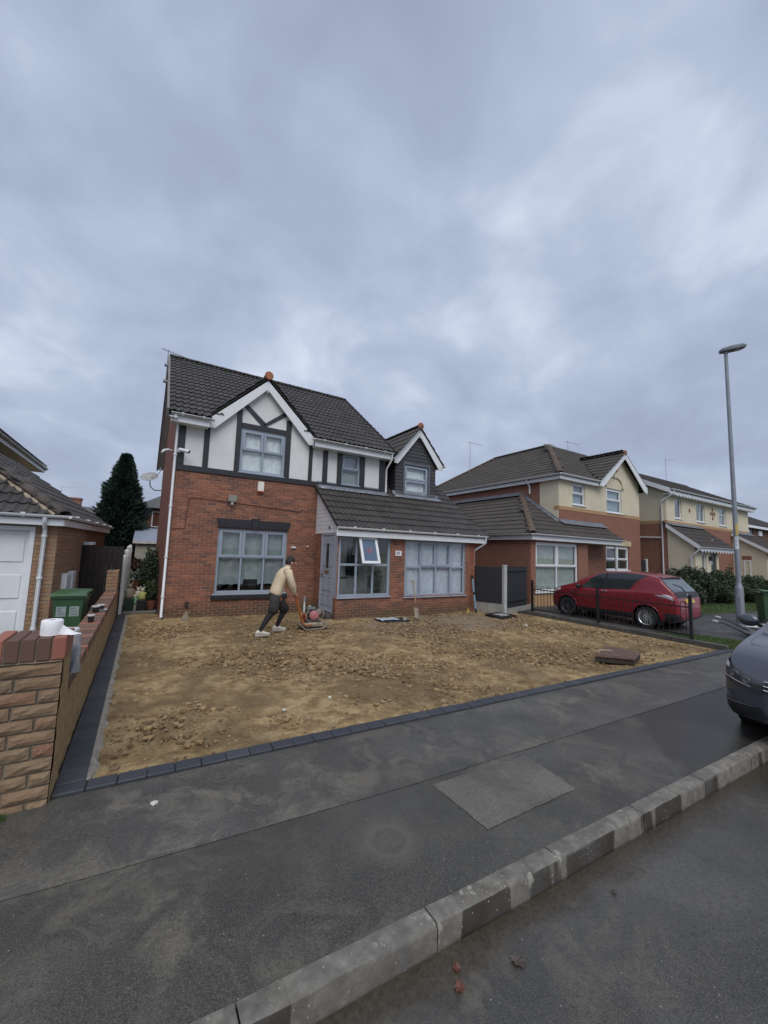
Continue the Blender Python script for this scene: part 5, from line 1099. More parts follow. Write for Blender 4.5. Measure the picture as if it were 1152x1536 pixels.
# white fence posts, one behind the other along the side passage
for i, (y, h) in enumerate(((12.5, 1.5), (14.4, 1.62), (16.3, 1.72), (18.2, 1.75))):
    t = thing('white_fence_post', 'white concrete fence post at the front of the side passage' if i == 0 else ('', 'second white concrete post, just behind the front one of the side passage', 'third white concrete post along the side passage', 'rearmost white concrete post of the passage, nearest the concrete shed')[i], 'post', (-.4, y, 0), group='posts along the side passage')
    mb = MB(); mb.prism([(-.46, y-.05, -.1), (-.34, y-.05, -.1), (-.34, y+.05, -.1), (-.46, y+.05, -.1)], (0, 0, h+.1)); mb.prism([(-.46, y-.05, h), (-.34, y-.05, h), (-.37, y, h+.05), (-.43, y, h+.05)], (0, .05, 0)); mb.build('shaft', plain('white_post', (.60, .61, .60), .7, .12, 6), t, bevel=.01)
    mb = MB(); mb.box(-.335, -.325, y-.03, y+.03, .25, .32); mb.box(-.335, -.325, y-.03, y+.03, h-.25, h-.18); mb.build('fixing', CONC, t)
# charcoal panels and gate between the two houses
CG = thing('charcoal_fence_panel', 'charcoal fence panel on a concrete board beside the brick porch', 'fence', (10.0, 9.3, 0))
mb = MB(); mb.bar((9.73, 9.96, .12), (10.13, 9.05, .12), .06, .34); mb.build('gravel_board', CONC, CG)
for i in range(8): mb = MB(); mb.bar((9.73, 9.96, .295+(i+.5)*.15), (10.13, 9.05, .295+(i+.5)*.15), .03, .144); mb.build('board', GREYWOOD, CG, bevel=.006)
WP = thing('white_gate_post', 'white gate post between the charcoal fence and gate', 'post', (10.19, 9.0, 0))
mb = MB(); mb.box(10.13, 10.25, 8.94, 9.06, -.1, 1.52); mb.build('shaft', plain('greyed_white_post', (.42, .43, .43), .7, .15, 5), WP, bevel=.012)
mb = MB(); mb.box(10.125, 10.255, 8.935, 9.065, 1.522, 1.56); mb.build('cap', plain('greyed_white_post', (.42, .43, .43), .7), WP, bevel=.01)
CGT = thing('charcoal_gate', 'charcoal boarded gate hung on the white post', 'gate', (10.9, 9.25, 0))
for i in range(11):
    a = i/11; x0 = 10.28+a*1.6; y0 = 9.02+a*.45; mb = MB(); mb.prism([(x0, y0, .12), (x0+.142, y0+.040, .12), (x0+.142, y0+.075, .12), (x0, y0+.035, .12)], (0, 0, 1.38)); mb.build('board', GREYWOOD, CGT)
mb = MB(); mb.bar((10.3, 9.0, .4), (11.85, 9.44, .4), .03, .09); mb.bar((10.3, 9.0, 1.4), (11.85, 9.44, 1.4), .03, .09); mb.build('rail', GREYWOOD, CGT)
mb = MB(); mb.box(10.3, 10.36, 8.97, 9.0, .95, 1.0); mb.build('latch', CHROME, CGT)
mb = MB(); mb.bar((10.28, 9.0, .04), (12.4, 9.6, .04), .12, .2); mb.build('threshold', CONC, CGT)
SG = thing('far_side_gate', 'dark side gate with white post between the cream gabled house and the cream pair', 'gate', (22.4, 10.7, 0))
for i in range(7): mb = MB(); mb.box(21.95+i*.14, 22.085+i*.14, 10.66, 10.70, 0, 1.88); mb.build('board', GREYWOOD, SG)
mb = MB(); mb.box(22.95, 23.08, 10.62, 10.74, -.05, 1.95); mb.build('post', plain('white_post', (.60, .61, .60), .7, .12, 6), SG)
# low concrete plinth and bow-top railings
PL = thing('railing_plinth', 'low concrete strip under the black railings', 'plinth', (10.9, 6, 0))
for i in range(5):
    y0 = 3.50+i*1.06; mb = MB(); mb.box(10.86, 11.0, y0+.004, y0+1.056, -.06, .10+random.uniform(-.004, .004)); mb.build('concrete_edging', plain('dark_damp_concrete', (.085, .08, .07), .8, .3, 5, bump=.4), PL, bevel=.012)
RL = thing('bow_top_railing', 'black bow-top iron railings in front of the red car', 'railing', (10.93, 6.3, 0))
for y in (8.5, 6.34, 4.16):
    mb = MB(); mb.box(10.90, 10.96, y-.03, y+.03, 0, 1.08); mb.box(10.895, 10.965, y-.035, y+.035, 1.08, 1.10); mb.build('post', WROUGHT, RL)
for y0, y1 in ((6.37, 8.47), (4.19, 6.31)):
    mb = MB(); mb.box(10.925, 10.935, y0, y1, .16, .20); mb.box(10.925, 10.935, y0, y1, .80, .83); mb.build('rail', WROUGHT, RL)
    n = 9; p = (y1-y0)/n
    for i in range(n):
        a, b = y0+p*(i+.27), y0+p*(i+.73); r = (b-a)/2
        pts = [(10.93, a, .16), (10.93, a, .88)]+[(10.93, (a+b)/2-r*math.cos(t), .88+r*math.sin(t)) for t in [math.pi*k/8 for k in range(1, 8)]]+[(10.93, b, .88), (10.93, b, .16)]
        MB().tube(pts, .0075, 5).build('hoop', WROUGHT, RL)
# ================================================================== THINGS ON AND BY THE WALL
def lathe_thing(name, label, cat, loc, parts, group=None):
    t = thing(name, label, cat, loc, group=group, world=False)
    for pn, prof, m in parts: MB().lathe(prof, (0, 0, 0), 24, cap=False).build(pn, m, t, auto=40)
    return t
PAPER = plain('tissue_paper', (.80, .80, .82), .95, .05, 20, bump=.3, bscale=90)
RO = thing('paper_roll', 'white paper roll standing on the brick gate pillar, its loose end trailing', 'paper roll', (-.53, 3.86, 1.166), world=False)
MB().lathe([(.022, 0), (.022, .105), (.030, .112), (.060, .111), (.066, .104), (.0675, .05), (.066, .002), (.022, 0)], (0, 0, 0), 28, cap=False).build('roll', PAPER, RO, auto=60)
MB().lathe([(.022, .001), (.022, .109), (.0205, .109), (.0205, .001)], (0, 0, 0), 20, cap=False).build('cardboard_core', plain('cardboard', (.30, .22, .15), .9), RO)
mb = MB(); rows = []
for k in range(9):
    t_ = k/8; xx = .05+.13*t_; zt = .095*(1-t_)**1.3+.004; rows.append([(xx-.01*math.sin(4*t_), -.045-.012*t_+.01*math.sin(k), .002+.002*math.sin(k*2)), (xx, -.035, zt*.5+.004*math.sin(k*1.7)), (xx-.012, -.02+.01*t_, zt)])
mb.grid(rows).build('loose_sheet', PAPER, RO, smooth=True)
BG = thing('plastic_sachet', 'crumpled clear plastic sachet standing on the coping behind the pillar', 'packet', (-.455, 4.27, .775), world=False); BG.scale = (1.15, 1.15, 1.15)
film = NT('clear_film'); film.b.inputs['Base Color'].default_value = (.75, .76, .78, 1); film.b.inputs['Roughness'].default_value = .15; film.b.inputs['Transmission Weight'].default_value = .72; film.b.inputs['IOR'].default_value = 1.15
rows = []
for j in range(13):
    z = .30*j/12; w = .075*(1-.25*j/12)*(1 if j < 12 else .55); rows.append([(w*math.cos(t)*(1+.10*math.sin(5*t+j*1.3)), w*.62*math.sin(t)*(1+.16*math.sin(4*t-j*.9)), z) for t in [2*math.pi*i/22 for i in range(23)]])
mb = MB(); mb.grid(rows); mb.add(rows[0][:-1], [tuple(range(22))]); mb.add(rows[-1][:-1], [tuple(range(22))]); mb.build('film', film.m, BG, smooth=True)
MB().lathe([(.0, .01), (.055, .01), (.052, .17), (.03, .19), (0, .19)], (0, 0, 0), 14, cap=False).build('contents', plain('grey_contents', (.16, .16, .19), .6, .3, 30), BG, smooth=True)
mb = MB(); mb.bar((-.05, 0, .305), (.05, 0, .30), .05, .035); mb.build('folded_top', plain('crimped_foil', (.5, .51, .53), .3, .2, 20), BG, bevel=.01)
CUPD = plain('black_cup', (.016, .015, .017), .4, .2, 10); CUPW = plain('cup_lip', (.75, .75, .74), .5, .05)
for lab, x, y, s, h in (('small dark cup with pale rim standing alone on the wall coping', -.52, 6.72, .040, .10), ('dark mug with pale lip beside a saucer on the wall coping', -.545, 7.66, .052, .095), ('dark cup on a white saucer further along the wall coping', -.49, 7.86, .048, .09)):
    t = lathe_thing('dark_cup', lab, 'cup', (x, y, .776), [('body', [(0, .002), (s*.78, .002), (s*.86, h*.3), (s, h), (s*.9, h-.003), (s*.72, .012), (0, .012)], CUPD), ('rim', [(s*1.0, h-.012), (s*1.05, h-.006), (s*1.05, h+.004), (s*.9, h+.004), (s*.9, h-.006)], CUPW)])
    if 'mug' in lab: MB().tube([(-s*.9, 0, h*.75), (-s*1.6, 0, h*.7), (-s*1.6, 0, h*.3), (-s*.8, 0, h*.25)], .006, 6).build('handle', CUPD, t)
    if 'saucer further' in lab: MB().lathe([(0, .0), (.05, .0), (.085, .012), (.083, .015), (.05, .004), (0, .004)], (0, 0, 0), 24, cap=False).build('saucer', CUPW, t, smooth=True)
def wheelie(name, label, loc, rz, labels=True):
    """two-wheeled refuse bin; front faces local -y"""
    t = thing(name, label, 'bin', loc, rz, world=False); gm = plain('bin_green', (.034, .085, .036), .42, .15, 5); dg = plain('bin_lid_green', (.048, .108, .046), .38, .15, 5)
    def ring(w0, w1, d0, d1, z): return [(-w0, d0, z), (w0, d0, z), (w1, d1, z), (-w1, d1, z)]
    R0, R1, R2 = ring(.19, .19, -.20, .20, .06), ring(.24, .24, -.27, .25, .93), ring(.265, .265, -.295, .27, .94); R3 = ring(.265, .265, -.295, .27, .99)
    mb = MB()
    for a, b in ((R0, R1), (R1, R2), (R2, R3)): mb.add(a+b, [(0, 1, 5, 4), (1, 2, 6, 5), (2, 3, 7, 6), (3, 0, 4, 7)])
    mb.add(R0, [(3, 2, 1, 0)]); mb.build('body', gm, t, bevel=.015)
    mb = MB(); rows = []
    for y_, z_ in ((-.31, .985), (-.30, 1.02), (-.2, 1.045), (0, 1.055), (.2, 1.055), (.29, 1.06), (.30, 1.0)): rows.append([(-.285, y_, z_-.02), (-.26, y_, z_), (0, y_, z_+.008), (.26, y_, z_), (.285, y_, z_-.02)])
    mb.grid(rows); mb.add([rows[0][0], rows[0][4], rows[-1][4], rows[-1][0]], [(0, 1, 2, 3)]); mb.build('lid', dg, t, auto=35)
    MB().tube([(-.22, .31, .99), (-.22, .37, 1.0), (.22, .37, 1.0), (.22, .31, .99)], .016, 8).build('handle', dg, t)
    for s in (-1, 1): MB().lathe([(.03, -.02), (.095, -.025), (.10, -.015), (.10, .015), (.095, .025), (.03, .02)], (s*.235, .2, .10), 18, (1, 0, 0)).build('wheel', RUBBER, t, auto=40)
    MB().tube([(-.23, .2, .1), (.23, .2, .1)], .012).build('axle', RUBBER, t)
    mb = MB(); mb.box(-.19, -.05, -.30, -.19, 0, .07); mb.box(.05, .19, -.30, -.19, 0, .07)
    mb = MB(); mb.box(-.17, .17, -.19, -.12, .0, .07); mb.build('foot', gm, t)
    if labels:
        for k in (-1, 1):
            mb = MB(); z0, z1 = .62, .80; f = lambda z: -.20-.07*(z-.06)/.87-.003; a, b = (k*.10-.075, k*.10+.075)
            mb.add([(a, f(z0), z0), (b, f(z0), z0), (b, f(z1), z1), (a, f(z1), z1)], [(0, 1, 2, 3)]); st_ = mb.build('label', plain('bin_label', (.27, .32, .31), .6, .2, 30), t)
            for q in range(3):
                mb = MB(); zz = z0+.035+q*.05; mb.add([(a+.02, f(zz)-.001, zz), (b-.02-.02*q, f(zz)-.001, zz), (b-.02-.02*q, f(zz+.018)-.001, zz+.018), (a+.02, f(zz+.018)-.001, zz+.018)], [(0, 1, 2, 3)]); mb.build('label_print', plain('label_grey_print', (.16, .2, .2), .6), st_)
    return t
wheelie('wheelie_bin', 'green wheeled refuse bin with two pale labels behind the low wall', (-.985, 8.85, -.004), math.radians(-4)).scale = (.9, .92, .95)
wheelie('wheelie_bin', 'dark green wheeled bin on the far lawn edge behind the grey car', (16.75, 4.30, .01), math.radians(40), False)

# ================================================================== SIDE PASSAGE: pots, figures, shrubs
def foliage(n, size, shape, cols, name, rnd=1.0):
    """leaf faces spread through a volume; shape(): random point"""
    vs = []; Fc = []
    for i in range(n):
        p = shape(); a = Vector((random.gauss(0, 1), random.gauss(0, 1), random.gauss(0, .8))).normalized(); b = a.orthogonal().normalized(); b.rotate(Matrix.Rotation(random.uniform(0, 6.28), 3, a)); s = size*random.uniform(.6, 1.5)
        k = len(vs); c = a.cross(b); vs += [p-b*s, p+c*s*.4, p+b*s, p-c*s*.4]; Fc.append((k, k+1, k+2, k+3))
    mb = MB(); mb.v = [tuple(v) for v in vs]; mb.f = Fc; mb.mi = [0]*len(Fc); return mb
LEAF_D = piece('dark_leaf', [(.024, .042, .020), (.034, .056, .024), (.045, .072, .028), (.028, .048, .024)], .6, .1, 20)
LEAF_M = piece('mid_leaf', [(.035, .065, .022), (.05, .085, .03), (.028, .05, .02), (.07, .10, .04)], .6, .1, 20)
LEAF_P = piece('pale_leaf', [(.16, .20, .17), (.22, .26, .24), (.10, .14, .09)], .6, .1, 20)
BARK = plain('bark', (.055, .04, .03), .9, .3, 10, bump=.6)
def ell(c, rx, ry, rz, shell=.55):
    def f():
        while True:
            d = Vector((random.uniform(-1, 1), random.uniform(-1, 1), random.uniform(-1, 1)))
            if shell**2 < d.length_squared < 1: break
        k = 1+.18*math.sin(d.x*7+d.z*5)+.12*math.sin(d.y*9+d.z*3)
        return Vector((c[0]+d.x*rx*k, c[1]+d.y*ry*k, max(.02, c[2]+d.z*rz*k)))
    return f
def bush(name, label, cat, loc, c, r, n, size, leaf, stem=True, group=None, pot=None):
    t = thing(name, label, cat, loc, group=group)
    foliage(n, size, ell(c, *r), None, name).build('foliage', leaf, t)
    for k in range(4): MB().tube([(loc[0]+random.uniform(-.05, .05), loc[1], loc[2]), (c[0]+random.uniform(-.5, .5)*r[0], c[1]+random.uniform(-.5, .5)*r[1], c[2])], [.02, .008], 5).build('stem', BARK, t)
    if pot: MB().lathe([(pot[0]*.7, 0), (pot[0], pot[1]), (pot[0]*.9, pot[1]), (pot[0]*.8, pot[1]-.03), (0, pot[1]-.03)], loc, 16).build('pot', pot[2], t, auto=40)
    return t
BLKPOT = plain('black_pot', (.02, .02, .022), .5); TPOT = plain('terracotta_pot', (.25, .10, .06), .8); GPOT = plain('dark_green_pot', (.015, .035, .022), .5)
bush('potted_shrub', 'dense dark green potted shrub against the side wall of the brick house', 'shrub', (.28, 14.2, 0), (.25, 14.2, .85), (.26, .3, .62), 2200, .04, LEAF_D, pot=(.2, .3, BLKPOT))
bush('potted_shrub', 'pointed evergreen shrub standing further back in the side passage', 'shrub', (.32, 16, 0), (.3, 16, .95), (.26, .3, .75), 2200, .045, LEAF_M, pot=(.2, .3, BLKPOT))
bush('potted_plant', 'silvery leaved plant in a pot in the side passage', 'plant', (.05, 14.8, 0), (.05, 14.8, .85), (.24, .22, .2), 600, .05, LEAF_P, pot=(.17, .32, BLKPOT))
bush('potted_plant', 'reddish leaved bush in a pot near the concrete shed', 'plant', (-.1, 18.5, 0), (-.1, 18.5, 1.0), (.3, .3, .28), 700, .055, piece('russet_leaf', [(.12, .05, .03), (.08, .05, .03), (.06, .06, .03)], .7, .1, 20), pot=(.2, .4, TPOT))
bush('potted_plant', 'low trailing green plant in a terracotta pot by the downpipe', 'plant', (.32, 13.3, 0), (.28, 13.3, .52), (.2, .22, .28), 900, .035, LEAF_M, pot=(.16, .25, TPOT))
def figure(name, label, loc, body, head, h, pot):
    t = thing(name, label, 'figurine', loc, world=False)
    MB().lathe([(0, 0), (h*.24, 0), (h*.28, h*.12), (h*.24, h*.45), (h*.14, h*.62), (h*.08, h*.66)], (0, 0, 0), 14, cap=False).build('body', body, t, smooth=True)
    MB().lathe([(0, h*.62), (h*.11, h*.65), (h*.15, h*.76), (h*.12, h*.88), (0, h*.93)], (0, 0, 0), 14, cap=False).build('head', head, t, smooth=True)
    for s in (-1, 1):
        MB().lathe([(0, 0), (h*.045, h*.03), (h*.05, h*.14), (0, h*.2)], (s*h*.09, 0, h*.86), 8, (s*.25, 0, 1), cap=False).build('ear', head, t, smooth=True)
        MB().tube([(s*h*.17, 0, h*.55), (s*h*.27, -h*.08, h*.42)], [h*.06, h*.05], 8).build('arm', body, t, smooth=True)
    return t
PALE = plain('figure_cream', (.55, .52, .42), .6); YEL = plain('figure_yellow', (.42, .42, .14), .6); GRN = plain('figure_green', (.16, .34, .16), .6)
figure('garden_figure', 'yellow bodied garden figure with pale ears on a black box', (.10, 12.95, .32), YEL, PALE, .34, 0)
figure('garden_figure', 'small green garden figure with pale head in the side passage', (-.06, 12.95, .2), GRN, PALE, .27, 0)
figure('garden_figure', 'cream garden figure standing behind the yellow and green ones', (.0, 13.15, .35), PALE, PALE, .3, 0)
figure('garden_figure', 'weathered stone coloured garden figure beside the white post', (-.2, 13.0, .36), plain('figure_stone', (.26, .22, .17), .9), plain('figure_stone', (.26, .22, .17), .9), .42, 0)
for nm, lab, x, y, z0, w, h, m in (('planter_box', 'black box planter under the yellow garden figure', .1, 12.98, 0, .12, .32, BLKPOT), ('planter_box', 'dark green planter under the stone garden figure', -.2, 13.0, 0, .13, .36, GPOT), ('planter_box', 'low grey block under the green garden figure', -.06, 12.95, 0, .05, .2, CONC), ('planter_box', 'tall black box under the cream garden figure', 0, 13.2, 0, .08, .35, BLKPOT)):
    mb = MB(); q = w*.85; mb.add([(x-q, y-q, z0), (x+q, y-q, z0), (x+q, y+q, z0), (x-q, y+q, z0), (x-w, y-w, z0+h), (x+w, y-w, z0+h), (x+w, y+w, z0+h), (x-w, y+w, z0+h)], [(0, 3, 2, 1), (4, 5, 6, 7), (0, 1, 5, 4), (1, 2, 6, 5), (2, 3, 7, 6), (3, 0, 4, 7)])
    tag(mb.build(nm, m, None, bevel=.012), lab, 'planter')
mb = MB(); mb.box(-.32, .46, 12.42, 12.55, -.02, .07); tag(mb.build('step_slab', plain('damp_concrete', (.13, .125, .11)), None, bevel=.015), 'damp concrete slab across the mouth of the side passage', 'slab')
# ================================================================== CONIFER, HEDGES
def conifer():
    t = thing('conifer_tree', 'tall dark pointed conifer behind the fence', 'tree', (-1.25, 28, 0))
    MB().tube([(-1.25, 28, -.1), (-1.25, 28, 3), (-1.22, 28, 6.4)], [.16, .11, .02], 8).build('trunk', BARK, t)
    vs = []; Fc = []; R = random.Random(5)
    for i in range(15000):
        h = R.random()**.85; z = .7+h*6.35; rad = 1.78*(1-h)**.92*(1 if h > .12 else .80+h*1.6)+.05; rad *= 1+.13*math.sin(z*3.1+i % 7)+R.uniform(-.1, .12)
        a = R.uniform(0, 6.283); rad *= 1+.12*math.sin(a*3+z*2.0)+.09*math.sin(a*7-z*3)+.10*math.sin(z*5.3+a*2)
        rr = rad*(R.random()**.3); p = Vector((-1.25+rr*math.cos(a), 28+rr*math.sin(a), z)); d = Vector((math.cos(a)*.8, math.sin(a)*.8, R.uniform(.1, .9))).normalized()
        sd = d.cross(Vector((0, 0, 1))).normalized(); s = R.uniform(.14, .32)
        for q in range(3):
            dd = (d+sd*R.uniform(-.6, .6)+Vector((0, 0, R.uniform(-.3, .4)))).normalized(); w = dd.cross(Vector((R.uniform(-1, 1), R.uniform(-1, 1), R.uniform(-1, 1)))).normalized()*s*.17
            k = len(vs); vs += [p-w, p+w, p+dd*s+w*.2, p+dd*s-w*.2]; Fc.append((k, k+1, k+2, k+3))
    mb = MB(); mb.v = [tuple(v) for v in vs]; mb.f = Fc; mb.mi = [0]*len(Fc)
    mb.build('crown', piece('conifer_needles', [(.019, .044, .032), (.028, .060, .040), (.038, .074, .048), (.022, .052, .040)], .7, .1, 20), t)
conifer()
for lab, loc, c, r, n in (('rounded dark hedge bush in front of the cream porch', (20.9, 7.9, 0), (20.9, 7.9, .75), (1.35, .8, .82), 7000), ('loose green hedge bush with taller shoots before the dark door', (23.2, 7.6, 0), (23.2, 7.6, .7), (1.3, .8, .75), 6500), ('spreading hedge bush beside the lamp post base', (25.6, 7.2, 0), (25.6, 7.2, .6), (1.5, .8, .65), 6000), ('low hedge bush nearest the second cream porch', (28.6, 7.0, 0), (28.6, 7.0, .5), (1.6, .8, .55), 4500)):
    bush('hedge_bush', lab, 'hedge', loc, c, r, int(n*1.9), .052, LEAF_D if 'dark hedge' in lab else LEAF_M)
foliage(90, .06, ell((24.0, 7.5, 1.5), .15, .15, .35, 0), None, 'x').build('foliage', LEAF_M, bpy.data.objects['hedge_bush.001'])

bush('porch_plant', 'leafy green plant standing inside the porch window', 'plant', (6.0, 10.25, .18), (6.0, 10.25, .95), (.2, .16, .38), 700, .045, LEAF_M, pot=(.14, .3, TPOT))
CT = thing('hanging_coat', 'dark coat hanging inside the porch', 'coat', (5.62, 11.0, 1.0))
mb = MB(); rows = []
for k in range(9):
    f = k/8; w = .10+.10*min(1, f*3); rows.append([(5.62+w*math.cos(t)*(1+.12*math.sin(5*t+k)), 11.02+.07*math.sin(t), 1.72-.62*f) for t in [2*math.pi*i/18 for i in range(19)]])
mb.grid(rows).build('cloth', plain('dark_coat', (.02, .022, .03), .9, .3, 12), CT, smooth=True)
MB().tube([(5.62, 11.1, 1.74), (5.62, 11.0, 1.76), (5.62, 11.0, 1.70)], .008).build('hook', CHROME, CT)
# ================================================================== CARS
def catmull(pts, t):
    n = len(pts)-1; i = min(n-1, max(0, int(t))); f = t-i; p0, p1, p2, p3 = pts[max(0, i-1)], pts[i], pts[i+1], pts[min(n, i+2)]
    return tuple(.5*((2*b)+(-a+c)*f+(2*a-5*b+4*c-d)*f*f+(-a+3*b-3*c+d)*f**3) for a, b, c, d in zip(p0, p1, p2, p3))
class Car:
    def __init__(s, X, roof, belt, W, zb, tum=.30): s.X, s.R, s.B, s.W, s.Z, s.tum = X, roof, belt, W, zb, tum
    def ip(s, A, x):
        X = s.X; x = min(max(x, X[0]), X[-1]); i = max(0, min(len(X)-2, next((k for k in range(len(X)-1) if x <= X[k+1]), len(X)-2)))
        h = X[i+1]-X[i]; t = (x-X[i])/h
        def m(k):
            if k <= 0 or k >= len(X)-1: k2 = min(max(k, 0), len(X)-1); a, b = max(0, k2-1), min(len(X)-1, k2+1); return (A[b]-A[a])/(X[b]-X[a])
            d0, d1 = (A[k]-A[k-1])/(X[k]-X[k-1]), (A[k+1]-A[k])/(X[k+1]-X[k]); return 0 if d0*d1 <= 0 else 2*d0*d1/(d0+d1)
        a, b = m(i), m(i+1); return (2*t**3-3*t**2+1)*A[i]+(t**3-2*t**2+t)*h*a+(-2*t**3+3*t**2)*A[i+1]+(t**3-t**2)*h*b
    def sec(s, x):
        zt, zl, W, zb = s.ip(s.R, x), s.ip(s.B, x), s.ip(s.W, x), s.ip(s.Z, x); hc = max(.012, zt-zl); dz = zl-zb; wt = W*.955-hc*s.tum-.03
        return [(0, zb), (.8*W, zb), (.955*W, zb+.06), (.985*W, zb+.34*dz), (W, zb+.64*dz), (.988*W, zl-.10*dz), (.955*W, zl), (.955*W-hc*s.tum*.35, zl+hc*.35), (.955*W-hc*s.tum*.7, zl+hc*.7), (wt, zl+hc*.93), (wt*.82, zt-.004), (wt*.42, zt), (0, zt)]
    def at(s, x, t, side=1, off=0):
        p = catmull(s.sec(x), t)
        if off:
            a, b = catmull(s.sec(x), max(0, t-.05)), catmull(s.sec(x), min(12, t+.05)); u = Vector((0, b[0]-a[0], b[1]-a[1])); q0, q1 = catmull(s.sec(x-.02), t), catmull(s.sec(x+.02), t); v = Vector((.04, q1[0]-q0[0], q1[1]-q0[1]))
            n = u.cross(v); n.normalize(); ov = Vector((math.copysign(max(0, abs(x)-1.25)*1.2, x), p[0], (p[1]-.6)*1.3))
            if n.dot(ov) < 0: n = -n
            return Vector((x+n.x*off, side*(p[0]+n.y*off), p[1]+n.z*off))
        return Vector((x, side*p[0], p[1]))
    def body(s, arches, ra, step=.035, sub=4):
        n = int((s.X[-1]-s.X[0])/step); xs = [s.X[0]+(s.X[-1]-s.X[0])*i/n for i in range(n+1)]; T_ = [k/sub for k in range(12*sub+1)]; mb = MB()
        for side in (1, -1):
            G_ = [[s.at(x, t, side) for t in T_] for x in xs]; base = len(mb.v); mb.v += [tuple(p) for r in G_ for p in r]; c = len(T_)
            for i in range(n):
                for j in range(c-1):
                    m = (G_[i][j]+G_[i+1][j+1])/2
                    if any((m.x-ax)**2+(m.z-az)**2 < ra*ra for ax, az in arches) and abs(m.y) > .5: continue
                    mb.f.append((base+i*c+j, base+i*c+j+1, base+(i+1)*c+j+1, base+(i+1)*c+j)); mb.mi.append(0)
            for i in (0, n): k = len(mb.v); mb.v += [tuple(p) for p in G_[i]]; mb.f.append(tuple(range(k, k+c))); mb.mi.append(0)
        return mb
    def patch(s, mb, xa, xb, ta, tb, side, off=.006, nx=14, nt=8):
        """xa, xb: functions of f in 0..1 (bottom to top)"""
        mb.grid([[s.at(xa(f)+(xb(f)-xa(f))*i/nx, ta+(tb-ta)*f, side, off) for i in range(nx+1)] for f in [k/nt for k in range(nt+1)]])
def wheel(parent, c, r, w, side, rim, spokes=14, name='wheel'):
    """axle along local y; side +1 outer face at +y"""
    ty = MB().lathe([(r*.68, -w/2), (r*.95, -w/2), (r, -w*.36), (r, w*.36), (r*.95, w/2), (r*.70, w/2), (r*.66, w*.42)], c, 32, (0, 1, 0), cap=False).build(name, RUBBER, parent, auto=40)
    o = side*w*.40; mb = MB(); c = Vector(c)
    mb.lathe([(r*.60, o-side*.03), (r*.68, o+side*.015), (r*.70, o+side*.02), (r*.66, o-side*.05), (r*.6, o-side*.12)], c, 32, (0, 1, 0), cap=False)
    mb.lathe([(0, o+side*.012), (r*.17, o+side*.01), (r*.18, o-side*.02), (0, o-side*.02)], c, 16, (0, 1, 0), cap=False)
    for k in range(spokes):
        a = 2*math.pi*k/spokes; d = Vector((math.cos(a), 0, math.sin(a))); mb.bar(c+Vector((0, o, 0))+d*r*.15, c+Vector((0, o, 0))+d*r*.63, r*.085, .02, up=(0, 1, 0))
    mb.build('rim', rim, ty, auto=40)
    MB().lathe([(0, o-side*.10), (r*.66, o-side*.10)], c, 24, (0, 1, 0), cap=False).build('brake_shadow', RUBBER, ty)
    return ty
ALLOY = plain('alloy', (.60, .61, .62), .3, .1, 8, metal=.7)
BLKTRIM = plain('black_trim', (.016, .016, .018), .5, .2, 10); HUB = plain('dark_wheel_cover', (.05, .05, .055), .5, .2, 10)
REDP = plain('dark_red_paint', (.20, .010, .016), .32, .06, 2, coat=.5); GREYP = plain('blue_grey_paint', (.062, .070, .090), .32, .06, 2, metal=.35, coat=.9)
def flat_glass(name, c, rough=.06):
    if name in MATS: return MATS[name]
    return plain(name, c, rough, .1, 3, spec=.7)
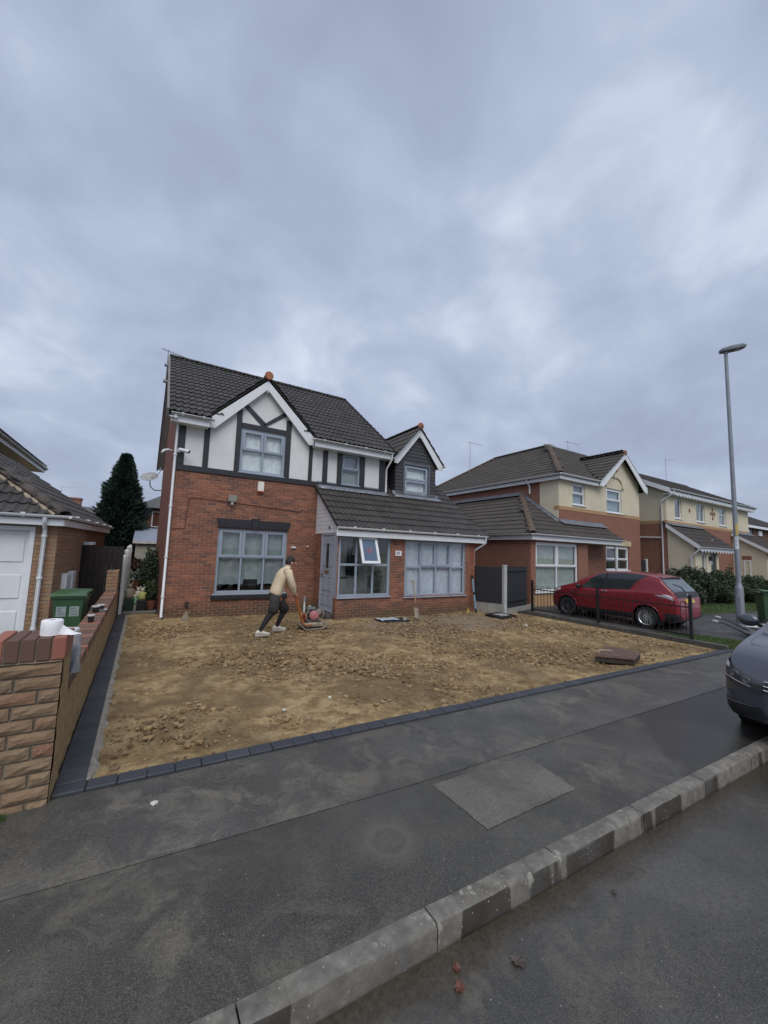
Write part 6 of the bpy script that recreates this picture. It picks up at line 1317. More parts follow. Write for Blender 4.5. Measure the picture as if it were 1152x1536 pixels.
def red_car():
    t = thing('red_car', 'red hatchback parked nose-in behind the black railings', 'car', (12.96, 6.84, 0), math.radians(90), world=False)
    X = [-1.92, -1.885, -1.80, -1.62, -1.42, -1.0, -.5, 0, .4, .72, 1.0, 1.25, 1.55, 1.78, 1.88, 1.92]
    C = Car(X, [.60, .86, 1.02, 1.22, 1.41, 1.49, 1.52, 1.49, 1.40, 1.25, 1.09, 1.0, .90, .78, .66, .55], [.58, .80, .93, 1.01, 1.04, 1.02, .985, .955, .94, .93, .925, .92, .86, .74, .62, .52],
            [.60, .72, .775, .81, .828, .838, .838, .838, .838, .838, .836, .83, .80, .74, .66, .57], [.36, .30, .25, .23, .21, .20, .19, .19, .19, .19, .19, .19, .20, .21, .24, .30], .30)
    ar = [(-1.16, .30), (1.23, .30)]; C.body(ar, .355).build('body', REDP, t, smooth=True)
    gm = flat_glass('dark_car_glass', (.020, .026, .028)); gs = flat_glass('pale_tailgate_glass', (.10, .125, .14))
    for sd in (1, -1):
        mb = MB(); C.patch(mb, lambda f: .02, lambda f: .86-.62*f, 6.12, 8.9, sd); mb.build('side_window', gm, t, smooth=True)
        mb = MB(); C.patch(mb, lambda f: -.74-.46*f**1.2, lambda f: -.06, 6.15, 8.9, sd); mb.build('side_window', gm, t, smooth=True)
        mb = MB(); C.patch(mb, lambda f: -.06, lambda f: .02, 6.1, 8.92, sd, .008, 2); mb.build('pillar_trim', BLKTRIM, t, smooth=True)
        # arch lips, sills, handles, mirrors
        for ax, az in ar:
            pts = []
            for k in range(21):
                a = math.pi*(-.09+1.18*k/20); x = ax+.352*math.cos(a); z = az+.352*math.sin(a); 
                tt = min((i*.05 for i in range(20, 130)), key=lambda q: abs(C.at(x, q).z-z)); pts.append(C.at(x, tt, sd, .002))
            MB().tube(pts, .014, 6).build('arch_lip', REDP, t, smooth=True)
            MB().lathe([(.36, 0), (.36, .26), (.0, .26)], (ax, sd*.83, az), 20, (0, -sd, 0), cap=False).build('wheel_arch', BLKTRIM, t)
        mb = MB(); C.patch(mb, lambda f: -.80, lambda f: .86, 1.6, 2.55, sd, .004); mb.build('sill', BLKTRIM, t, smooth=True)
        mb = MB(); p = C.at(-.02, 5.2, sd, .02); mb.obox(p, (1, 0, 0), (0, 1, 0), (0, 0, 1), .085, .012, .014); mb.build('door_handle', CHROME, t, bevel=.006)
        mb = MB(); p = C.at(.80, 6.3, sd, .10); mb.lathe([(0, -.05), (.05, -.045), (.075, 0), (.06, .05), (0, .06)], p, 12, (1, 0, 0), cap=False); mb.build('mirror', BLKTRIM, t, smooth=True)
        # tall boomerang tail lamp and the chrome line below it
        mb = MB(); C.patch(mb, lambda f: -1.85+.09*f, lambda f: -1.50-.20*f**.7, 4.95, 6.2, sd, .006); mb.build('tail_lamp', plain('lamp_red', (.22, .010, .014), .15, .2, 6), t, smooth=True)
        mb = MB(); C.patch(mb, lambda f: -1.82+.06*f, lambda f: -1.54-.18*f, 4.98, 5.5, sd, .012); mb.build('lamp_lens', plain('lamp_clear', (.62, .55, .56), .12, .1, 6), t, smooth=True)
        mb = MB(); C.patch(mb, lambda f: -1.86, lambda f: -1.38, 4.75, 4.85, sd, .008); mb.build('lamp_chrome', CHROME, t, smooth=True)
        mb = MB(); C.patch(mb, lambda f: -1.915, lambda f: -1.62, 1.5, 2.9, sd, .006); mb.build('rear_bumper_trim', BLKTRIM, t, smooth=True)
        mb = MB(); C.patch(mb, lambda f: 1.48, lambda f: 1.80-.05*f, 4.9, 5.8, sd, .006); mb.build('headlamp', plain('lamp_clear', (.62, .55, .56), .12), t, smooth=True)
        mb = MB(); C.patch(mb, lambda f: -1.40, lambda f: 1.15, 4.86, 4.93, sd, .003, 40, 1); mb.build('waist_crease', REDP, t, smooth=True)
        mb = MB(); p = C.at(1.02, 4.7, sd, .006); mb.obox(p, (1, 0, 0), (0, 1, 0), (0, 0, 1), .045, .004, .010); mb.build('side_badge', CHROME, t)
        wheel(t, (-1.16, sd*.735, .29), .29, .185, sd, ALLOY, 14); wheel(t, (1.23, sd*.735, .29), .29, .185, sd, HUB if sd > 0 else ALLOY, 9)
    for x0, x1, ta, m, nm in ((-1.80, -1.47, 9.2, gs, 'rear_window'), (.44, .98, 9.25, gm, 'windscreen')):
        mb = MB()
        for sd in (1, -1): C.patch(mb, lambda f: x0, lambda f: x1, ta, 12, sd, .007)
        mb.build(nm, m, t, smooth=True)
    mb = MB()
    for sd in (1, -1): C.patch(mb, lambda f: -1.875, lambda f: -1.79, 9.3, 12, sd, .010)
    mb.build('tailgate_strip', BLKTRIM, t, smooth=True)
    mb = MB(); rows = [[Vector((x, y, C.ip(C.R, -1.40)-.005+z-.03*(y/.62)**2)) for y in [-.56+1.12*i/12 for i in range(13)]] for x, z in ((-1.34, .035), (-1.48, .02), (-1.53, .0), (-1.36, .0))]
    mb.grid(rows); mb.build('roof_spoiler', REDP, t, smooth=True)
    MB().tube([(-1.80, .02, C.ip(C.R, -1.80)+.02), (-1.70, .0, C.ip(C.R, -1.70)+.02), (-1.62, .30, C.ip(C.R, -1.62)+.02)], [.022, .012, .006], 6).build('rear_wiper', BLKTRIM, t)
    mb = MB(); mb.obox((-1.905, 0, .80), (0, 1, 0), (.5, 0, 1), (1, 0, -.35), .26, .055, .008); mb.build('number_plate', plain('yellow_plate', (.50, .34, .05), .4, .06, 4), t)
    MB().lathe([(0, 0), (.045, 0), (.05, .012), (0, .016)], (-1.86, 0, .93), 16, (-1, 0, .5), cap=False).build('tailgate_badge', CHROME, t)
    MB().tube([(-1.05, .0, 1.49), (-1.2, 0, 1.62)], .006).build('roof_aerial', BLKTRIM, t)
    mb = MB(); mb.box(-1.7, 1.7, -.66, .66, .20, .26); mb.build('underside', BLKTRIM, t)
    # dark interior shapes seen through the glass
red_car()
def grey_car():
    t = thing('grey_car', 'blue-grey people carrier parked half on the pavement', 'car', (7.82, .97, -.05), math.radians(180-2.2), world=False)
    t.rotation_euler = (math.radians(-2.6), 0, math.radians(180-2.2))
    X = [-2.25, -2.18, -1.98, -1.5, -.8, 0, .40, .80, 1.15, 1.45, 1.80, 2.0, 2.10, 2.17, 2.22, 2.25]
    C = Car(X, [.72, 1.10, 1.46, 1.60, 1.65, 1.64, 1.57, 1.38, 1.14, 1.04, .955, .88, .81, .74, .68, .65], [.68, .98, 1.04, 1.05, 1.03, 1.01, 1.0, .995, .99, .965, .90, .83, .765, .70, .645, .62],
            [.70, .82, .87, .90, .912, .915, .915, .915, .91, .905, .895, .88, .855, .80, .70, .48], [.30, .26, .24, .22, .2, .2, .2, .2, .2, .2, .2, .21, .23, .25, .28, .32], .27)
    ar = [(-1.32, .32), (1.36, .32)]; C.body(ar, .37).build('body', GREYP, t, smooth=True)
    gm = flat_glass('pale_screen_glass', (.12, .15, .17)); gd = flat_glass('dark_car_glass', (.020, .026, .028))
    for sd in (1, -1):
        mb = MB(); C.patch(mb, lambda f: .0, lambda f: .98-.5*f, 6.12, 8.9, sd); mb.build('side_window', gd, t, smooth=True)
        mb = MB(); C.patch(mb, lambda f: -1.05, lambda f: -.08, 6.12, 8.9, sd); mb.build('side_window', gd, t, smooth=True)
        mb = MB(); C.patch(mb, lambda f: -1.9+.1*f, lambda f: -1.12, 6.12, 8.9, sd); mb.build('side_window', gd, t, smooth=True)
        for ax, az in ar:
            pts = []
            for k in range(21):
                a = math.pi*(-.09+1.18*k/20); x = ax+.368*math.cos(a); z = az+.368*math.sin(a)
                tt = min((i*.05 for i in range(20, 130)), key=lambda q: abs(C.at(x, q).z-z)); pts.append(C.at(x, tt, sd, .002))
            MB().tube(pts, .014, 6).build('arch_lip', GREYP, t, smooth=True)
            MB().lathe([(.375, 0), (.375, .26), (.0, .26)], (ax, sd*.9, az), 20, (0, -sd, 0), cap=False).build('wheel_arch', BLKTRIM, t)
            wheel(t, (ax, sd*.79, .315), .315, .205, sd, ALLOY, 10)
        # headlamp on the front corner: dark housing, bright reflector bowls
        def hw(x, z):
            best = 0; S_ = C.sec(x); q = [catmull(S_, k*.2) for k in range(61)]
            for (y0, z0), (y1, z1) in zip(q, q[1:]):
                if (z0-z)*(z1-z) <= 0 and z0 != z1: best = max(best, y0+(y1-y0)*(z-z0)/(z1-z0))
            return best
        def fx_(y, z):
            lo, hi = 1.2, 2.25
            for _ in range(11):
                m = (lo+hi)/2
                if hw(m, z) >= y: lo = m
                else: hi = m
            return lo
        def fp(u, v, off):
            y = .50+.375*u; zl, zh = .560+.03*u+.02*u*u, .675+.06*u+.085*u*u; z = zl+(zh-zl)*v; return Vector((fx_(y, z)+off, sd*(y+off*.6*u), z+off*.2))
        mb = MB(); mb.grid([[fp(i/14, j/6, .010) for i in range(15)] for j in range(7)]); hl = mb.build('headlamp', plain('headlamp_dark', (.045, .05, .055), .08, .2, 8), t, smooth=True)
        for u, v, r in ((.36, .56, .036), (.66, .55, .044)): MB().lathe([(0, .0), (r*.6, -.002), (r, .006), (r*1.06, .003), (r*.9, -.004)], fp(u, v, .012), 18, (.95, sd*.3*u, .1), cap=False).build('lamp_bowl', plain('dim_reflector', (.16, .17, .18), .2, .2, 8, metal=.6), hl, smooth=True)
        for v0, v1, u0, u1 in ((.22, .28, .25, .92), (.72, .94, .80, .97)): mb = MB(); mb.grid([[fp(u0+(u1-u0)*i/10, v, .014) for i in range(11)] for v in (v0, v1)]); mb.build('lamp_strip', plain('lamp_clear', (.62, .55, .56), .12), hl, smooth=True)
        mb = MB(); C.patch(mb, lambda f: 1.90, lambda f: 2.245, 1.2, 2.9, sd, .006); mb.build('lower_bumper', BLKTRIM, t, smooth=True)
        mb = MB(); C.patch(mb, lambda f: 2.0, lambda f: 2.24, 2.9, 2.97, sd, .010, 10, 2); mb.build('bumper_chrome', CHROME, t, smooth=True)
        # door mirror
        p = C.at(.80, 6.35, sd, .02); mb = MB(); mb.bar(p, p+Vector((-.02, sd*.10, .03)), .05, .04); m_ = mb.build('mirror_arm', BLKTRIM, t)
        q = p+Vector((.0, sd*.20, .075)); rows = []
        for k in range(9):
            a = -1+2*k/8; s_ = math.sqrt(max(0, 1-a*a)); rows.append([q+Vector((.055*s_*math.cos(b), sd*.12*a, .08*s_*math.sin(b))) for b in [2*math.pi*i/14 for i in range(15)]])
        MB().grid(rows).build('mirror', GREYP, t, smooth=True)
        mb = MB(); rows = [[C.at(x, 6.0+.02*k, sd, .012) for x in [-1.9+2.9*i/20 for i in range(21)]] for k in (0, 3)]; mb.grid(rows); mb.build('window_trim', BLKTRIM, t)
    fxx = fx_
    mb = MB()
    for sd in (1, -1): C.patch(mb, lambda f: .44, lambda f: 1.13, 9.15, 12, sd, .007)
    mb.build('windscreen', gm, t, smooth=True)
    mb = MB()
    for sd in (1, -1): C.patch(mb, lambda f: -2.16, lambda f: -2.0, 9.2, 12, sd, .007)
    mb.build('rear_window', gd, t, smooth=True)
    mb = MB(); mb.grid([[Vector((fxx(abs(y), z)+.008, y, z)) for y in [-.49+.98*i/16 for i in range(17)]] for z in (.60, .645, .69)]); gr_ = mb.build('grille', BLKTRIM, t, smooth=True)
    for z in (.605, .645, .685):
        mb = MB(); mb.tube([Vector((fxx(abs(y), z)+.016, y, z)) for y in [-.49+.98*i/16 for i in range(17)]], .007, 6); mb.build('grille_bar', CHROME, gr_)
    MB().lathe([(0, .012), (.06, .01), (.065, 0)], (2.27, 0, .655), 18, (1, 0, .1), cap=False).build('front_badge', CHROME, t)
    mb = MB(); mb.box(2.255, 2.268, -.26, .26, .42, .53); mb.build('number_plate', plain('white_plate', (.65, .65, .62), .4, .05, 4), t)
    mb = MB(); mb.grid([[Vector((2.262-.12*(y/.62)**2, y, z)) for y in [-.5+1.0*i/12 for i in range(13)]] for z in (.30, .40)]); mb.build('lower_grille', BLKTRIM, t)
    MB().tube([C.at(1.16, 11, 1, .01), C.at(.95, 10.2, 1, .02)], .01).build('wiper', BLKTRIM, t); MB().tube([C.at(1.16, 11, -1, .01), C.at(.95, 11.8, -1, .02)], .01).build('wiper', BLKTRIM, t)
    mb = MB(); mb.box(-2.0, 1.9, -.72, .72, .21, .27); mb.build('underside', BLKTRIM, t)
grey_car()

# ================================================================== LAMP POST
LP = thing('street_lamp', 'tall grey galvanised street lamp with flat head and number sticker', 'street lamp', (15.4, 4.6, 0), world=False)
GALV = plain('galvanised_post', (.26, .285, .32), .5, .12, 6, metal=.35)
MB().lathe([(.105, -.1), (.105, 1.12), (.10, 1.16), (.068, 1.24), (.066, 1.3), (.055, 5.0), (.046, 8.55), (.046, 8.6)], (0, 0, 0), 16).build('column', GALV, LP, auto=35)
mb = MB(); mb.box(-.115, -.10, -.05, .05, .3, .9); mb.build('inspection_door', GALV, LP, bevel=.004)
h = Vector((-.30, .1, 0)).normalized(); hd = Vector((.60, -.80, 0)).normalized()
def head():
    sd = Vector((0, 0, 1)).cross(hd); mb = MB(); rows = []
    for k, (l, w, zt, zb_) in enumerate(((-.16, .07, .03, -.05), (-.10, .12, .06, -.05), (.12, .15, .09, -.055), (.40, .145, .085, -.05), (.50, .09, .05, -.03))):
        c = Vector((0, 0, 8.65))+hd*l+Vector((0, 0, l*.10)); rows.append([c-sd*w+Vector((0, 0, zb_)), c+sd*w+Vector((0, 0, zb_)), c+sd*w+Vector((0, 0, zt*.3)), c+sd*w*.6+Vector((0, 0, zt)), c-sd*w*.6+Vector((0, 0, zt)), c-sd*w+Vector((0, 0, zt*.3)), c-sd*w+Vector((0, 0, zb_))])
    mb.grid(rows); mb.add(rows[0][:6], [tuple(range(6))]); mb.add(rows[-1][:6], [tuple(range(6))]); mb.build('lamp_head', plain('lamp_head_grey', (.13, .15, .18), .5), LP, bevel=.008)
    mb = MB(); c = Vector((0, 0, 8.605))+hd*.2+Vector((0, 0, .02)); mb.obox(c, hd+Vector((0, 0, .1)), sd, (0, 0, 1), .17, .10, .008); mb.build('lens', plain('lamp_lens', (.4, .42, .42), .2), LP)
head()
MB().tube([(0, 0, 8.52), (0, 0, 8.62)], .055, 12).build('spigot', GALV, LP)
vw = Vector((-15.4, -4.6, 0)).normalized(); ang = math.atan2(vw.y, vw.x)
def band(z0, z1, a0, a1, r, m, nm):
    mb = MB(); mb.grid([[(r*math.cos(ang+a0+(a1-a0)*i/8), r*math.sin(ang+a0+(a1-a0)*i/8), z) for i in range(9)] for z in (z0, z1)]); return mb.build(nm, m, LP)
band(2.72, 3.08, -.1, .9, .066, plain('yellow_sticker', (.50, .36, .10), .5), 'yellow_band')
lb = band(2.30, 2.68, -.75, .8, .0665, plain('white_sticker', (.62, .66, .70), .5), 'number_label')
band(2.52, 2.58, -.12, .1, .0675, plain('label_grey_print', (.16, .2, .2)), 'label_print'); band(2.40, 2.46, .0, .2, .0675, plain('label_grey_print', (.16, .2, .2)), 'label_print')

# ================================================================== WHEELBARROW behind the grey car
WB = thing('wheelbarrow', 'wheelbarrow with pale-gripped handles lying beside the lamp post', 'wheelbarrow', (12.9, 3.85, 0))
STEEL = plain('dark_green_steel', (.035, .042, .045), .5, .3, 10); GRIP = plain('pale_grip', (.50, .52, .50), .6)
for (a, b, c, g) in (((12.30, 4.20, .43), (12.62, 4.10, .36), (13.3, 3.78, .05), (12.62, 4.10, .43)), ((12.95, 4.36, .47), (13.22, 4.26, .40), (13.75, 3.85, .08), (13.1, 4.18, .46))):
    MB().tube([a, Vector(a).lerp(Vector(b), .5), b, c], .016, 8).build('handle', STEEL, WB, smooth=True)
    d = (Vector(b)-Vector(a)).normalized(); MB().tube([Vector(a)-d*.03, Vector(a)+d*.13], .021, 8).build('grip', GRIP, WB)
mb = MB(); t0 = [(13.15, 3.68, .10), (13.75, 3.78, .10), (14.1, 3.45, .12), (13.4, 3.35, .12)]; t1 = [(12.98, 3.80, .30), (13.85, 3.95, .30), (14.3, 3.35, .34), (13.2, 3.2, .34)]
mb.add(t0+t1, [(3, 2, 1, 0), (0, 1, 5, 4), (1, 2, 6, 5), (2, 3, 7, 6), (3, 0, 4, 7)]); o = mb.build('tray', plain('tray_grey', (.38, .38, .36), .5, .2, 8), WB); o.modifiers.new('s', 'SOLIDIFY').thickness = .008
MB().lathe([(.06, -.04), (.16, -.045), (.17, 0), (.16, .045), (.06, .04)], (14.35, 3.25, .17), 20, (.5, .85, 0), cap=False).build('wheel', RUBBER, WB, auto=40)
for p in ((13.3, 3.7), (13.7, 3.8)): MB().tube([(p[0], p[1], .2), (p[0], p[1], 0)], .013).build('leg', STEEL, WB)

# ================================================================== PERSON pushing the plate compactor
def skin_mesh(name, verts, edges, radii, mat, parent, root=0, sub=2):
    me = bpy.data.meshes.new(name); off = ORG.get(parent.name, Vector((0, 0, 0))); me.from_pydata([tuple(Vector(v)-off) for v in verts], edges, []); me.materials.append(mat)
    o = bpy.data.objects.new(name, me); COL.objects.link(o); o.parent = parent; ORG[o.name] = off
    sk = o.modifiers.new('skin', 'SKIN'); sk.use_smooth_shade = True
    for i, r in enumerate(radii): me.skin_vertices[0].data[i].radius = r if isinstance(r, tuple) else (r, r)
    for i in range(len(verts)): me.skin_vertices[0].data[i].use_root = (i == root)
    o.modifiers.new('sub', 'SUBSURF').levels = sub; o.modifiers['sub'].render_levels = sub; return o
PE = thing('person', 'person in cream sweatshirt, dark work shorts and leggings leaning into a plate compactor', 'person', (2.6, 8.8, 0))
SKIN = plain('skin', (.40, .23, .16), .55, .1, 12)
J = dict(pel=(2.60, 8.79, .88), sp=(2.64, 8.78, 1.05), ch=(2.74, 8.77, 1.27), nb=(2.83, 8.77, 1.42), nk=(2.865, 8.775, 1.47), hd=(2.905, 8.785, 1.555), ht=(2.915, 8.79, 1.62),
         s1=(2.80, 8.585, 1.345), e1=(2.90, 8.545, 1.09), w1=(2.985, 8.645, .865), s2=(2.85, 8.955, 1.345), e2=(2.96, 9.02, 1.10), w2=(3.045, 8.97, .875),
         h1=(2.585, 8.69, .83), k1=(2.505, 8.63, .475), a1=(2.265, 8.585, .125), t1=(2.36, 8.585, .045), h2=(2.66, 8.895, .83), k2=(2.90, 8.955, .475), a2=(2.735, 8.985, .115), t2=(2.85, 8.99, .04))
K = list(J); ix = {k: i for i, k in enumerate(K)}
ED = [('pel', 'sp'), ('sp', 'ch'), ('ch', 'nb'), ('nb', 'nk'), ('nk', 'hd'), ('hd', 'ht'), ('ch', 's1'), ('s1', 'e1'), ('e1', 'w1'), ('ch', 's2'), ('s2', 'e2'), ('e2', 'w2'), ('pel', 'h1'), ('h1', 'k1'), ('k1', 'a1'), ('a1', 't1'), ('pel', 'h2'), ('h2', 'k2'), ('k2', 'a2'), ('a2', 't2')]
RD = dict(pel=.13, sp=.12, ch=.13, nb=.07, nk=.055, hd=(.085, .098), ht=.065, s1=.06, e1=.042, w1=.03, s2=.06, e2=.042, w2=.03, h1=.085, k1=.055, a1=.036, t1=.03, h2=.085, k2=.055, a2=.036, t2=.03)
skin_mesh('body', [J[k] for k in K], [(ix[a], ix[b]) for a, b in ED], [RD[k] for k in K], SKIN, PE)
SW = plain('cream_sweatshirt', s2l(206, 188, 160), .9, .08, 14, bump=.4, bscale=40); SHT = plain('dark_work_shorts', (.030, .027, .027), .85, .25, 14, bump=.3, bscale=50); LEG = plain('black_leggings', (.012, .012, .014), .8, .2, 14); SHOE = plain('off_white_trainer', (.55, .52, .44), .6, .15, 20)
def loft(mb, rings, n=18):
    """rings: (centre, axis vector 1, axis vector 2)"""
    R_ = [[Vector(c)+Vector(a1)*math.cos(t)+Vector(a2)*math.sin(t) for t in [2*math.pi*i/n for i in range(n+1)]] for c, a1, a2 in rings]
    mb.grid(R_); mb.add(R_[0][:-1], [tuple(range(n))]); mb.add(R_[-1][:-1], [tuple(range(n))]); return mb
fx = Vector((.93, 0, -.36)); fy = Vector((0, 1, 0)); mb = MB()
tr = [(2.585, .835, .118, .172), (2.588, .845, .135, .188), (2.605, .90, .138, .190), (2.63, .98, .130, .180), (2.66, 1.07, .130, .180), (2.695, 1.16, .136, .188), (2.735, 1.25, .140, .200), (2.77, 1.32, .132, .205), (2.80, 1.375, .108, .175), (2.83, 1.42, .075, .095), (2.85, 1.455, .062, .07), (2.855, 1.475, .06, .066)]
loft(mb, [((x, 8.785-(z-.85)*.02+.006*math.sin(z*60), z), fx*a*(1+.02*math.sin(z*47)), fy*b) for x, z, a, b in tr], 22)
for s in '12':
    S_, E_, W_ = (Vector(J[k+s]) for k in 'sew'); ps = [S_+(Vector(J['ch'])-S_)*.25, S_, S_.lerp(E_, .5)+Vector((-.01, 0, 0)), E_+Vector((-.012, 0, 0)), E_.lerp(W_, .35), E_.lerp(W_, .7), W_, W_+(W_-E_).normalized()*.01]
    mb.tube(ps, [.10, .094, .080, .070, .066, .054, .046, .040], 14)
mb.build('sweatshirt', SW, PE, smooth=True)
mb = MB(); loft(mb, [((2.60, 8.79, .93), Vector((.118, 0, -.03)), fy*.165), ((2.595, 8.79, .86), Vector((.130, 0, -.02)), fy*.180), ((2.60, 8.79, .78), Vector((.128, 0, 0)), fy*.182), ((2.61, 8.79, .72), Vector((.105, 0, 0)), fy*.165)], 22)
for P_ in ([(2.585, 8.70, .82), (2.565, 8.675, .70), (2.54, 8.65, .58), (2.515, 8.632, .47), (2.512, 8.63, .46)], [(2.645, 8.88, .82), (2.72, 8.90, .70), (2.81, 8.93, .58), (2.885, 8.952, .47), (2.89, 8.953, .46)]): mb.tube(P_, [.118, .116, .110, .108, .096], 16)
mb.build('shorts', SHT, PE, smooth=True)
for s in '12':
    kk, aa = Vector(J['k'+s]), Vector(J['a'+s]); hh = Vector(J['h'+s])
    MB().tube([kk.lerp(hh, .3), kk+Vector((.012, 0, 0)), kk.lerp(aa, .3)+Vector((-.02, 0, 0)), kk.lerp(aa, .65)+Vector((-.008, 0, 0)), aa, Vector((aa.x+.01, aa.y, .06))], [.078, .070, .066, .052, .042, .040], 14).build('legging', LEG, PE, smooth=True)
    yy = aa.y; x0 = aa.x-.08
    mb = MB(); loft(mb, [((x0+q, yy, .028+h*.5), fy*w, Vector((0, 0, h*.5+.004))) for q, w, h in ((-.018, .022, .05), (-.005, .037, .085), (.04, .042, .10), (.085, .043, .098), (.13, .045, .082), (.18, .049, .058), (.235, .047, .040), (.275, .036, .028), (.295, .016, .014))], 16); mb.build('shoe', SHOE, PE, smooth=True)
    mb = MB(); mb.prism([(x0-.026, yy-.030, 0), (x0+.02, yy-.046, 0), (x0+.10, yy-.046, 0), (x0+.19, yy-.055, 0), (x0+.27, yy-.042, 0), (x0+.302, yy, 0), (x0+.27, yy+.042, 0), (x0+.19, yy+.055, 0), (x0+.10, yy+.046, 0), (x0+.02, yy+.046, 0), (x0-.026, yy+.030, 0)], (0, 0, .034)); mb.build('sole', plain('sole_grey', (.40, .38, .33), .8), PE, bevel=.008)
# head detail: hair, ear, nose, brow
HAIR = plain('dark_hair', (.014, .011, .010), .7, .3, 40, bump=.5, bscale=120)
hc = Vector((2.905, 8.787, 1.575)); rows = []
for k in range(13):
    a = math.pi*.60*k/12; rows.append([hc+Vector((.108*math.sin(a)*math.cos(b)-.012, .092*math.sin(a)*math.sin(b), .112*math.cos(a)-(.030 if math.cos(b) < -.2 else 0)*(k/12)+(.028 if math.cos(b) > .5 else 0)*(k/12))) for b in [2*math.pi*i/20 for i in range(21)]])
MB().grid(rows).build('hair', HAIR, PE, smooth=True)
for s in (-1, 1): MB().lathe([(0, 0), (.022, .004), (.028, .010), (.018, .016), (0, .012)], hc+Vector((.005, s*.088, -.035)), 12, (-.3, s, .1), cap=False).build('ear', SKIN, PE, smooth=True)
MB().tube([hc+Vector((.092, 0, -.01)), hc+Vector((.118, 0, -.045)), hc+Vector((.092, 0, -.055))], [.008, .014, .009], 8).build('nose', SKIN, PE, smooth=True)
for s in (-1, 1): MB().lathe([(0, .0), (.010, .002), (0, .006)], hc+Vector((.092, s*.034, -.018)), 10, (1, s*.3, 0), cap=False).build('eye', plain('eye_dark', (.02, .015, .012), .2), PE)
MB().tube([hc+Vector((.088, -.026, -.085)), hc+Vector((.098, 0, -.083)), hc+Vector((.088, .026, -.085))], .005, 6).build('mouth', plain('lip', (.30, .13, .11), .6), PE)
# hands close round the two handle bars
for s, hx, hy, hz in ((1, 3.035, 8.70, .815), (2, 3.085, 8.93, .825)):
    w_ = Vector(J['w%d' % s]); hp = Vector((hx, hy, hz)); mb = MB(); mb.tube([w_, w_.lerp(hp, .5), hp+Vector((-.01, 0, .02))], [.03, .036, .034], 10)
    for k in range(4):
        o = (k-1.5)*.021; L_ = (.9, 1.0, .95, .78)[k]
        pts = [hp+Vector((-.005, o, .028)), hp+Vector((.028*L_, o, .030)), hp+Vector((.040*L_, o, .004)), hp+Vector((.026*L_, o, -.022)), hp+Vector((.002, o, -.024))]; mb.tube(pts, [.0105, .010, .0095, .009, .008], 7)
    tx = -1 if s == 1 else 1
    mb.tube([hp+Vector((-.022, tx*.030, .018)), hp+Vector((-.018, tx*.046, -.006)), hp+Vector((.006, tx*.040, -.024))], [.012, .011, .009], 7); mb.build('hand', SKIN, PE, smooth=True)
mb = MB(); mb.tube([(2.668, 8.575, .80), (2.672, 8.572, .73)], .008, 6); mb.build('pocket_trim', plain('orange_trim', (.5, .12, .03), .6), PE)
# ---- plate compactor
PC = thing('plate_compactor', 'muddy petrol plate compactor with orange tube handle pushed by the person', 'compactor', (3.55, 9.0, 0))
ORA = plain('orange_paint', (.42, .13, .04), .5, .25, 14); MUD = plain('muddy_steel', (.27, .23, .17), .85, .35, 10, bump=.5, bscale=40); ENG = plain('engine_dark', (.04, .04, .04), .6, .3, 14); PINK = plain('faded_red_shroud', (.38, .14, .15), .6, .2, 10); EGR = plain('tank_grey', (.10, .11, .11), .5, .2, 10)
for y, dx in ((8.70, 0), (8.95, .05)): MB().tube([(3.035+dx, y, .815), (3.06+dx, y, .77), (3.27+dx, y+.07, .16), (3.34+dx, y+.08, .13), (3.50+dx, y+.08, .12)], .015, 8).build('handle_tube', ORA, PC, smooth=True)
MB().tube([(3.03, 8.64, .815), (3.035, 8.70, .815), (3.085, 8.95, .815), (3.09, 9.0, .815)], .016, 8).build('handle_bar', ORA, PC, smooth=True)
MB().tube([(3.12, 8.72, .55), (3.17, 8.98, .55)], .012, 8).build('cross_bar', ORA, PC)
rows = []
for x, z in ((3.26, .10), (3.32, .03), (3.40, .0), (3.74, .0), (3.84, .03), (3.93, .12)): rows.append([(x, 8.80, z), (x, 9.22, z)])
mb = MB(); mb.grid(rows); o = mb.build('base_plate', MUD, PC); o.modifiers.new('s', 'SOLIDIFY').thickness = .02
mb = MB(); mb.box(3.36, 3.80, 8.82, 9.20, .05, .16); mb.build('exciter_housing', MUD, PC, bevel=.03)
mb = MB(); mb.box(3.42, 3.72, 8.87, 9.14, .17, .22); mb.build('engine_bed', EGR, PC, bevel=.01)
mb = MB(); mb.box(3.44, 3.70, 8.90, 9.12, .22, .40); mb.build('engine_block', ENG, PC, bevel=.03)
MB().lathe([(0, .07), (.05, .075), (.105, .06), (.12, .02), (.12, -.03)], (3.58, 8.895, .31), 20, (0, -1, 0), cap=False).build('recoil_cover', PINK, PC, smooth=True)
mb = MB(); mb.box(3.42, 3.66, 8.92, 9.12, .41, .50); mb.build('fuel_tank', EGR, PC, bevel=.035)
MB().lathe([(.03, 0), (.03, .03), (0, .035)], (3.5, 9.0, .50), 12, cap=False).build('fuel_cap', plain('cap_pale', (.45, .42, .36), .6), PC)
MB().lathe([(.045, -.07), (.055, -.06), (.055, .06), (.045, .07)], (3.74, 9.02, .37), 14, (0, 1, 0)).build('silencer', plain('silencer', (.35, .33, .3), .5, .2, 12, metal=.4), PC, auto=40)
MB().tube([(3.70, 8.84, .16), (3.80, 8.84, .34), (3.78, 8.86, .44), (3.66, 8.88, .46)], .013, 8).build('frame_tube', MUD, PC, smooth=True); MB().tube([(3.40, 8.84, .16), (3.37, 8.85, .36), (3.44, 8.88, .44)], .013, 8).build('frame_tube', MUD, PC, smooth=True)
mb = MB(); mb.box(3.36, 3.42, 8.9, 9.1, .2, .34); mb.build('belt_guard', plain('guard_red', (.28, .05, .04), .6), PC, bevel=.015)

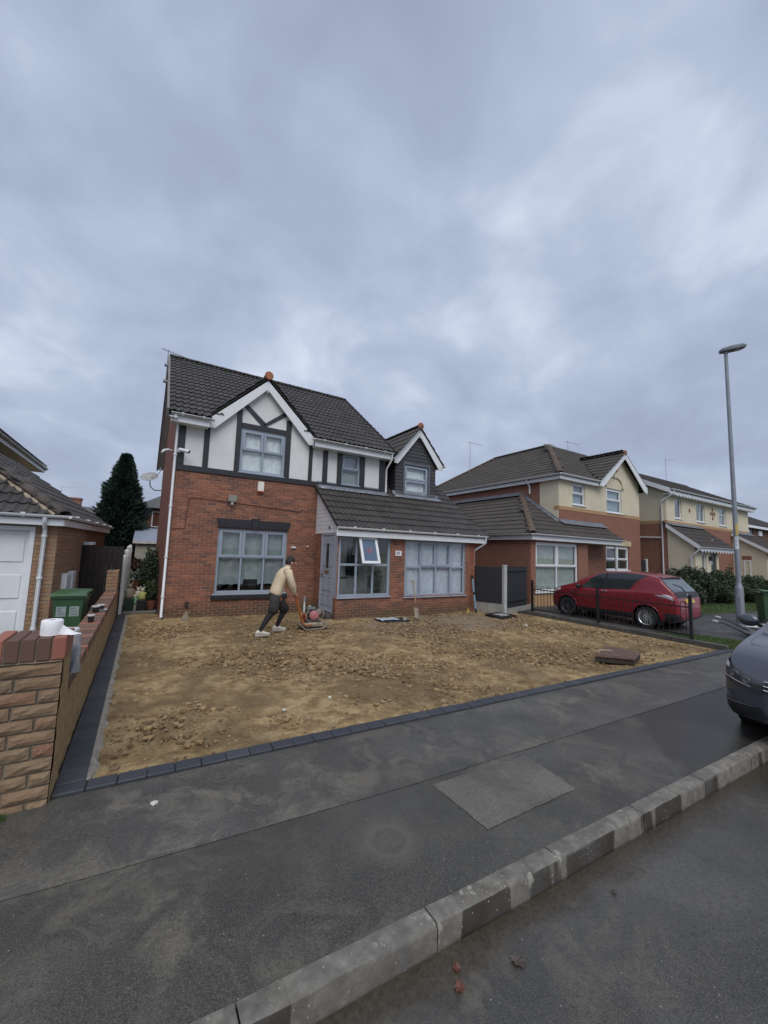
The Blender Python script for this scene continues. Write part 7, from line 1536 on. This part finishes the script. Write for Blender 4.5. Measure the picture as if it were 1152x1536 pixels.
# ================================================================== TOOLS AND MATERIALS ON THE DRIVE
ST = thing('sheet_stack', 'dark tray with pale blue plastic sheet lying below the porch window', 'sheet', (5.9, 9.15, 0))
mb = MB(); mb.prism([(5.52, 9.42, .0), (5.55, 8.96, .0), (6.38, 8.90, .0), (6.40, 9.36, .0)], (0, 0, .035)); mb.build('tray', BLKTRIM, ST, bevel=.008)
mb = MB(); mb.grid([[(5.56+.56*i/6, 9.03+.34*j/4+.02*math.sin(i), .042+.018*abs(math.sin(i*1.3+j))) for i in range(7)] for j in range(5)]); mb.build('plastic_sheet', plain('pale_blue_plastic', (.50, .60, .68), .25, .15, 10), ST, smooth=True)
t = lathe_thing('tape_roll', 'silver tape roll on the dark tray below the porch', 'tape', (6.27, 9.02, .036), [('roll', [(.035, 0), (.055, 0), (.055, .05), (.035, .05), (.035, 0)], plain('silver_tape', (.55, .58, .56), .35, .1, 20, metal=.3)), ('core', [(.034, .001), (.034, .049), (.031, .049), (.031, .001)], plain('cardboard', (.30, .22, .15), .9))])
SP = thing('spade', 'muddy spade with wooden handle leaning on the garage window sill', 'spade', (6.66, 8.96, 0))
WOOD = plain('ash_handle', (.30, .20, .11), .7, .2, 12)
foot, topp = Vector((6.70, 9.0, .0)), Vector((6.98, 9.66, 1.02)); d = (topp-foot).normalized(); sd = d.cross(Vector((.2, -1, .4))).normalized(); nn = sd.cross(d)
MB().tube([foot+d*.34, foot+d*.75], [.016, .015], 8).build('socket', plain('rust_steel', (.12, .09, .07), .7, .3, 14), SP); MB().tube([foot+d*.5, topp-d*.1], .0155, 8).build('shaft', WOOD, SP)
MB().tube([topp-d*.1, topp-sd*.05, topp+d*.0+sd*.0], .012, 6).build('handle', WOOD, SP); MB().tube([topp-d*.1, topp+sd*.05], .012, 6).build('handle', WOOD, SP); MB().tube([topp-sd*.06, topp+sd*.06], .014, 8).build('grip', WOOD, SP)
rows = []
for k in range(7):
    f = k/6; w = .095*(1-.05*f) if k else .09; rows.append([foot+d*(.02+.34*f)+sd*(w*a)+nn*(.018*(1-a*a)) for a in (-1, -.5, 0, .5, 1)])
mb = MB(); mb.grid(rows); o = mb.build('blade', plain('muddy_blade', (.24, .20, .15), .7, .25, 10), SP, smooth=True); o.modifiers.new('s', 'SOLIDIFY').thickness = .004
LV = thing('spirit_level', 'light blue spirit level standing against the corner of the brick garage', 'level', (9.45, 9.5, 0))
a, b = Vector((9.42, 9.50, 0)), Vector((9.52, 9.80, 1.19)); mb = MB(); mb.bar(a, b, .055, .026, up=(0, -1, 0)); mb.build('beam', plain('level_blue', (.16, .28, .36), .45, .15, 12), LV, bevel=.003)
for f in (.06, .5, .93): p = a.lerp(b, f); mb = MB(); mb.obox(p, (b-a), (1, 0, 0), (0, -1, .2), .05, .0285, .0145); mb.build('vial', BLKTRIM, LV)
for f in (.012, .988): p = a.lerp(b, f); mb = MB(); mb.obox(p, (b-a), (1, 0, 0), (0, -1, .2), .014, .030, .016); mb.build('end_cap', BLKTRIM, LV)
MT = thing('drain_grate_tray', 'dark framed tray with silver sheeting on the ground by the charcoal fence', 'tray', (9.6, 8.65, 0))
q = [Vector((9.28, 8.95, 0)), Vector((9.22, 8.22, 0)), Vector((10.02, 8.42, 0)), Vector((9.95, 9.05, 0))]
for i in range(4): mb = MB(); mb.bar(q[i]+Vector((0, 0, .02)), q[(i+1) % 4]+Vector((0, 0, .02)), .06, .05); mb.build('frame', BLKTRIM, MT)
c = sum(q, Vector((0, 0, 0)))/4; mb = MB(); mb.prism([c+(p-c)*.95 for p in q], (0, 0, .012)); mb.build('base', BLKTRIM, MT)
mb = MB(); mb.grid([[(9.5+.42*i/6, 8.5+.40*j/5, .022+.02*abs(math.sin(i*1.7+j*2))) for i in range(7)] for j in range(6)]); mb.build('foil', plain('silver_sheet', (.45, .46, .44), .3, .25, 14, metal=.3), MT, smooth=True)
# raised manhole cover
MH = thing('manhole_cover', 'raised rusty brown manhole cover standing proud of the sandy bed', 'manhole cover', (7.8, 4.15, 0))
RUST = plain('rusty_iron', (.115, .066, .050), .7, .3, 9, bump=.5, bscale=50); mq = [Vector((7.16, 4.24, 0)), Vector((7.60, 3.76, 0)), Vector((8.28, 3.98, 0)), Vector((8.16, 4.60, 0))]
c = sum(mq, Vector((0, 0, 0)))/4
mb = MB(); mb.prism([c+(p-c)*.96 for p in mq], (0, 0, .09)); mb.build('brick_collar', plain('damp_collar', (.045, .035, .028), .9, .3, 14, bump=.6, bscale=30), MH, bevel=.012)
mb = MB(); mb.prism([p+Vector((0, 0, .092)) for p in mq], (0, 0, .030)); mb.build('frame', RUST, MH, bevel=.006)
mb = MB(); mb.prism([c+(p-c)*.88+Vector((0, 0, .1225)) for p in mq], (0, 0, .006)); mb.build('lid', RUST, MH, bevel=.003)
for f in (.34, .68): p0, p1 = mq[0].lerp(mq[1], f), mq[3].lerp(mq[2], f); mb = MB(); mb.bar(p0.lerp(p1, .1)+Vector((0, 0, .130)), p0.lerp(p1, .9)+Vector((0, 0, .130)), .012, .006); mb.build('rib', RUST, MH)
rows = [c+Vector((-.22+.19*math.cos(t), .12+.10*math.sin(t), .137)) for t in [math.pi*(-.1+1.05*k/14) for k in range(15)]]
tag(MB().tube(rows, .009, 6).build('rope_offcut', plain('pale_rope', (.50, .40, .26), .9), None), 'short curl of pale rope lying on the rusty manhole cover', 'rope')
# odd stones and brick ends
def stone(label, x, y, r, m, seed):
    me = clod_mesh(seed, r); me.materials.append(m); o = bpy.data.objects.new('stone', me); COL.objects.link(o); o.location = (x, y, r*.25); tag(o, label, 'stone')
WST = plain('pale_stone', (.55, .53, .48), .9, .1, 20)
stone('white pebble on the sand near the front edging', 2.18, 4.75, .028, WST, 21); stone('pale flat stone near the block edging on the sand', 1.55, 4.62, .026, WST, 22); stone('pale stone lying on the pavement by the corner of the edging', .22, 3.42, .026, WST, 24); stone('white stone on the grey hardcore by the railings', 9.0, 7.2, .05, WST, 25)
mb = MB(); mb.add([(.92, 10.95, 0), (1.12, 10.92, 0), (1.14, 11.05, 0), (.95, 11.08, 0), (1.03, 10.98, .24), (1.08, 10.97, .24)], [(0, 1, 5, 4), (1, 2, 5), (2, 3, 4, 5), (3, 0, 4), (0, 3, 2, 1)]); tag(mb.build('stone', plain('slab_offcut', (.22, .18, .13), .9, .2, 10), None, bevel=.01), 'upright broken slab offcut at the foot of the brick wall', 'stone')
MB_ = MB().lathe([(0, 0), (.05, 0), (.045, .06), (.02, .14), (0, .15)], (9.02, 9.45, .0), 8, cap=False).build('yellow_marker', plain('yellow_marker', (.35, .28, .05), .7), None); tag(MB_, 'small yellow marker at the foot of the garage wall', 'marker')
# fallen leaves in the gutter
def leaf(label, x, y, z, s, rz, m):
    mb = MB(); n = 14; pts = []
    for k in range(n): a = 2*math.pi*k/n; r = s*(1 if k % 2 else .62)*(1.1-.25*math.cos(a)); pts.append((r*math.cos(a), r*math.sin(a)*.8, .006+.012*abs(math.sin(a*1.5))))
    mb.add([(0, 0, .004)]+pts, [(0, k+1, (k+1) % n+1) for k in range(n)])
    o = mb.build('fallen_leaf', m, None, smooth=False); o.location = (x, y, z); o.rotation_euler = (0, 0, rz); o.modifiers.new('s', 'SOLIDIFY').thickness = .0015; tag(o, label, 'leaf')
LR, LB = plain('red_brown_leaf', (.13, .045, .03), .6, .3, 30), plain('grey_brown_leaf', (.075, .055, .045), .6, .3, 30)
leaf('wet red-brown leaf lying in the gutter under the kerb', 1.40, 1.49, -.105, .030, .4, LR); leaf('red leaf touching the foot of the kerb', 1.44, 1.56, -.105, .024, 1.8, LR); leaf('curled grey-brown leaf on the road a little out from the kerb', 1.72, 1.44, -.105, .040, 2.4, LB); leaf('small dark leaf in the gutter further along', 2.55, 1.42, -.105, .018, 1.0, LB)
